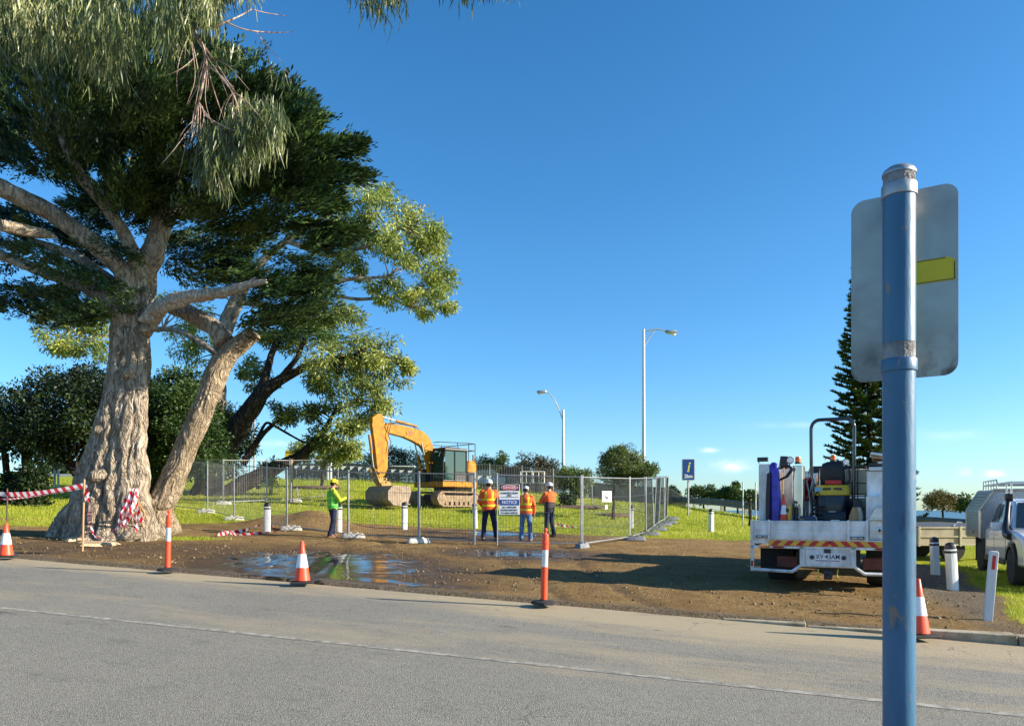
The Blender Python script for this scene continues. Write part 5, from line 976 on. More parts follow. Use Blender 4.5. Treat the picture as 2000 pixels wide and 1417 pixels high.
        q = MB(); q.loft(rg, 22, 2.3); return q
    if lower: torso(.86, 1.22, .014, 0, '').build('jacket_lower', lower, o); q = torso(1.16, 1.52, .018, 0, '')
    else: q = torso(.86, 1.52, .008, 0, '')
    for s, key in ((-1, 'L'), (1, 'R')):
        el, wr = [Vector(v) for v in arms[key]]; sh = Vector((s * .19, -.015, 1.42)); inn = Vector((s * .10, -.01, 1.42)); w2 = el.lerp(wr, .95); m1 = sh.lerp(el, .5); m2 = el.lerp(wr, .5)
        q.tube([inn, sh, m1 + Vector((s * .004, 0, 0)), el, m2, w2], [.07, .082, .070, .064, .052, .047], 14); q.ball(sh, (.081, .078, .078), 12, 8); q.ball(el, .063, 12, 8)
    q.build('shirt', top, o)
    if cuffz:
        q = MB()
        for s, key in ((-1, 'L'), (1, 'R')): el, wr = [Vector(v) for v in arms[key]]; sh = Vector((s * .19, -.015, 1.42)); a_ = sh.lerp(el, .72); q.tube([a_, sh.lerp(el, .82)], .071, 14)
        q.build('sleeve_band', CUF, o)
    if vest: q = torso(.90, 1.46, .030, 0, ''); q.build('vest', vest, o)
    q = MB(); q.loft([(0, 0, .80, .13, .11), (0, 0, .86, .172 * st, .135 * st), (0, 0, .93, .170 * st, .135 * st), (0, -.003, 1.0, .163 * st, .127 * st)], 20, 2.4)
    for s, key in ((-1, 'L'), (1, 'R')):
        kn, an = [Vector(v) for v in legs[key]]; hp = Vector((s * .088, 0, .90)); pts = [hp, hp.lerp(kn, .4), hp.lerp(kn, .8), kn, kn.lerp(an, .35), kn.lerp(an, .7), an + Vector((0, -.005, .03)), an + Vector((0, 0, -.025))]
        q.tube(pts, [.098, .094, .080, .078, .072, .070, .074, .078], 16)
    q.build('trousers', trou, o)
    for s, key in ((-1, 'L'), (1, 'R')):
        an = Vector(legs[key][1]); q = MB(); q.loft([(an.x, an.y + .05, 0, .048, .145), (an.x, an.y + .05, .03, .052, .150), (an.x, an.y + .045, .055, .048, .135), (an.x, an.y + .01, .09, .048, .075), (an.x, an.y, .14, .050, .055)], 14, 2.6); q.build('boot', shoes, o)
    q = MB(); q.M = hr; q.loft([(0, -.025, 1.60, .070, .062), (0, -.022, 1.65, .084, .092), (0, -.018, 1.70, .088, .098)], 16); q.build('hair', HAIR, o)
    q = MB(); q.M = hr
    if hat == 'helmet':
        q.loft([(0, .0, 1.695, .118, .142), (0, .0, 1.703, .120, .145), (0, 0, 1.708, .106, .125), (0, 0, 1.74, .103, .122), (0, 0, 1.78, .090, .108), (0, 0, 1.806, .062, .078), (0, 0, 1.818, .02, .03)], 24)
        q.loft([(0, .135, 1.693, .075, .045), (0, .135, 1.702, .073, .043)], 16); q.tube([(0, -.11, 1.745), (0, -.075, 1.80), (0, 0, 1.825), (0, .075, 1.805), (0, .115, 1.75)], .012, 8); q.build('hard_hat', hatm, o)
    else:
        q.loft([(0, 0, 1.695, .096, .112), (0, 0, 1.74, .094, .110), (0, 0, 1.775, .075, .09), (0, 0, 1.79, .03, .035)], 20); q.box((0, .14, 1.70), (.13, .11, .012)); q.build('cap', hatm, o)
    return o
# faces +Y (away from the camera) at rz = 0
person(G(650, 1049), R(-62), 'worker in yellow hard hat and green vest, hand raised to the fence post', 1.80, arms=dict(L=[(-.20, .20, 1.16), (-.02, .42, 1.20)], R=[(.25, .16, 1.14), (.12, .40, 1.24)]),
       legs=dict(L=[(-.11, .05, .5), (-.13, .02, .09)], R=[(.11, -.02, .5), (.12, -.12, .09)]), top=YSH, vest=GRV, trou='navy', hat='helmet', hatm=HY, head_tilt=-.25)
person(G(955, 1053), R(4), 'worker in white hard hat and orange vest left of the notice board, legs apart', 1.90, arms=dict(L=[(-.30, -.02, 1.14), (-.20, .20, 1.00)], R=[(.30, -.02, 1.14), (.20, .20, 1.00)]),
       legs=dict(L=[(-.14, .02, .5), (-.17, -.05, .09)], R=[(.16, .03, .5), (.22, .04, .09)]), top=OSH, vest=ORV, trou='navy', hat='helmet', hatm=HW, stout=1.12, cuffz=True)
person(G(1027, 1056), R(-8), 'worker in pale cap, orange vest and blue jeans right of the notice board, back turned', 1.74, arms=dict(L=[(-.27, .0, 1.15), (-.18, .22, 1.08)], R=[(.28, -.04, 1.14), (.27, .05, .90)]),
       legs=dict(L=[(-.13, .02, .5), (-.15, -.03, .09)], R=[(.13, .03, .5), (.15, .02, .09)]), top=OSH, vest=ORV, trou='jeans', hat='cap', hatm=HW, stout=1.1, head_tilt=-.15)
person(G(1073, 1048), R(38), 'worker in white hard hat with folded arms, orange jacket with dark lower half', 1.82, arms=dict(L=[(-.26, .14, 1.16), (.04, .24, 1.20)], R=[(.26, .14, 1.17), (-.04, .26, 1.24)]),
       legs=dict(L=[(-.10, .03, .5), (-.12, .02, .09)], R=[(.11, .01, .5), (.13, -.08, .09)]), top=OSH, lower=DKJ, trou='navy', hat='helmet', hatm=HW, stout=1.02)
# ================================================================ excavator
ex = empty('excavator', GX(868, 37.5), R(225), 'yellow tracked excavator with arm bent down and muddy bucket resting on the lawn', 'excavator'); ex.scale = (.955, .955, .955)
def tread(y0, y1, nm):
    prof = [(-1.05, .0), (1.05, .0), (1.35, .14), (1.48, .38), (1.42, .62), (1.2, .76), (-1.2, .76), (-1.42, .62), (-1.48, .38), (-1.35, .14)]
    inn = [(x * .93, .38 + (z - .38) * .84) for x, z in prof]; b = MB(); k = len(prof)
    for (a, c, ya, yb) in [(prof, inn, y0, y1)]:
        vs = [(x, ya, z) for x, z in a] + [(x, yb, z) for x, z in a] + [(x, ya, z) for x, z in c] + [(x, yb, z) for x, z in c]
        fs = []
        for i in range(k): j = (i + 1) % k; fs += [(i, j, k + j, k + i), (2 * k + j, 2 * k + i, 3 * k + i, 3 * k + j), (j, i, 2 * k + i, 2 * k + j), (k + i, k + j, 3 * k + j, 3 * k + i)]
        b.add(vs, fs)
    P = [Vector((x, 0, z)) for x, z in prof] + [Vector((prof[0][0], 0, prof[0][1]))]; D = [0]
    for i in range(k): D.append(D[-1] + (P[i + 1] - P[i]).length)
    n = 44
    for q in range(n):
        s = D[-1] * q / n; i = max(j for j in range(k) if D[j] <= s); t = (s - D[i]) / (D[i + 1] - D[i]); p = P[i].lerp(P[i + 1], t); d = P[i + 1] - P[i]; b.box((p.x, (y0 + y1) / 2, p.z), (.13, y1 - y0 + .02, .045), ry=-math.atan2(d.z, d.x))
    tr_ = b.build(nm, 'mudsteel', ex, smooth=False)
    s = 1 if y0 > 0 else -1; ym = (y0 + y1) / 2; b = MB(); b.box((0, ym, .40), (2.3, (y1 - y0) * .8, .34)); b.box((-.1, ym + s * .16, .42), (.3, .1, .2)); b.box((.5, ym + s * .16, .42), (.24, .1, .16)); b.build('track_frame', 'mudsteel', tr_, bevel=.02)
    for x in (-1.15, 1.15): b = MB(); b.M = Matrix.Translation((x, ym, .38)) @ Matrix.Rotation(R(90), 4, 'X'); b.lathe([(.31, -.2), (.31, .2), (.2, .24), (.1, .25)], n=20); b.lathe([(.2, -.24), (.31, -.2)], n=20); b.build('track_wheel', 'mudsteel', tr_)
    for x in np.linspace(-.8, .8, 6): b = MB(); b.M = Matrix.Translation((x, ym, .16)) @ Matrix.Rotation(R(90), 4, 'X'); b.lathe([(.11, -.22), (.11, .22)], n=14); b.build('roller', 'mudsteel', tr_)
tread(.72, 1.24, 'track'); tread(-1.24, -.72, 'track')
b = MB(); b.lathe([(.55, .6), (.55, .98)], n=24); b.box((0, 0, .5), (1.6, 1.5, .3)); b.build('undercarriage', 'exg', ex, bevel=.03)
b = MB(); b.prism([(-2.15 + .9, 1.0), (1.1, 1.0), (1.1, 1.28), (-1.25, 1.28)], -1.2, 1.2); b.build('deck', 'exy', ex, bevel=.03)
b = MB(); b.loft([(-.95, 0, 1.285, .42, 1.18), (-.95, 0, 2.25, .42, 1.18), (-.93, 0, 2.42, .36, 1.08)], 24, 5); b.build('engine_cover', 'exy', ex)
b = MB(); b.loft([(-.98, 0, 1.0, .48, 1.2), (-.98, 0, 1.75, .49, 1.22), (-.97, 0, 1.83, .44, 1.16)], 24, 5); b.build('counterweight', 'exg', ex)
b = MB(); b.bx(-.5, 1.05, -1.18, -.35, 1.285, 1.95); b.build('side_cabinet', 'exg', ex, bevel=.03)
# cab: frame members, glass panes, roof
cabf = MB(); X0, X1, Y0c, Y1c, Z0, Z1 = -.52, 1.05, .18, 1.16, 1.29, 2.92
for x in (X0, .28, X1):
    for y in (Y0c, Y1c): cabf.tube([(x, y, Z0), (x + (-.0 if x < 1 else .0), y, 2.3), (x - (.16 if x > 1 else 0), y, Z1)], .045, 8)
for z in (Z0 + .03, Z1): 
    xx = X1 if z < 2 else X1 - .16
    cabf.tube([(X0, Y0c, z), (xx, Y0c, z), (xx, Y1c, z), (X0, Y1c, z), (X0, Y0c, z)], .045, 8)
cabf.bx(X0, .28, Y1c - .03, Y1c + .02, Z0, 1.75); cabf.build('cab_frame', 'black', ex)
b = MB(); b.box(((X0 + X1) / 2 - .08, (Y0c + Y1c) / 2, Z1 + .05), (1.5, 1.02, .09)); b.box((.2, .66, Z1 + .12), (.9, .7, .05)); b.build('cab_roof', 'exg', ex, bevel=.03)
gl = mat('green_tinted_glass', (.012, .045, .036), .05, spec=.9)
b = MB(); b.box((X1 - .07, .67, 2.1), (.012, .86, 1.45), ry=-.06); b.build('windscreen', gl, ex); b = MB(); b.bx(.32, X1 - .14, Y1c - .01, Y1c + .005, 1.4, 2.84); b.bx(X0 + .06, .24, Y1c - .01, Y1c + .005, 1.78, 2.84); b.build('side_window', gl, ex); b = MB(); b.bx(X0 - .01, X0 + .005, Y0c + .05, Y1c - .05, 1.7, 2.84); b.build('rear_window', gl, ex)
b = MB(); b.bx(-.3, .2, .45, .9, 1.35, 1.75); b.bx(-.3, -.15, .45, .9, 1.75, 2.35); b.build('seat', 'exg', ex, bevel=.05)
b = MB()
for (x, y) in [(-1.2, 1.1), (-.7, 1.15), (.3, -1.1), (-1.2, -1.1), (-.7, -1.1)]: b.tube([(x, y, 2.3), (x, y, 3.32)], .022, 6)
for z in (3.32, 2.95): b.tube([(-.7, 1.15, z), (-1.2, 1.1, z), (-1.2, -1.1, z), (-.7, -1.1, z), (.3, -1.1, z)], .022, 6)
b.tube([(-.7, 1.15, 3.32), (.9, .7, 3.32), (.9, .2, 3.32)], .02, 6); b.tube([(-.1, 1.0, 3.0), (-.1, .93, 3.32)], .02, 6); b.build('handrail', 'exg', ex)
b = MB(); b.tube([(-1.25, .9, 2.4), (-1.25, .9, 2.75)], .05, 10); b.build('exhaust', 'exy', ex)
boom = [(.62, 1.72), (.42, 2.1), (.56, 2.8), (.98, 3.60), (1.4, 3.88), (1.85, 3.98), (2.6, 4.08), (3.60, 4.14), (3.80, 3.98), (3.72, 3.74), (3.55, 3.64), (2.6, 3.50), (2.05, 3.34), (1.47, 3.10), (1.1, 2.62), (.95, 1.95), (.8, 1.74)]
b = MB(); b.prism(boom, -.33, -.03); bo = b.build('boom', 'exy', ex, bevel=.02)
def ram(p, q, nm, yy, par): 
    b = MB(); p, q = Vector((p[0], yy, p[1])), Vector((q[0], yy, q[1])); m_ = p.lerp(q, .58); b.tube([p, m_], .065, 12); b.build(nm, 'exy', par); b = MB(); b.tube([m_, q], .035, 10); b.build('piston_rod', 'galv', par)
ram((1.15, 1.7), (1.62, 3.30), 'boom_cylinder', -.46, ex); ram((1.15, 1.7), (1.62, 3.30), 'boom_cylinder', .10, ex); ram((1.7, 4.12), (3.96, 4.45), 'arm_cylinder', -.18, ex)
arm = [(3.93, 4.56), (4.15, 4.56), (4.50, 4.34), (4.52, 3.9), (4.40, 3.28), (4.22, 1.85), (4.16, 1.45), (4.0, 1.38), (3.82, 1.48), (3.60, 1.85), (3.57, 3.0), (3.52, 3.55), (3.62, 3.9), (3.76, 4.05)]
b = MB(); b.prism(arm, -.30, -.06); ar = b.build('arm', 'exy', ex, bevel=.02); ram((4.62, 3.5), (4.36, 1.9), 'bucket_cylinder', -.18, ex)
b = MB(); lk = mat('linkage_yellow', (.42, .22, .04), .6, var=.3)
b.tube([(4.1, -.36, 1.6), (4.45, -.36, 1.85)], .05, 6); b.tube([(4.45, -.36, 1.85), (4.15, -.36, 1.2), (3.9, -.36, 1.0)], .06, 6); b.tube([(4.1, 0, 1.6), (4.45, 0, 1.85), (4.15, 0, 1.2), (3.9, 0, 1.0)], .055, 6)
b.prism([(4.05, 1.45), (3.75, 1.4), (3.55, 1.05), (3.7, .9), (4.1, .95), (4.2, 1.2)], -.30, -.06); b.tube([(3.75, -.4, 1.35), (3.75, .04, 1.35)], .05, 8); b.tube([(3.9, -.4, 1.0), (3.9, .04, 1.0)], .05, 8); b.build('bucket_linkage', lk, ex, bevel=.01)
for k in range(3): b = MB(); y = -.40 + k * .24; b.tube([(2.9, y, 4.2), (3.5, y, 4.15), (3.66, y, 3.5), (3.50, y, 3.2), (3.62, y, 2.7)], .022, 6); b.build('hose', 'black', ex)
b = MB(); b.tube([(1.2, -.1, 3.72), (1.9, -.08, 4.12), (2.9, -.08, 4.2)], .02, 6); b.tube([(1.2, -.26, 3.72), (1.9, -.26, 4.12), (2.9, -.26, 4.2)], .02, 6); b.build('hydraulic_pipe', 'exg', ex)
text('lettering', 'CD', .3, mat('faded_decal', (.35, .10, .05), .5), ex, (2.28, .0, 3.74), (R(90), 0, R(180)))
bk = [(3.55, 1.02), (4.05, 1.0), (4.32, .72), (4.30, .32), (4.0, .06), (3.5, .0), (3.12, .12)]; b = MB(); Wb = .95
outer = bk; inner = [(x * .985 + .03, z * .95 + .05) for x, z in bk]; k = len(bk)
vs = [(x, -Wb, z) for x, z in outer] + [(x, Wb, z) for x, z in outer] + [(x, -Wb, z) for x, z in inner] + [(x, Wb, z) for x, z in inner]; fs = []
for i in range(k - 1): fs += [(i, i + 1, k + i + 1, k + i), (2 * k + i + 1, 2 * k + i, 3 * k + i, 3 * k + i + 1)]
fs += [(0, k, 3 * k, 2 * k), (k - 1, 3 * k - 1, 4 * k - 1, 2 * k - 1)]; b.add(vs, fs)
for y in (-Wb, Wb): b.prism(bk + [(2.92, .75), (3.0, .95)], y - .02, y + .02)
for y in np.linspace(-.8, .8, 6): b.box((3.02, y, .10), (.24, .10, .05), ry=.1)
b.build('bucket', mat('bucket_steel', (.27, .20, .14), .75, .2, .3, 4, .4, 20), ex)
for y in (-.38, .02): b = MB(); b.prism([(3.45, 1.0), (4.05, .98), (3.95, 1.22), (3.8, 1.12), (3.7, 1.25), (3.5, 1.2)], y - .03, y + .03); b.build('bucket_ear', lk, ex)
# dirt skip beside the tracks
sk = MB(); sk.prism([(-.9, 0), (.9, 0), (1.0, .95), (-1.0, .95)], -.5, .5); sk.build('soil_bin', 'mudsteel', bevel=.03, label='brown steel bin standing at the right end of the excavator tracks', cat='bin', loc=GX(893, 41), rz=R(-10))

# ================================================================ tray truck
TK = Vector((5.60, 13.1, 0)); TK.z = hf(TK.x, TK.y) + .02; tk = empty('tray_truck', TK, R(-25), 'white tray back work truck seen from behind, loaded with machines and tool boxes', 'truck')
tw = mat('grimy_white_paint', (.62, .62, .60), .42, var=.2, scale=5, bump=.10, bscale=25, c2=(.86, .87, .88), stretch=(1, 1, .45)); tdark = mat('underbody_black', (.016, .015, .015), .8)
def X(zx): return (zx - 688) / 421.
def Z(zy): return (1350 - zy) / 421.
b = MB()   # rear frame of the tray: rails, uprights, lower bumper outline
for (x0, x1, z0, z1) in [(-1.32, 1.32, .84, .93), (-1.32, 1.32, .755, .80), (-1.32, -1.26, .33, .84), (1.26, 1.32, .33, .84), (-.47, -.38, .44, .80), (.36, .45, .44, .80)]: b.bx(x0, x1, 0, .06, z0, z1)
b.tube([(-1.30, .03, .36), (-.60, .03, .34), (-.44, .03, .46), (.42, .03, .46), (.58, .03, .34), (1.30, .03, .34)], .032, 4); b.build('rear_frame', tw, tk, bevel=.004)
b = MB(); b.bx(-1.32, 1.32, .062, 4.4, .86, .93); b.bx(-1.3, -1.24, .062, 4.4, .78, .857); b.bx(1.24, 1.3, .062, 4.4, .78, .857); b.build('tray_floor', tw, tk); b = MB(); b.bx(-1.25, 1.25, .07, 4.3, 1.09, 1.175); b.build('tray_deck', 'exg', tk)
b = MB(); b.bx(-.375, .355, .01, .04, .47, .752); b.build('number_plate_panel', tw, tk, bevel=.004)
b = MB(); b.bx(-.215, .205, -.004, .006, .545, .685); npn = b.build('number_plate', 'paintwhite', tk, bevel=.002); b = MB(); b.bx(-.205, .195, -.0075, -.0048, .550, .563); b.build('plate_strip', 'blue', npn)
text('lettering', 'XV·43AM', .118, mat('plate_blue', (.01, .015, .08), .4), npn, (-.005, -.0065, .622), bold=.001, sx=.84)
for x in (-.265, .255): b = MB(); b.M = Matrix.Translation((x, .004, .61)) @ Matrix.Rotation(R(90), 4, 'X'); b.lathe([(.038, -.006), (.038, .012), (.03, .018)], n=16); b.build('plate_lamp', 'exg', tk)
b = MB(); b.box((-.01, .0, .725), (.11, .02, .075)); b.build('camera_housing', 'exg', tk, bevel=.004)
for (x0, x1, m, nm) in [(-1.16, -.98, 'amber', 'indicator_lamp'), (-.92, -.74, 'dred', 'tail_lamp'), (-.69, -.52, 'band', 'reversing_lamp'), (.49, .67, 'band', 'reversing_lamp'), (.75, .93, 'dred', 'tail_lamp'), (.99, 1.16, 'amber', 'indicator_lamp')]:
    b = MB(); b.bx(x0, x1, -.018, -.001, .762, .795); b.build(nm, m, tk, bevel=.004)
b = MB(); b.bx(-1.31, -1.27, -.006, -.001, .42, .52); b.build('side_reflector', 'dred', tk)
# chevron board
b = MB(); b.bx(-1.0, 1.28, -.012, -.001, .805, .905); cb = b.build('chevron_board', mat('reflective_yellow', (.72, .42, .04), .4), tk)
b = MB(); w_ = .105
for i in range(5):
    x = -.96 + i * .21; b.prism([(x, .808), (x + w_, .808), (x + w_ + .09, .902), (x + .09, .902)], -.0155, -.0135)
for i in range(4): x = -.02 + i * .21; b.prism([(x + .09, .808), (x + .09 + w_, .808), (x + w_, .902), (x, .902)], -.0155, -.0135)
b.build('red_chevrons', 'red', cb)
for k, s in enumerate(['DO NOT OVERTAKE', 'TURNING VEHICLE']): text('lettering', s, .045, 'inkblack', cb, (1.06, -.0135, .877 - .045 * k), sx=.78)
# rear drop side
ds = MB(); ds.bx(-1.27, .60, -.03, .02, .93, 1.26); dso = ds.build('drop_side', tw, tk, bevel=.006)
b = MB()
for z in (1.235, 1.10, .985): b.bx(-1.27, .60, -.042, -.031, z - .012, z + .012)
for x in (-1.29, -.99, .33, .62): b.bx(x - .022, x + .022, -.058, -.043, .90, 1.275)
b.build('drop_side_ribs', tw, dso, bevel=.003)
for x0 in (-1.2, .38): b = MB(); b.bx(x0 - .02, x0 + .20, -.05, -.043, .945, .99); q = b.build('maker_plate', 'exg', dso); b = MB(); b.bx(x0, x0 + .09, -.0525, -.0508, .96, .975); b.bx(x0 + .105, x0 + .18, -.0525, -.0508, .962, .973); b.build('plate_lettering', 'paintwhite', q)
b = MB(); b.bx(-1.30, -1.26, .08, 3.0, .93, 1.24); b.build('side_drop', tw, tk, bevel=.005)
# under-tray boxes, wheels, chassis
for s in (-1, 1): b = MB(); b.bx(s * .38, s * .52, .1, 4.2, .48, .75); b.build('chassis_rail', tdark, tk)
for s in (-1, 1):
    b = MB(); b.bx(s * .62, s * 1.22, .7, 1.3, .3, .74); b.build('mudguard', tdark, tk)
    for k in (0,): 
        b = MB(); b.M = Matrix.Translation((s * .90, 1.75, .40)) @ Matrix.Rotation(R(90), 4, 'Y'); b.lathe([(.22, -.26), (.36, -.26), (.40, -.20), (.40, .20), (.36, .26), (.22, .26)], n=32); wh = b.build('wheel', 'rubber', tk); b = MB(); b.M = Matrix.Translation((s * .90, 1.75, .40)) @ Matrix.Rotation(R(90), 4, 'Y'); b.lathe([(.215, -.265), (.215, .265)], n=20); b.build('rim', 'silver', wh)
    b = MB(); b.M = Matrix.Translation((s * 1.0, 5.2, .40)) @ Matrix.Rotation(R(90), 4, 'Y'); b.lathe([(.22, -.12), (.36, -.12), (.40, -.08), (.40, .08), (.36, .12), (.22, .12)], n=32); wh = b.build('wheel', 'rubber', tk)
    b = MB(); b.bx(s * .40 + (-.32 if s < 0 else .16), s * .40 + (-.0 if s < 0 else .48) + .0, .25, .55, .40, .60) if s > 0 else b.bx(-.88, -.45, .25, .55, .40, .60); q = b.build('under_tray_box', mat('rusty_red_box', (.12, .03, .02), .7, var=.3), tk, bevel=.005)
b = MB(); b.box((0, .1, .30), (.14, .2, .16)); b.tube([(0, .0, .30), (0, -.1, .27)], .035, 8); b.build('tow_hitch', 'exg', tk, bevel=.01)
ch = mat('gold_chain', (.55, .36, .06), .4, .8)
for x in (-.16, .16):
    b = MB(); b.tube([(x, .02, .40), (x - .01, -.01, .30), (x, -.02, .26)], .012, 6); b.tube([(x + .03 * math.cos(a * math.pi / 6), -.02, .225 + .04 * math.sin(a * math.pi / 6)) for a in range(12)], .009, 6, closed=True); b.build('tow_shackle', ch, tk)
b = MB(); b.bx(-1.28, 1.28, 4.3, 4.36, .93, 2.35); b.build('headboard', tw, tk)
b = MB(); b.loft([(0, 5.5, .55, 1.1, .85), (0, 5.5, 1.5, 1.1, .85), (0, 5.55, 2.2, 1.0, .65)], 24, 6); b.build('cab', tw, tk); b = MB(); b.bx(-.8, .8, 4.61, 4.645, 1.5, 2.05); b.build('cab_rear_window', 'glass', tk)
# left tall cabinet (a part of the tray), right cabinets
b = MB(); b.bx(X(182), X(262), .25, 1.6, 1.178, 2.31); b.bx(X(262), X(430), 1.3, 1.6, 1.178, 2.31); lc = b.build('left_cabinet', tw, tk, bevel=.01)
shin = mat('polished_steel', (.70, .68, .62), .22, .9, .08, 2)
b = MB(); b.loft([(X(470), .55, 1.15, .10, .22), (X(470), .55, 1.5, .105, .23), (X(468), .55, 2.27, .105, .23)], 24, 5); b.build('steel_cabinet', shin, tk, bevel=.01)
b = MB(); b.bx(X(430), X(500), .6, 1.2, .935, 1.15); b.build('cabinet_stand', 'exg', tk)
b = MB(); b.bx(.61, 1.28, .05, 1.2, .935, 1.70); rc = b.build('right_cabinet', tw, tk, bevel=.012)
b = MB(); b.bx(.66, 1.27, .02, .048, .97, 1.26); dr_ = b.build('cabinet_door', tw, rc, bevel=.006)
b = MB(); b.M = Matrix.Translation((.82, .018, 1.10)) @ Matrix.Rotation(R(90), 4, 'X'); b.lathe([(.065, 0), (.065, .006), (.055, .009)], n=24); b.build('lock_plate', 'alu', dr_); b = MB(); b.bx(.79, .85, -.0, .008, 1.09, 1.11); b.bx(.81, .83, .0, .007, 1.07, 1.13); b.build('lock_handle', 'black', dr_)
b = MB(); b.bx(.66, 1.30, -.05, .048, 1.285, 1.31); b.prism([(.66, 1.31), (1.29, 1.31), (1.29, 1.50), (.76, 1.50)], -.04, -.02); b.bx(.76, 1.29, -.02, .045, 1.48, 1.51); b.build('open_shelf', 'alu', rc, bevel=.004)
b = MB(); b.bx(X(950), 1.28, .35, 1.5, 1.665, 2.14); b.build('upper_box', tw, tk, bevel=.01); b = MB(); b.bx(X(965), 1.26, .30, 1.45, 2.145, 2.22); b.build('box_lid', 'alu', tk, bevel=.01)
for k, (x0, x1, z, m, a) in enumerate([(.66, 1.0, 2.25, 'exg', .1), (.8, 1.25, 2.30, 'alu', -.06), (.72, 1.2, 2.36, 'bare', .12), (.9, 1.26, 2.40, 'navy', -.12), (.68, .98, 2.43, 'alu', .2)]):
    b = MB(); b.box(((x0 + x1) / 2, .7, z), (x1 - x0, .8, .05), ry=a); b.build('stacked_frame', m, label=['grey frame lowest in the pile on the right tool box', 'silver frame second in the pile on the right tool box', 'timber board in the pile on the right tool box', 'navy sheet folded on top of the right tool box pile', 'silver strip topmost on the right tool box pile'][k], cat='frame', group='loose frames piled on the tool box', bevel=.01, loc=tk.matrix_basis @ Vector((0, 0, 0)), rz=R(-25))
TM = Matrix.Translation(TK) @ Matrix.Rotation(R(-25), 4, 'Z')
def ontray(name, x, y, z, label, cat, a=0, group=None): return empty(name, TM @ Vector((x, y, z)), R(-25) + a, label, cat, group)
# beacons and work lamps
for k, (zx, z, y) in enumerate([(463, 2.315, .55), (702, 2.42, 1.9)]):
    o = empty('beacon', (0, 0, 0)); o.parent = tk; o.location = (X(zx), y, z); b = MB(); b.lathe([(.06, 0), (.06, .03)], n=16); b.build('beacon_base', 'exg', o); b = MB(); b.lathe([(.048, .03), (.05, .11), (.042, .13), (.02, .135)], n=16); b.build('beacon_lens', mat('orange_beacon', (.95, .16, .01), .2), o)
for k, (zx, zy, y) in enumerate([(402, 348, .5), (797, 340, 1.9)]):
    o = empty('work_lamp', (0, 0, 0)); o.parent = tk; o.location = (X(zx), y, Z(zy)); b = MB(); b.M = Matrix.Rotation(R(90), 4, 'X') @ Matrix.Rotation(.3, 4, 'Y'); b.lathe([(.03, -.08), (.06, -.03), (.07, .03), (.065, .04)], n=20); b.build('lamp_housing', 'black', o); b = MB(); b.M = Matrix.Rotation(R(90), 4, 'X') @ Matrix.Rotation(.3, 4, 'Y'); b.lathe([(.055, .038), (.055, .046)], n=20); b.build('lamp_lens', 'band', o); b = MB(); b.tube([(0, .02, -.05), (0, .02, -.14)], .012, 6); b.build('lamp_stalk', 'black', o)
b = MB(); b.box((X(208), .35, 2.40), (.19, .10, .08)); b.tube([(X(172), .35, 2.40), (X(180), .35, 2.33)], .01, 6); b.build('corner_lamp', 'exg', tk, bevel=.02)
b = MB(); b.tube([(X(540), 1.9, 2.315), (X(950), 1.9, 2.315)], .018, 8); b.bx(X(660), X(735), 1.85, 1.95, 2.335, 2.41); b.tube([(X(540), 1.9, 2.31), (X(540), 1.9, .93)], .018, 8); b.tube([(X(950), 1.9, 2.31), (X(950), 1.9, .93)], .018, 8); b.build('lamp_bar', 'black', tk)
# loads
o = ontray('tool_bag', X(303), .30, 1.178, 'tall purple blue bag of poles standing in the truck tray', 'bag'); o.scale = (1.15, 1, .84); pb = mat('purple_blue_tarp', (.055, .045, .42), .35, var=.35, scale=5, bump=.5, bscale=8)
b = MB(); b.loft([(0, 0, 0, .085, .08), (.01, 0, .3, .09, .085), (0, 0, .7, .085, .08), (-.01, 0, 1.15, .075, .07), (-.02, 0, 1.33, .065, .06), (-.02, 0, 1.38, .03, .03)], 20, 2.4); b.build('sleeve', pb, o); b = MB(); b.tube([(.06, -.03, .98), (.18, -.04, 1.06), (.26, -.02, 1.22), (.20, 0, 1.30), (.08, 0, 1.28)], [.022, .028, .034, .028, .02], 10); b.build('handle', 'black', o)
o = ontray('tool_bag', X(250), .22, 1.178, 'narrow black bag between the cabinet and the purple bag in the tray', 'bag'); o.scale = (1, 1, .80); b = MB(); b.loft([(0, 0, 0, .035, .05), (.005, 0, .6, .04, .05), (.02, 0, 1.2, .03, .04)], 14, 3); b.build('sleeve', 'black', o); b = MB(); b.box((.0, 0, 1.22), (.05, .06, .09)); b.build('clip', 'alu', o)
cn = cone(hgt=.52); cn.location = TM @ Vector((X(369), .22, 1.178)); cn.scale = (.8, .8, 1); tag(cn, 'faded orange cone standing in the truck tray beside the purple bag', 'traffic cone')
o = ontray('spirit_level', X(410), .2, 1.178, 'yellow spirit level upright in the truck tray', 'spirit level'); b = MB(); b.box((0, 0, .18), (.045, .03, .36), ry=.04); b.build('bar', 'yellow', o, bevel=.004); b = MB(); b.box((-.03, 0, .27), (.05, .035, .06)); b.build('vial', 'black', o)
o = ontray('grease_gun', X(440), .22, 1.178, 'black upright grease gun in the truck tray', 'grease gun'); b = MB(); b.tube([(0, 0, 0), (0, 0, .38), (.02, 0, .43), (.05, 0, .40)], .022, 8); b.tube([(.05, 0, .05), (.055, 0, .32)], .035, 10); b.build('barrel', 'black', o); b = MB(); b.tube([(.06, 0, .32), (.10, -.02, .38), (.12, 0, .25), (.08, -.03, .12)], .012, 6); b.build('hose', 'galv', o)
o = ontray('battery_box', X(543), .2, 1.178, 'dark blue tool case with carry handle in the truck tray', 'tool case'); b = MB(); b.prism([(-.14, 0), (.14, 0), (.15, .1), (.10, .17), (-.10, .17), (-.15, .09)], -.12, .12); b.build('case', mat('navy_case', (.02, .04, .09), .5), o, bevel=.015)
b = MB()
for i in range(3):
    for j in range(4): b.box((-.115 + i * .022, -.123, .03 + j * .025), (.013, .004, .013))
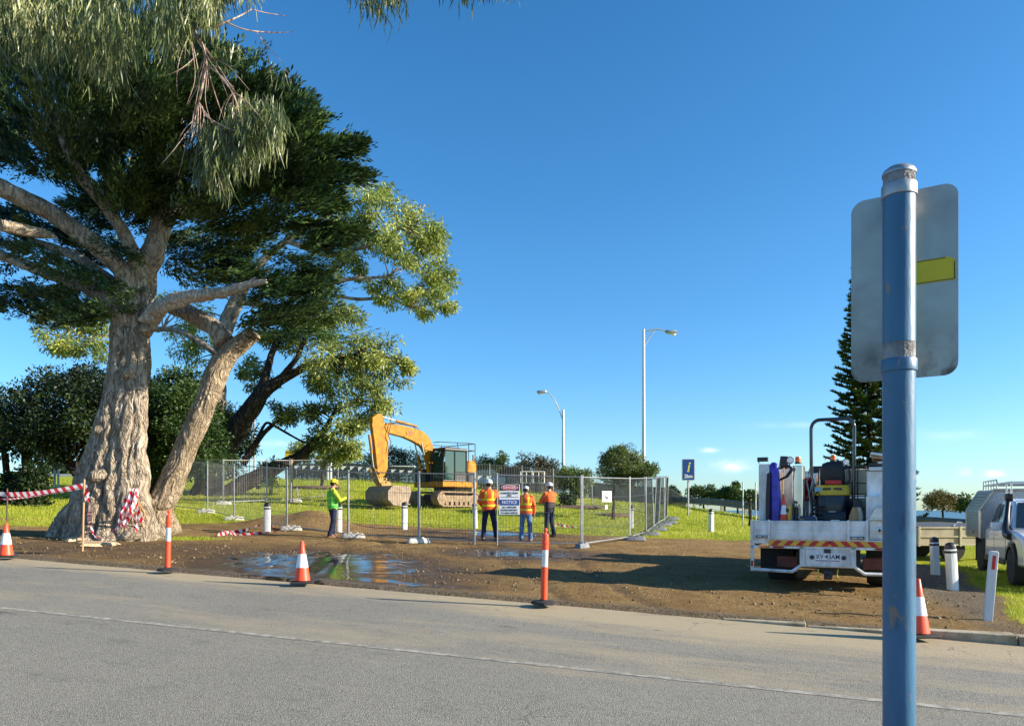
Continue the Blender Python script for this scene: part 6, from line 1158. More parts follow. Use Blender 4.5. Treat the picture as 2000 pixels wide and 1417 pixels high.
b.build('vents', 'yellow', o); b = MB(); b.tube([(.09, -.1, .17), (.15, -.1, .14), (.155, -.1, .02)], .011, 6); b.build('handle', 'galv', o)
o = ontray('water_tank', X(893), 1.3, 1.178, 'beige caged water tank standing behind the roller on the tray', 'tank'); o.scale = (1, 1, .86); b = MB(); b.box((0, 0, .93), (.48, .5, .56)); b.box((0, 0, .3), (.5, .5, .55)); b.build('bladder', 'tank', o, bevel=.04); b = MB()
for x in (-.245, -.01, .245): b.tube([(x, -.262, 0), (x, -.262, 1.24), (x, .262, 1.24)], .009, 6)
for z in (.35, .62, .90, 1.22): b.tube([(-.25, -.266, z), (.25, -.266, z), (.25, .266, z)], .009, 6)
b.build('cage', 'exg', o)
o = ontray('hose_reel', X(525), .75, 1.178, 'red hose reel with coiled pipe beside the steel cabinet', 'hose reel'); o.scale = (1, 1, .85); b = MB(); b.M = Matrix.Translation((0, 0, .78)) @ Matrix.Rotation(R(62), 4, 'Z') @ Matrix.Rotation(R(90), 4, 'X'); b.lathe([(.26, -.035), (.26, .035), (.2, .03), (.2, -.03)], n=32); b.build('reel', 'red', o)
b = MB(); b.tube([(.0, -.05, .55), (.06, -.1, .75), (.10, -.06, .98), (.05, -.05, 1.15), (.0, -.1, .95), (.05, -.12, .6), (.08, -.1, .3), (.02, -.08, .1)], .014, 6); b.tube([(.10, -.05, .5), (.14, -.1, .7), (.12, -.06, 1.0), (.10, -.05, .8), (.13, -.1, .4)], .012, 6); b.tube([(0, 0, 0), (0, 0, .6)], .03, 8); b.build('pipe', 'galv', o)
o = ontray('ride_on_roller', X(708), .85, 1.178, 'black and yellow ride-on machine with tall roll bar standing on the truck tray', 'roller'); o.scale = (1.06, 1, 1.12)
b = MB(); b.loft([(.0, .0, .0, .24, .3), (.0, 0, .12, .29, .34), (0, 0, .36, .30, .34), (0, 0, .48, .28, .32)], 28, 3); b.build('hood', mat('black_hood', (.014, .016, .024), .35, coat=.2), o); b = MB(); b.box((0, -.335, .2), (.11, .012, .045)); b.build('badge', 'band', o)
b = MB(); b.loft([(.0, 0, .485, .30, .32), (.0, 0, .56, .295, .32), (0, 0, .655, .27, .29)], 28, 4.5); b.build('bonnet', mat('deep_yellow', (.62, .42, .02), .4), o, bevel=.01)
for x in (-.08, .09): b = MB(); b.box((x, -.305, .575), (.14, .02, .065)); b.build('grille', 'exg', o, bevel=.01)
b = MB(); b.box((-.225, -.305, .585), (.10, .012, .07)); b.build('sticker', mat('pale_blue', (.2, .42, .6), .4), o); b = MB(); b.box((.02, -.26, .70), (.26, .05, .07), ry=.03); b.build('tail_lamp', 'red', o, bevel=.01)
b = MB(); b.loft([(0, .0, .66, .17, .06), (0, -.02, .76, .205, .07), (0, -.03, .93, .20, .06), (0, -.03, 1.02, .16, .05), (0, -.03, 1.05, .08, .03)], 24, 3.4); b.build('seat_back', 'black', o); b = MB(); b.box((0, .16, .70), (.40, .42, .12)); b.build('seat', 'black', o, bevel=.04)
b = MB(); b.tube([(.20, -.02, .95), (.27, -.04, .93), (.28, -.03, .75), (.22, -.02, .66)], .018, 8); b.build('armrest', 'black', o)
b = MB(); hp = [(-.33, 0, .02), (-.345, 0, .9), (-.35, 0, 1.58)] + [(-.35 + .14 * (1 - math.cos(a)), 0, 1.60 + .16 * math.sin(a)) for a in np.linspace(.2, math.pi / 2, 6)]; hp = hp + [(-x, y, z) for x, y, z in hp[::-1]]; b.tube(hp, .030, 14); b.build('roll_bar', mat('gloss_black_tube', (.014, .02, .03), .18, coat=.6), o)
for y in (-.28, .35): b = MB(); b.M = Matrix.Translation((0, y, .1)) @ Matrix.Rotation(R(90), 4, 'Y'); b.lathe([(.13, -.22), (.13, .22)], n=20); b.build('drum', 'exg', o)
for k, (zx, y, ln_, a_, hx) in enumerate([(322, .9, 1.12, .05, 'bare'), (352, 1.0, 1.0, -.07, 'bare'), (578, 1.2, 1.05, .06, 'exg'), (600, 1.3, .95, -.05, 'bare')]):
    o = ontray(['shovel', 'rake', 'crow_bar', 'broom'][k], X(zx), y, 1.178, ['long shovel standing behind the purple bag in the tray', 'rake standing between the purple bag and the steel cabinet', 'dark iron bar standing beside the hose reel', 'broom standing behind the roll bar of the ride-on machine'][k], 'tool'); b = MB(); b.tube([(0, 0, 0), (a_ * ln_, 0, ln_)], .014, 7); b.build('shaft', hx, o); b = MB(); b.box((a_ * ln_, 0, ln_ + (.09 if k != 2 else .0)), [(.17, .02, .2), (.28, .03, .05), (.03, .03, .05), (.30, .06, .10)][k], ry=a_, taper=.8); b.build('head', 'exg', o, bevel=.006)
o = ontray('cable_coil', X(610), .35, 1.178, 'coil of black cable lying beside the ride-on machine', 'cable'); b = MB(); b.tube([(.09 * math.cos(t), .09 * math.sin(t), .02 + .012 * t) for t in np.linspace(0, 30, 120)], .010, 5); b.tube([(.09, 0, .3), (.06, .1, .5), (-.02, .2, .62), (-.1, .3, .4)], .010, 5); b.build('coil', 'black', o)
for k, (zx, y, m, lb, an) in enumerate([(860, .18, 'bare', 'pale glove lying on the tray edge right of the roller', .3), (885, .25, 'cream', 'crumpled cream rag on the tray right of the roller', -.4), (735, .1, 'alu', 'silver spanner lying on the tray below the roller', .1)]):
    p = TM @ Vector((X(zx), y, 1.10 if k < 2 else 1.27)); b = MB(); b.loft([(0, 0, 0, .08, .05), (.01, 0, .04, .07, .045), (.02, 0, .07, .03, .02)], 10, 2.6)
    if k == 2: b = MB(); b.box((0, 0, .0), (.16, .02, .012))
    if k < 2: p.z = TM.translation.z + 1.178; b.v = [(x * 1.2, y_ * 1.2, z * 4.6) for x, y_, z in b.v]
    b.build(['glove', 'rag', 'spanner'][k], m, label=lb, cat=['glove', 'rag', 'spanner'][k], loc=p, rz=an)
o = ontray('jerry_can', X(888), .55, 1.178, 'dark jerry can between the roller and the right tool box', 'jerry can'); b = MB(); b.prism([(-.07, 0), (.07, 0), (.075, .05), (.075, .42), (.05, .47), (-.06, .47), (-.075, .42)], -.15, .15); b.build('can', 'exg', o, bevel=.02); b = MB(); b.tube([(.0, -.06, .47), (.0, -.05, .51), (0, .05, .51), (0, .06, .47)], .012, 6); b.build('handle', 'exg', o)

# ================================================================ utility vehicle and trailer at the right
UA = Vector((11.35, 17.7, 0)); UF = Vector((10.12, 14.75, 0)); hd = math.atan2(UF.y - UA.y, UF.x - UA.x); UC = (UA + UF) / 2 + Vector((math.cos(hd + R(90)), math.sin(hd + R(90)), 0)) * .78; UC.z = hf(UC.x, UC.y)
ut = empty('utility_vehicle', UC, hd, 'white dual cab vehicle with grey canopy and snorkel parked at the right edge', 'utility vehicle')
# local: +x forward, y left, right hand side is -y
up_ = mat('white_car_paint', (.70, .72, .74), .25, var=.03, coat=.8)
def car_side(poly, y0, y1, nm, m, bev=.05): b = MB(); b.prism(poly, y0, y1); return b.build(nm, m, ut, bevel=bev)
body = [(-1.1, .42), (-1.1, 1.05), (-.95, 1.12), (1.2, 1.12), (1.75, 1.08), (2.35, 1.0), (2.5, .85), (2.52, .45), (2.02, .40), (1.98, .62), (1.86, .80), (1.56, .88), (1.26, .80), (1.14, .62), (1.10, .40), (-.95, .40)]
car_side(body, -.90, .90, 'body', up_, .06)
b = MB()
def qring(x, z, w_): return x, z, w_
sec = [(-1.02, 1.10, .86), (-.82, 1.62, .70), (-.5, 1.76, .64), (.25, 1.76, .64), (.55, 1.66, .66), (1.22, 1.12, .84)]
vs = [(x, -w_, z) for x, z, w_ in sec] + [(x, w_, z) for x, z, w_ in sec]; k = len(sec); b.add(vs, [tuple(range(k)), tuple(range(2 * k - 1, k - 1, -1))] + [(i, k + i, k + (i + 1) % k, (i + 1) % k) for i in range(k)]); b.build('cabin', up_, ut, bevel=.05)
def sidepane(pts, nm='side_window'):
    b = MB(); f = lambda x, z: (x, -(.86 - (z - 1.10) * .31) - .014, z); g2_ = lambda x, z: (x, -(.86 - (z - 1.10) * .31) + .004, z); q = [f(*p) for p in pts]; q2 = [g2_(*p) for p in pts]; n = len(q); b.add(q + q2, [tuple(range(n)), tuple(range(2 * n - 1, n - 1, -1))] + [(i, n + i, n + (i + 1) % n, (i + 1) % n) for i in range(n)]); return b.build(nm, 'glass', ut)
sidepane([(-.80, 1.17), (-.12, 1.15), (-.12, 1.64), (-.55, 1.66), (-.70, 1.56)]); sidepane([(-.02, 1.15), (.90, 1.15), (.52, 1.60), (.38, 1.64), (-.02, 1.64)])
b = MB(); b.add([(.57, -.60, 1.66), (.57, .60, 1.66), (1.19, .76, 1.15), (1.19, -.76, 1.15), (.585, -.60, 1.675), (.585, .60, 1.675), (1.215, .76, 1.16), (1.215, -.76, 1.16)], [(0, 1, 2, 3), (7, 6, 5, 4), (0, 4, 5, 1), (1, 5, 6, 2), (2, 6, 7, 3), (3, 7, 4, 0)]); b.build('windscreen', 'glass', ut)
b = MB(); b.box((.92, -1.02, 1.18), (.12, .24, .17)); b.tube([(.92, -.9, 1.1), (.92, -.84, 1.08)], .03, 6); b.build('mirror', up_, ut, bevel=.04); 
b = MB(); b.tube([(1.55, -.92, .98), (1.30, -.93, 1.02), (1.12, -.91, 1.12), (.90, -.85, 1.40), (.78, -.80, 1.72)], [.07, .085, .08, .05, .045], 10); b.loft([(.76, -.79, 1.70, .06, .06), (.78, -.79, 1.76, .10, .075), (.78, -.79, 1.84, .10, .075), (.78, -.79, 1.86, .08, .06)], 16, 4); b.build('snorkel', 'black', ut)
for (x, nm) in ((-.36, 'door_handle'), (.12, 'door_handle')): b = MB(); b.box((x, -.915, .98), (.16, .025, .03)); b.build(nm, up_, ut, bevel=.008)
b = MB(); b.bx(-1.0, 1.05, -.93, -.90, .38, .50); b.build('side_step', 'black', ut, bevel=.01)
b = MB()
for x in (-.07, 1.02, -1.0): b.bx(x - .004, x + .004, -.9035, -.899, .52, 1.1)
b.bx(-1.0, 1.02, -.9035, -.899, .515, .523); b.build('door_seam', 'black', ut)
rimm = mat('alloy_rim', (.42, .43, .44), .3, .7)
for (x, s) in ((-1.55, -1), (1.56, -1), (-1.55, 1), (1.56, 1)):
    T_ = Matrix.Translation((x, s * .79, .385)) @ Matrix.Rotation(R(90), 4, 'X'); b = MB(); b.M = T_; b.lathe([(.24, -.13), (.35, -.13), (.385, -.09), (.385, .09), (.35, .13), (.24, .13)], n=36); wh = b.build('wheel', 'rubber', ut)
    b = MB(); b.M = T_; b.lathe([(.24, -.09), (.24, .09)], n=28); b.build('rim_barrel', 'exg', wh); b = MB(); b.M = T_
    for a in range(6): an = a * math.pi / 3; b.tube([(.04 * math.cos(an), .04 * math.sin(an), -s * -.10 if s > 0 else .10), (.225 * math.cos(an + .08), .225 * math.sin(an + .08), .11)], .022, 6)
    b.tube([(.228 * math.cos(q * math.pi / 12), .228 * math.sin(q * math.pi / 12), .11) for q in range(24)], .014, 6, closed=True); b.lathe([(.06, .09), (.05, .125)], n=14); b.build('rim', rimm, wh)
b = MB(); ang = np.linspace(R(15), R(165), 12); b.add([(1.56 + .46 * math.cos(a), y, .385 + .46 * math.sin(a)) for a in ang for y in (-.935, -.87)] + [(1.56 + .40 * math.cos(a), y, .385 + .40 * math.sin(a)) for a in ang for y in (-.935, -.87)],
      [q for i in range(11) for q in [(2 * i, 2 * i + 1, 2 * i + 3, 2 * i + 2), (24 + 2 * i + 2, 24 + 2 * i + 3, 24 + 2 * i + 1, 24 + 2 * i), (2 * i, 2 * i + 2, 24 + 2 * i + 2, 24 + 2 * i)]]); b.build('wheel_arch', 'black', ut)
b = MB(); b.bx(-2.2, -1.15, -.78, .78, .42, .70); b.bx(-2.0, -1.98, -.93, -.62, .28, .86); b.build('chassis', 'exg', ut)
b = MB(); b.bx(-1.12, -1.08, -.93, -.70, .22, .85); b.build('mud_flap', 'black', ut)
# canopy behind the cab
cs = mat('ribbed_grey_canopy', (.20, .225, .235), .45, .5, .12, 3); cfm = mat('canopy_frame_alloy', (.46, .44, .38), .45, .6, .15, 3); chq = mat('chequer_plate', (.34, .35, .36), .35, .8, .35, 40, .5, 60)
sec = [(-.98, .86), (-.98, 1.50), (-.72, 1.98), (.72, 1.98), (.98, 1.50), (.98, .86)]; b = MB(); b.prism(sec, -2.85, -1.16, 'x'); cpy = b.build('canopy', cs, ut, bevel=.01)
b = MB(); 
for (p, q) in zip(sec, sec[1:] + sec[:1]): b.tube([(-1.14, p[0], p[1]), (-1.14, q[0], q[1])], .032, 4); b.tube([(-2.86, p[0], p[1]), (-2.86, q[0], q[1])], .03, 4)
b.build('canopy_frame', cfm, cpy); b = MB(); b.prism([(y * .955, 1.42 + (z - 1.42) * .95) for y, z in sec], -1.158, -1.150, 'x'); b.build('front_panel', chq, cpy)
b = MB()
for i in range(9): z = .93 + i * .065; b.bx(-2.80, -1.20, -1.0, -.982, z, z + .03)
for i in range(6): t = (i + .5) / 6.5; b.bx(-2.80, -1.20, -.98 + .26 * t - .018, -.98 + .26 * t + .004, 1.50 + .48 * t, 1.50 + .48 * t + .035)
b.build('ribbed_lid', cs, cpy); b = MB(); b.box((-2.0, -1.012, .98), (.08, .02, .08)); b.build('lid_latch', 'galv', cpy)
b = MB()
for y in (-.62, .62): b.tube([(-2.8, y, 2.12), (.2, y, 2.12)], .02, 6); b.tube([(-2.8, y, 2.02), (-2.8, y, 2.22), (-1.3, y, 2.22), (-1.2, y, 2.12)], .018, 6)
for x in np.linspace(-2.8, -1.3, 6): b.tube([(x, -.62, 1.98), (x, -.62, 2.22)], .014, 6); b.tube([(x, -.62, 2.12), (x, .62, 2.12)], .015, 6); b.tube([(x, .62, 1.98), (x, .62, 2.22)], .014, 6)
for x in (-.3, .15): b.tube([(x, -.62, 2.12), (x, .62, 2.12)], .016, 6); b.tube([(x, -.62, 1.76), (x, -.62, 2.12)], .016, 6); b.tube([(x, .62, 1.76), (x, .62, 2.12)], .016, 6)
b.build('roof_rack', 'alu', ut); b = MB(); b.box((2.5, 0, .72), (.06, 1.3, .25)); b.build('grille', 'black', ut, bevel=.02)
for s in (-1, 1): b = MB(); b.box((2.38, s * .68, .86), (.22, .34, .16)); b.build('headlight', 'band', ut, bevel=.04)
# trailer
tl = empty('box_trailer', GX(1845, 20.6), R(4), 'low beige box trailer with dark cover on the grass behind the white bollards', 'trailer'); tcol = mat('beige_trailer_paint', (.42, .36, .25), .6, .2, .2, 2.5)
b = MB(); b.bx(-1.3, 1.25, -.85, .85, .42, .90); b.build('tub', tcol, tl, bevel=.015); b = MB()
for x in (-1.3, -.15, .55, 1.22): b.bx(x - .03, x + .03, -.885, -.855, .40, .93)
for z in (.90, .66, .44): b.bx(-1.3, 1.25, -.875, -.855, z - .02, z + .02)
b.build('frame', mat('trailer_frame', (.50, .44, .30), .5, .3), tl, bevel=.004); b = MB(); b.add([(-1.3, -.86, .92), (1.25, -.86, .92), (1.25, .86, .98), (-1.3, .86, 1.0), (-.2, 0, 1.04)], [(0, 1, 4), (1, 2, 4), (2, 3, 4), (3, 0, 4)]); b.build('cover', mat('dark_mesh_cover', (.06, .07, .085), .8), tl)
b = MB(); b.tube([(-.35, -.87, .94), (.6, .3, 1.03), (1.1, .84, 1.0)], .012, 5); b.build('strap', 'alu', tl)
for s in (-1, 1): b = MB(); b.M = Matrix.Translation((-.3, s * .72, .32)) @ Matrix.Rotation(R(90), 4, 'X'); b.lathe([(.18, -.09), (.32, -.09), (.32, .09), (.18, .09)], n=28); b.build('wheel', 'rubber', tl)
b = MB(); b.tube([(1.2, -.6, .45), (2.3, 0, .42), (1.2, .6, .45)], .04, 6); b.build('draw_bar', tcol, tl)
# ================================================================ lamps, signs and everything on the crest
def street_lamp(px, Y, top, arm, label, r0=.10, dirx=1, style=0):
    o = empty('street_lamp', GX(px, Y), 0, label, 'street lamp', 'street lamps beyond the lawn'); H = W(px, top, Y).z - o.location.z; pm = mat('lamp_pole_steel', (.50, .52, .54), .4, .5)
    b = MB(); b.tube([(0, 0, 0), (0, 0, H)], [r0, r0 * .62], 14); b.build('pole', pm, o); b = MB(); L_ = arm * dirx
    if style == 0: b.tube([(0, 0, H - .15), (L_ * .4, 0, H - .02), (L_ * .75, 0, H + .0), (L_, 0, H - .15)], .05, 8); b.tube([(0, 0, H - 1.4), (L_ * .15, 0, H - .9), (L_ * .35, 0, H - .35), (L_ * .5, 0, H - .03)], .04, 8); e = (L_, 0, H - .2)
    else: b.tube([(0, 0, H - 1.1), (L_ * .2, 0, H - .1), (L_ * .5, 0, H + 1.0), (L_ * .8, 0, H + 1.6), (L_, 0, H + 1.7)], .05, 8); b.tube([(0, 0, H - .1), (L_ * .25, 0, H + .25), (L_ * .5, 0, H + 1.0)], .035, 8); e = (L_, 0, H + 1.7)
    b.build('arm', pm, o); b = MB(); b.loft([(e[0] + dirx * .35, 0, e[2] - .12, .32, .16), (e[0] + dirx * .35, 0, e[2] - .02, .5, .2), (e[0] + dirx * .3, 0, e[2] + .12, .42, .16)], 16, 3); hd_ = b.build('lantern', 'galv', o); b = MB(); b.loft([(e[0] + dirx * .5, 0, e[2] - .26, .12, .1), (e[0] + dirx * .5, 0, e[2] - .125, .26, .15)], 14); b.build('lamp_glass', 'band', hd_); return o
street_lamp(1257, 56, 643, 1.75, 'tallest steel street lamp, its arm pointing right, behind the weeping tree', .155)
street_lamp(1100, 70, 800, 1.7, 'shorter street lamp with curved arm pointing left, behind the far fence', .17, -1, 1)
for (px, top, Y, lb, r_) in [(497, 800, 70, 'pale slender pole nearer the yellow sign, seen through the gum limbs', .12), (488, 850, 72, 'thinner pale pole just left of the slender pole', .07), (575, 890, 66, 'thin post holding up the yellow sign', .05)][:2]:
    p = GX(px, Y); b = MB(); b.tube([(0, 0, 0), (0, 0, W(px, top, Y).z - p.z)], [r_, r_ * .7], 10); b.build('lamp_pole', 'galv', label=lb, cat='pole', loc=p)
def boardsign(px, py, w_, h_, Y, label, m, posts, rz=0, nm='road_sign'):
    s = Y / F; g = GX(px, Y); o = empty(nm, g, rz, label, 'sign'); zc_ = W(px, py, Y).z - g.z; b = MB()
    for dx in posts: b.tube([(dx * s, .05, 0), (dx * s, .05, zc_)], .05, 8)
    b.build('post', 'galv', o); b = MB(); b.prism([(x, z + zc_) for x, z in rrect(w_ * s, h_ * s, 2.2 * s, 4)], -.02, .02); b.build('board', m, o); return o, s, zc_
o, s, zc_ = boardsign(570, 886, 27, 15, 66, 'yellow road sign above the low gum limb', mat('road_sign_yellow', (.80, .48, .01), .4), [-10, 8])
for k, t_ in enumerate(['ROAD WORK', 'AHEAD']): text('lettering', t_, 3.4 * s, 'inkblack', o, (0, -.03, zc_ + (2.6 - 5.2 * k) * s), bold=.01)
o, s, zc_ = boardsign(1344.5, 916.5, 25.5, 43, 40, 'blue information sign with yellow italic letter and distance, on a thin post', 'paintwhite', [0], R(-2), 'information_sign')
b = MB(); b.prism([(x, z + zc_) for x, z in rrect(22.5 * s, 40 * s, 1.5 * s, 4)], -.026, -.021); b.build('blue_face', 'blue', o)
b = MB(); b.prism([(-3.4, -9.5), (1.2, -9.5), (1.8, -7.8), (.6, -7.6), (3.4, 5.2), (-1.4, 5.2), (-1.8, 3.6), (-.6, 3.4), (-2.2, -6.0), (-3.8, -7.6)][::1], -.031, -.027)
b.v = [(x * s * .9 + .01, y, z * s * .9 + zc_ + 4.0 * s) for x, y, z in b.v]; b.prism([(2.4 * s + 2.0 * s * math.cos(a * math.pi / 8), zc_ + 12.2 * s + 2.0 * s * math.sin(a * math.pi / 8)) for a in range(16)], -.031, -.027); b.build('letter_i', 'inkyellow', o)
text('lettering', '2km', 9.2 * s, 'paintwhite', o, (.0, -.03, zc_ - 13.2 * s), bold=.012)
# guard rails
def guard_rail(P, label, n=4):
    A = P[0]; o = empty('guard_rail', A, 0, label, 'guard rail'); prof = [(0, .0), (.04, .05), (.0, .12), (.0, .16), (.04, .23), (0, .31)]; b = MB(); k = len(prof)
    dirv = (P[-1] - A).normalized(); nrm = Vector((dirv.y, -dirv.x, 0)).normalized(); vs = []
    for p in P:
        for off in (0, -.012):
            for (u, z) in prof: q = p - A + nrm * (u + off) + Vector((0, 0, .36 + z * 1.4)); vs.append(q)
    fs = []; st = 2 * k
    for i in range(len(P) - 1):
        for j in range(k - 1): fs += [(i * st + j, (i + 1) * st + j, (i + 1) * st + j + 1, i * st + j + 1), (i * st + k + j, i * st + k + j + 1, (i + 1) * st + k + j + 1, (i + 1) * st + k + j)]
    b.add(vs, fs); b.build('rail', 'rail', o)
    for i, p in enumerate(P):
        b = MB(); q = p - A - nrm * .14; b.bx(q.x - .08, q.x + .08, q.y - .08, q.y + .08, q.z - .1, q.z + .80); b.build('post', mat('pale_rail_post', (.42, .37, .31), .9) if i == 0 else bpy.data.materials['pale_rail_post'], o)
guard_rail([GX(px, Y) for px, Y in [(1262, 60), (1352, 52), (1406, 47), (1452, 43.5), (1530, 39), (1600, 36)]], 'dark steel guard rail along the crest behind the blue information sign')
guard_rail([GX(px, Y) for px, Y in [(1700, 33), (1760, 31.5), (1830, 30), (1915, 28.5), (1990, 27)]], 'dark steel guard rail behind the trailer')
# dark paling fence along the crest with bunting
pf = MB(); A = GX(558, 58); B_ = GX(1060, 55); fo = empty('paling_fence', A, 0, 'long dark slatted fence along the top of the lawn', 'fence'); n = 190
for i in range(n):
    p = A.lerp(B_, i / n); z = hf(p.x, p.y); hh_ = 1.30; pf.box((p.x - A.x, p.y - A.y, z - A.z + hh_ / 2), (.075, .03, hh_))
pf.build('palings', mat('dark_slate_palings', (.085, .09, .10), .8, var=.3), fo, smooth=False); pf = MB()
for hh_ in (.35, 1.15): pf.tube([Vector((0, .05, hf(A.x, A.y) - A.z + hh_))] + [Vector((A.lerp(B_, t).x - A.x, A.lerp(B_, t).y - A.y + .05, hf(A.lerp(B_, t).x, A.lerp(B_, t).y) - A.z + hh_)) for t in np.linspace(.05, 1, 20)], .03, 4)
pf.build('rails', 'exg', fo)
A = GX(575, 55); B_ = GX(950, 51); bo_ = empty('bunting', A + Vector((0, 0, 1.2)), 0, 'string of small white triangular flags in front of the slatted fence', 'bunting'); cordp = []
for i in range(24):
    t = i / 23; p = A.lerp(B_, t); z = hf(p.x, p.y) + 1.18; q = Vector((p.x - A.x, p.y - A.y, z - A.z - 1.2)); cordp.append(q); fl = MB(); fl.prism([(q.x, q.z), (q.x + .38, q.z), (q.x + .04, q.z - .32)], q.y - .004, q.y + .004); fl.build('flag', 'paintwhite', bo_, smooth=False)
fl = MB(); fl.tube(cordp, .01, 4); fl.build('cord', 'black', bo_)
# white goal-like frame and small white posts behind the excavator
g = GX(660, 62); s = 62 / F; b = MB(); zt = W(660, 910, 62).z - g.z; b.tube([(0, 0, 0), (0, 0, zt), (150 * s, 0, zt), (150 * s, 0, .0)], .06, 8); b.build('rail_frame', 'wwood', label='white pipe rail frame behind the excavator arm', cat='frame', loc=g)
sgn = GX(701, 58); o = empty('site_notice', sgn, 0, 'small blue and white notice on the slatted fence left of the excavator arm', 'sign'); s = 58 / F; zt = W(701, 917, 58).z - sgn.z
b = MB(); b.box((0, -.1, zt), (12 * s, .03, 15 * s)); b.tube([(0, 0, 0), (0, 0, zt)], .03, 6); b.build('board', 'paintwhite', o); b = MB(); b.box((0, -.125, zt + 1 * s), (10 * s, .01, 7 * s)); b.build('blue_patch', 'blue', o)
for (px, lb) in [(640, 'left white post of the pair beside the small tree'), (646, 'right white post of the pair beside the small tree')]:
    g = GX(px, 57); b = MB(); b.loft([(0, 0, 0, .09, .09), (0, 0, 1.35, .09, .09), (0, 0, 1.42, .05, .05)], 12, 3); b.build('post', 'wwood', label=lb, cat='post', group='white posts at the slatted fence', loc=g)
# cars, van and cabin beyond the far fence
def small_car(px, Y, rz, label, m, van=False):
    o = empty('parked_van' if van else 'parked_car', GX(px, Y), rz, label, 'van' if van else 'car'); b = MB()
    if van: b.prism([(-2.3, .35), (-2.3, 1.9), (-2.1, 2.05), (1.1, 2.05), (1.75, 1.25), (2.3, 1.05), (2.4, .4)], -.9, .9)
    else: b.prism([(-2.2, .35), (-2.25, .85), (-1.9, .98), (1.1, .98), (2.1, .80), (2.2, .4)], -.87, .87)
    b.build('body', m, o, bevel=.07); b = MB()
    if van: b.prism([(1.12, 1.95), (1.14, 2.0), (1.78, 1.28), (1.74, 1.24)], -.8, .8); b.bx(.35, 1.15, -.91, -.885, 1.2, 1.85)
    else: b.prism([(-1.5, .98), (-1.0, 1.42), (.35, 1.45), (1.05, .98)], -.72, .72)
    b.build('windows', 'glass', o, bevel=.03)
    if not van: b = MB(); b.prism([(-1.05, 1.42), (-.95, 1.47), (.3, 1.49), (.42, 1.44)], -.70, .70); b.build('roof', m, o, bevel=.02)
    for x in (-1.4, 1.4):
        for s in (-1, 1): b = MB(); b.M = Matrix.Translation((x, s * .8, .33)) @ Matrix.Rotation(R(90), 4, 'X'); b.lathe([(.33, -.1), (.33, .1)], n=20); b.build('wheel', 'rubber', o)
    return o
small_car(953, 56, R(12), 'dark blue car parked beyond the far mesh fence, behind the first orange worker', mat('dark_blue_car_paint', (.02, .05, .09), .25, coat=.8)); small_car(1003, 66, R(-100), 'white van parked beyond the far fence, above the notice board', up_, True)
small_car(430, 75, R(5), 'pale car far off at the left of the slender poles', up_)
cb_ = GX(1088, 66); o = empty('cabin', cb_, R(8), 'small white weatherboard cabin behind the far fence', 'building'); s = 62 / F; b = MB(); b.bx(-.62, .62, -1, 1, 0, 1.9); b.build('wall', 'wwood', o)
b = MB(); b.prism([(-.75, 1.89), (.75, 1.89), (.0, 2.3)], -1.1, 1.1); b.build('roof', 'alu', o); b = MB(); b.bx(-.3, .3, -1.03, -1.005, 1.0, 1.6); b.build('window', 'glass', o)
wf = GX(1050, 59); o = empty('picket_screen', wf, 0, 'brown timber screen with white framed panels behind the orange workers', 'fence'); s = 59 / F; b = MB()
for i in range(26): b.box(((i - 13) * 2.6 * s, 0, .55), (1.5 * s, .04, 1.1))
b.build('pickets', mat('brown_pickets', (.16, .11, .08), .9, var=.3), o, smooth=False)
for dx in (-22, 2): 
    b = MB(); w2, z0, z1 = 11 * s, .75, 1.65; b.tube([(dx * s - w2, -.06, z0), (dx * s - w2, -.06, z1), (dx * s + w2, -.06, z1), (dx * s + w2, -.06, z0), (dx * s - w2, -.06, z0)], .045, 4); b.tube([(dx * s, -.06, z0), (dx * s, -.06, z1)], .03, 4); b.build('window_frame', 'wwood', o)
pl_ = MB(); A = GX(1150, 57); fo = empty('paling_fence', A, 0, 'grey timber paling fence behind the weeping tree', 'fence'); B_ = GX(1340, 55)
for i in range(85): p = A.lerp(B_, i / 84); z = hf(p.x, p.y); pl_.box((p.x - A.x, p.y - A.y, z - A.z + .62), (.085, .03, 1.24))
pl_.build('palings', mat('grey_palings', (.20, .18, .155), .9, var=.3), fo, smooth=False)
pl_ = MB(); pl_.tube([Vector((0, .05, .9)), B_ - A + Vector((0, .05, .9))], .04, 4); pl_.build('rail', 'exg', fo)
tb = GX(1212, 50); b = MB(); b.box((0, 0, .62), (.9, .5, .04)); b.box((0, 0, .3), (.1, .3, .6)); b.build('bench', 'galv', label='small grey bench on the lawn behind the folded-arm worker', cat='bench', loc=GX(1112, 42), bevel=.01)
# ---- distant bushes and small trees
def bush(label, px, Y, pts, n, m, seed, Rr=(.35, .7), K=150, lw=(.2, .09), T=1.4, stems=True, group='bushes and low trees beyond the far fence', name='bush', cat='bush', E=20):
    base = GX(px, Y); return round_tree(label, base, pts, n, Y, T, m, [([(px, HZ - (base.z - CAMZ) / Y * F + 2, Y), (px + 3, (HZ - (base.z - CAMZ) / Y * F) * .5 + .5 * np.mean([q[1] for q in pts]), Y), (px, np.mean([q[1] for q in pts]), Y)], [.14 * Y / 60, .1 * Y / 60, .04])], Rr, K, lw, seed, group, name, E, cat)
BR = leafmat('bronze_leaves', (.035, .030, .018), (.075, .065, .030), (.15, .12, .05), trans=.15, nscale=.4); OL = leafmat('light_green_leaves', (.05, .09, .018), (.11, .16, .035), (.22, .26, .06), trans=.3, nscale=.4)
bush('dark bronze bush behind the far fence, left of the curved street lamp', 1045, 64, [(1004, 950), (1002, 905), (1022, 888), (1040, 895), (1062, 892), (1085, 905), (1092, 930), (1090, 950)], 60, BR, 31, (.5, .9))
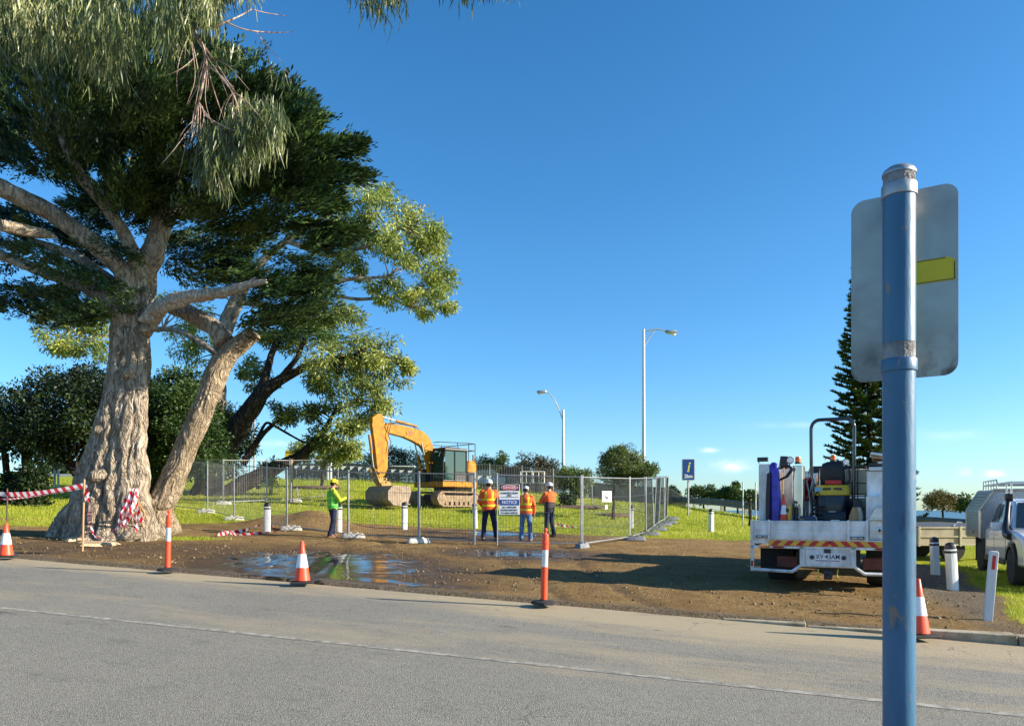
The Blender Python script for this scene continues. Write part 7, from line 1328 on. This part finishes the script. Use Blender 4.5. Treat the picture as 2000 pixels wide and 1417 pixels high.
bush('bushy green tree on the crest right of the excavator cab', 960, 66, [(895, 940), (905, 912), (940, 900), (962, 893), (985, 905), (1000, 925), (998, 945)], 60, MG, 32, (.5, .9), T=2)
bush('thin light green sapling top rising above the green bush', 982, 64, [(974, 900), (978, 884), (986, 884), (992, 904)], 6, OL, 33, (.3, .4), K=70)
bush('dark dense trees behind the excavator arm', 775, 70, [(700, 910), (720, 885), (765, 875), (800, 885), (830, 900), (830, 935), (700, 930)], 70, DK, 34, (.6, 1.1), T=3, name='tree_clump', cat='trees')
bush('low dark shrubs along the crest left of the goal frame', 620, 74, [(560, 925), (585, 908), (620, 912), (660, 905), (700, 908), (700, 925)], 40, MG, 35, (.5, .8))
bush('small round green tree between the curved lamp and the weeping tree', 1122, 43, [(1095, 935), (1100, 918), (1125, 912), (1148, 922), (1152, 955), (1130, 965), (1100, 962)], 42, OL, 36, (.3, .5), K=160, lw=(.14, .05), T=.9, name='small_tree', cat='tree')
bush('feathery low grass-like shrub at the foot of the small round tree', 1108, 41.5, [(1098, 968), (1118, 966), (1116, 982), (1100, 982)], 7, MG, 37, (.2, .3), K=60, T=.4)
o = bush('weeping dark green tree right of the gate, crown drooping over its trunk', 1197, 34, [(1172, 905), (1185, 885), (1222, 876), (1252, 890), (1275, 905), (1290, 925), (1270, 940), (1230, 950), (1190, 940), (1168, 925)], 60, leafmat('weeping_leaves', (.03, .06, .015), (.09, .13, .03), (.24, .27, .06), trans=.25, nscale=.9), 38, (.28, .45), K=230, lw=(.15, .035), T=1.3, name='weeping_tree', cat='tree', group='small planted trees on the lawn')
bush('slim young tree on the lawn above the yellow hard hat, crown joining the gum', 628, 47, [(560, 880), (600, 862), (660, 860), (690, 880), (680, 900), (630, 905), (575, 900)], 26, GD, 39, (.35, .6), K=150, T=1.2, name='young_tree', cat='tree', group='small planted trees on the lawn')
bush('wispy green shrub under the low gum limb', 528, 40, [(512, 905), (522, 892), (535, 900), (538, 925), (530, 950), (515, 940)], 10, OL, 40, (.2, .35), K=80, T=.5, name='wispy_shrub', cat='shrub')
for i, (x0, x1, top, Yb, lb) in enumerate([(1295, 1325, 950, 62, 'pointed green bush at the left end of the guard rail'), (1345, 1400, 944, 58, 'clump of pointed green bushes right of the information sign'), (1396, 1432, 948, 57, 'pointed green bush in the middle of the guard rail'), (1428, 1450, 942, 56, 'taller pointed bush left of the stakes'), (1446, 1478, 958, 54, 'low pointed bush behind the stakes')]):
    bush(lb, (x0 + x1) / 2, Yb, [(x0, 980), (x0 + 2, top + 14), ((x0 + x1) / 2, top), (x1 - 2, top + 12), (x1, 980)], 26, MG, 50 + i, (.25, .5), K=110, T=1., group='pointed bushes along the guard rail')
bush('brown tinged bush above the guard rail, left of the white utility vehicle', 1840, 44, [(1810, 990), (1812, 968), (1830, 962), (1850, 968), (1868, 964), (1874, 990)], 34, leafmat('browned_leaves', (.05, .05, .015), (.12, .11, .03), (.25, .18, .06), nscale=.7), 60, (.25, .42), K=130, lw=(.16, .05), T=.8, group='pointed bushes along the guard rail')
bush('green bush half hidden behind the canopy of the utility vehicle', 1890, 42, [(1876, 992), (1880, 972), (1900, 968), (1915, 990)], 12, MG, 61, (.25, .4), K=110, T=.6, group='pointed bushes along the guard rail')
for (px, top, Y, lb) in [(1451, 941, 33, 'left timber stake beside the tiny sapling by the truck'), (1476, 941, 33, 'right timber stake beside the tiny sapling by the truck')]:
    g = GX(px, Y); b = MB(); b.tube([(0, 0, -.05), (0, 0, W(px, top, Y).z - g.z)], .03, 6); b.build('stake', 'wwood2', label=lb, cat='stake', loc=g)
bush('tiny bare sapling between two timber stakes', 1464, 33, [(1456, 968), (1466, 962), (1472, 972), (1464, 985)], 4, DK, 62, (.12, .2), K=40, lw=(.08, .03), T=.2, name='sapling', cat='sapling', group='small planted trees on the lawn')
for (px, py, lb, r_) in [(622, 952, 'ring of mulch round the slim young tree', 1.6), (1122, 990, 'ring of bark mulch round the small round tree', 1.7), (1197, 1006, 'ring of bark mulch round the weeping tree', 1.0)]:
    p = G(px, py); b = MB(); b.lathe([(r_, -.05), (r_ * .9, .06), (r_ * .5, .10), (.1, .12)], n=28); b.v = [(x * (1 + .15 * math.sin(7 * x + 3 * y)), y * (1 + .1 * math.sin(5 * y)), z + .03 * math.sin(9 * x) * math.sin(8 * y)) for x, y, z in b.v]; b.build('mulch_ring', mat('bark_mulch', (.06, .035, .025), .95, c2=(.25, .15, .10), scale=14, bump=1, bscale=20), label=lb, cat='mulch', group='mulch rings under the planted trees', loc=p)
# ---- Norfolk pine
def norfolk():
    Y = 62.; g = GX(1697, Y); o = empty('norfolk_pine', g, 0, 'tall tiered pine with upturned branches rising behind the tray truck and the blue pole', 'tree'); rr = np.random.default_rng(77)
    H = W(1694, 470, Y).z - g.z; n_ = NP(); n_.limb([(0, 0, 0), (.05, 0, H * .5), (0, 0, H)], [.32, .2, .03], n=14, step=.3, flute=.03); V = []; z = 2.0
    while z < H - .3:
        t = (z - 2) / (H - 2); ln0 = (3.7 * (1 - t) ** .62 + .25) * (1 if t > .08 else .9); nb = 7 if t < .85 else 5; a0 = rr.uniform(0, 6.3)
        for k in range(nb):
            a = a0 + k * 2 * np.pi / nb + rr.normal(0, .1); ln = ln0 * rr.uniform(.82, 1.12); d = np.array([math.cos(a), math.sin(a), 0]); tip = d * ln + np.array([0, 0, z + .10 * ln]); mid = d * ln * .55 + np.array([0, 0, z - .09 * ln]); st = np.array([0, 0, z])
            n_.limb([st, mid, tip], [.05, .03, .012], n=5, step=.4, flute=0, lump=0, fine=0); m = int(74 * ln / 2 + 16); u = rr.uniform(.2, 1, m); P = np.where(u[:, None] < .55, st + (mid - st) * (u / .55)[:, None], mid + (tip - mid) * ((u - .55) / .45)[:, None])
            sd = np.array([-d[1], d[0], 0]) * rr.choice([-1, 1], m)[:, None]; dr = unit(sd * rr.uniform(.3, 1, (m, 1)) + d * .55 + np.array([0, 0, .55]) + rr.normal(0, .12, (m, 3))); s_ = unit(np.cross(dr, rr.normal(0, 1, (m, 3)))); L1 = rr.uniform(.35, .62, m) * (1.15 - .35 * u)
            for q in range(2): V.append(leaves(P, unit(dr + rr.normal(0, .15, (m, 3))), unit(np.cross(dr, rr.normal(0, 1, (m, 3)))), L1, np.full(m, .11), .18))
        z += .58 * (1 - .35 * t) * rr.uniform(.8, 1.2)
    n_.build('trunk', bark_dark, o); crown(o, np.concatenate(V), leafmat('norfolk_needles', (.014, .036, .010), (.045, .085, .020), (.10, .14, .03), trans=.12, nscale=.6))
norfolk()
# far hill line with trees and house at the left
hl = GX(90, 150); b = MB(); b.loft([(-6, 0, -6, 60, 30), (-6, 0, -1, 45, 22), (-4, 0, 2.6, 30, 14), (0, 0, 4.4, 14, 6)], 40, 2); b.build('hills', mat('distant_scrub', (.05, .075, .03), .95, var=.4, scale=.3, bump=1, bscale=1.5), kind='structure', loc=Vector((hl.x, 210, hf(hl.x, 120) + 1)))
o = empty('house', GX(118, 110), .2, 'small distant pale house seen between the shrub and the cypress trunk', 'building'); b = MB(); b.bx(-3, 3, -2, 2, 0, 2.6); b.build('wall', 'cream', o); b = MB(); b.prism([(-3.3, 2.6), (3.3, 2.6), (2.4, 3.9), (-2.4, 3.9)], -2.2, 2.2); b.build('roof', 'galv', o)
for (px, lb) in [(107, 'left timber post on the lawn beyond the tape'), (114, 'right timber post on the lawn beyond the tape')]: g = GX(px, 44); b = MB(); b.tube([(0, 0, 0), (0, 0, 1.3)], .06, 6); b.build('post', 'wwood2', label=lb, cat='post', loc=g)
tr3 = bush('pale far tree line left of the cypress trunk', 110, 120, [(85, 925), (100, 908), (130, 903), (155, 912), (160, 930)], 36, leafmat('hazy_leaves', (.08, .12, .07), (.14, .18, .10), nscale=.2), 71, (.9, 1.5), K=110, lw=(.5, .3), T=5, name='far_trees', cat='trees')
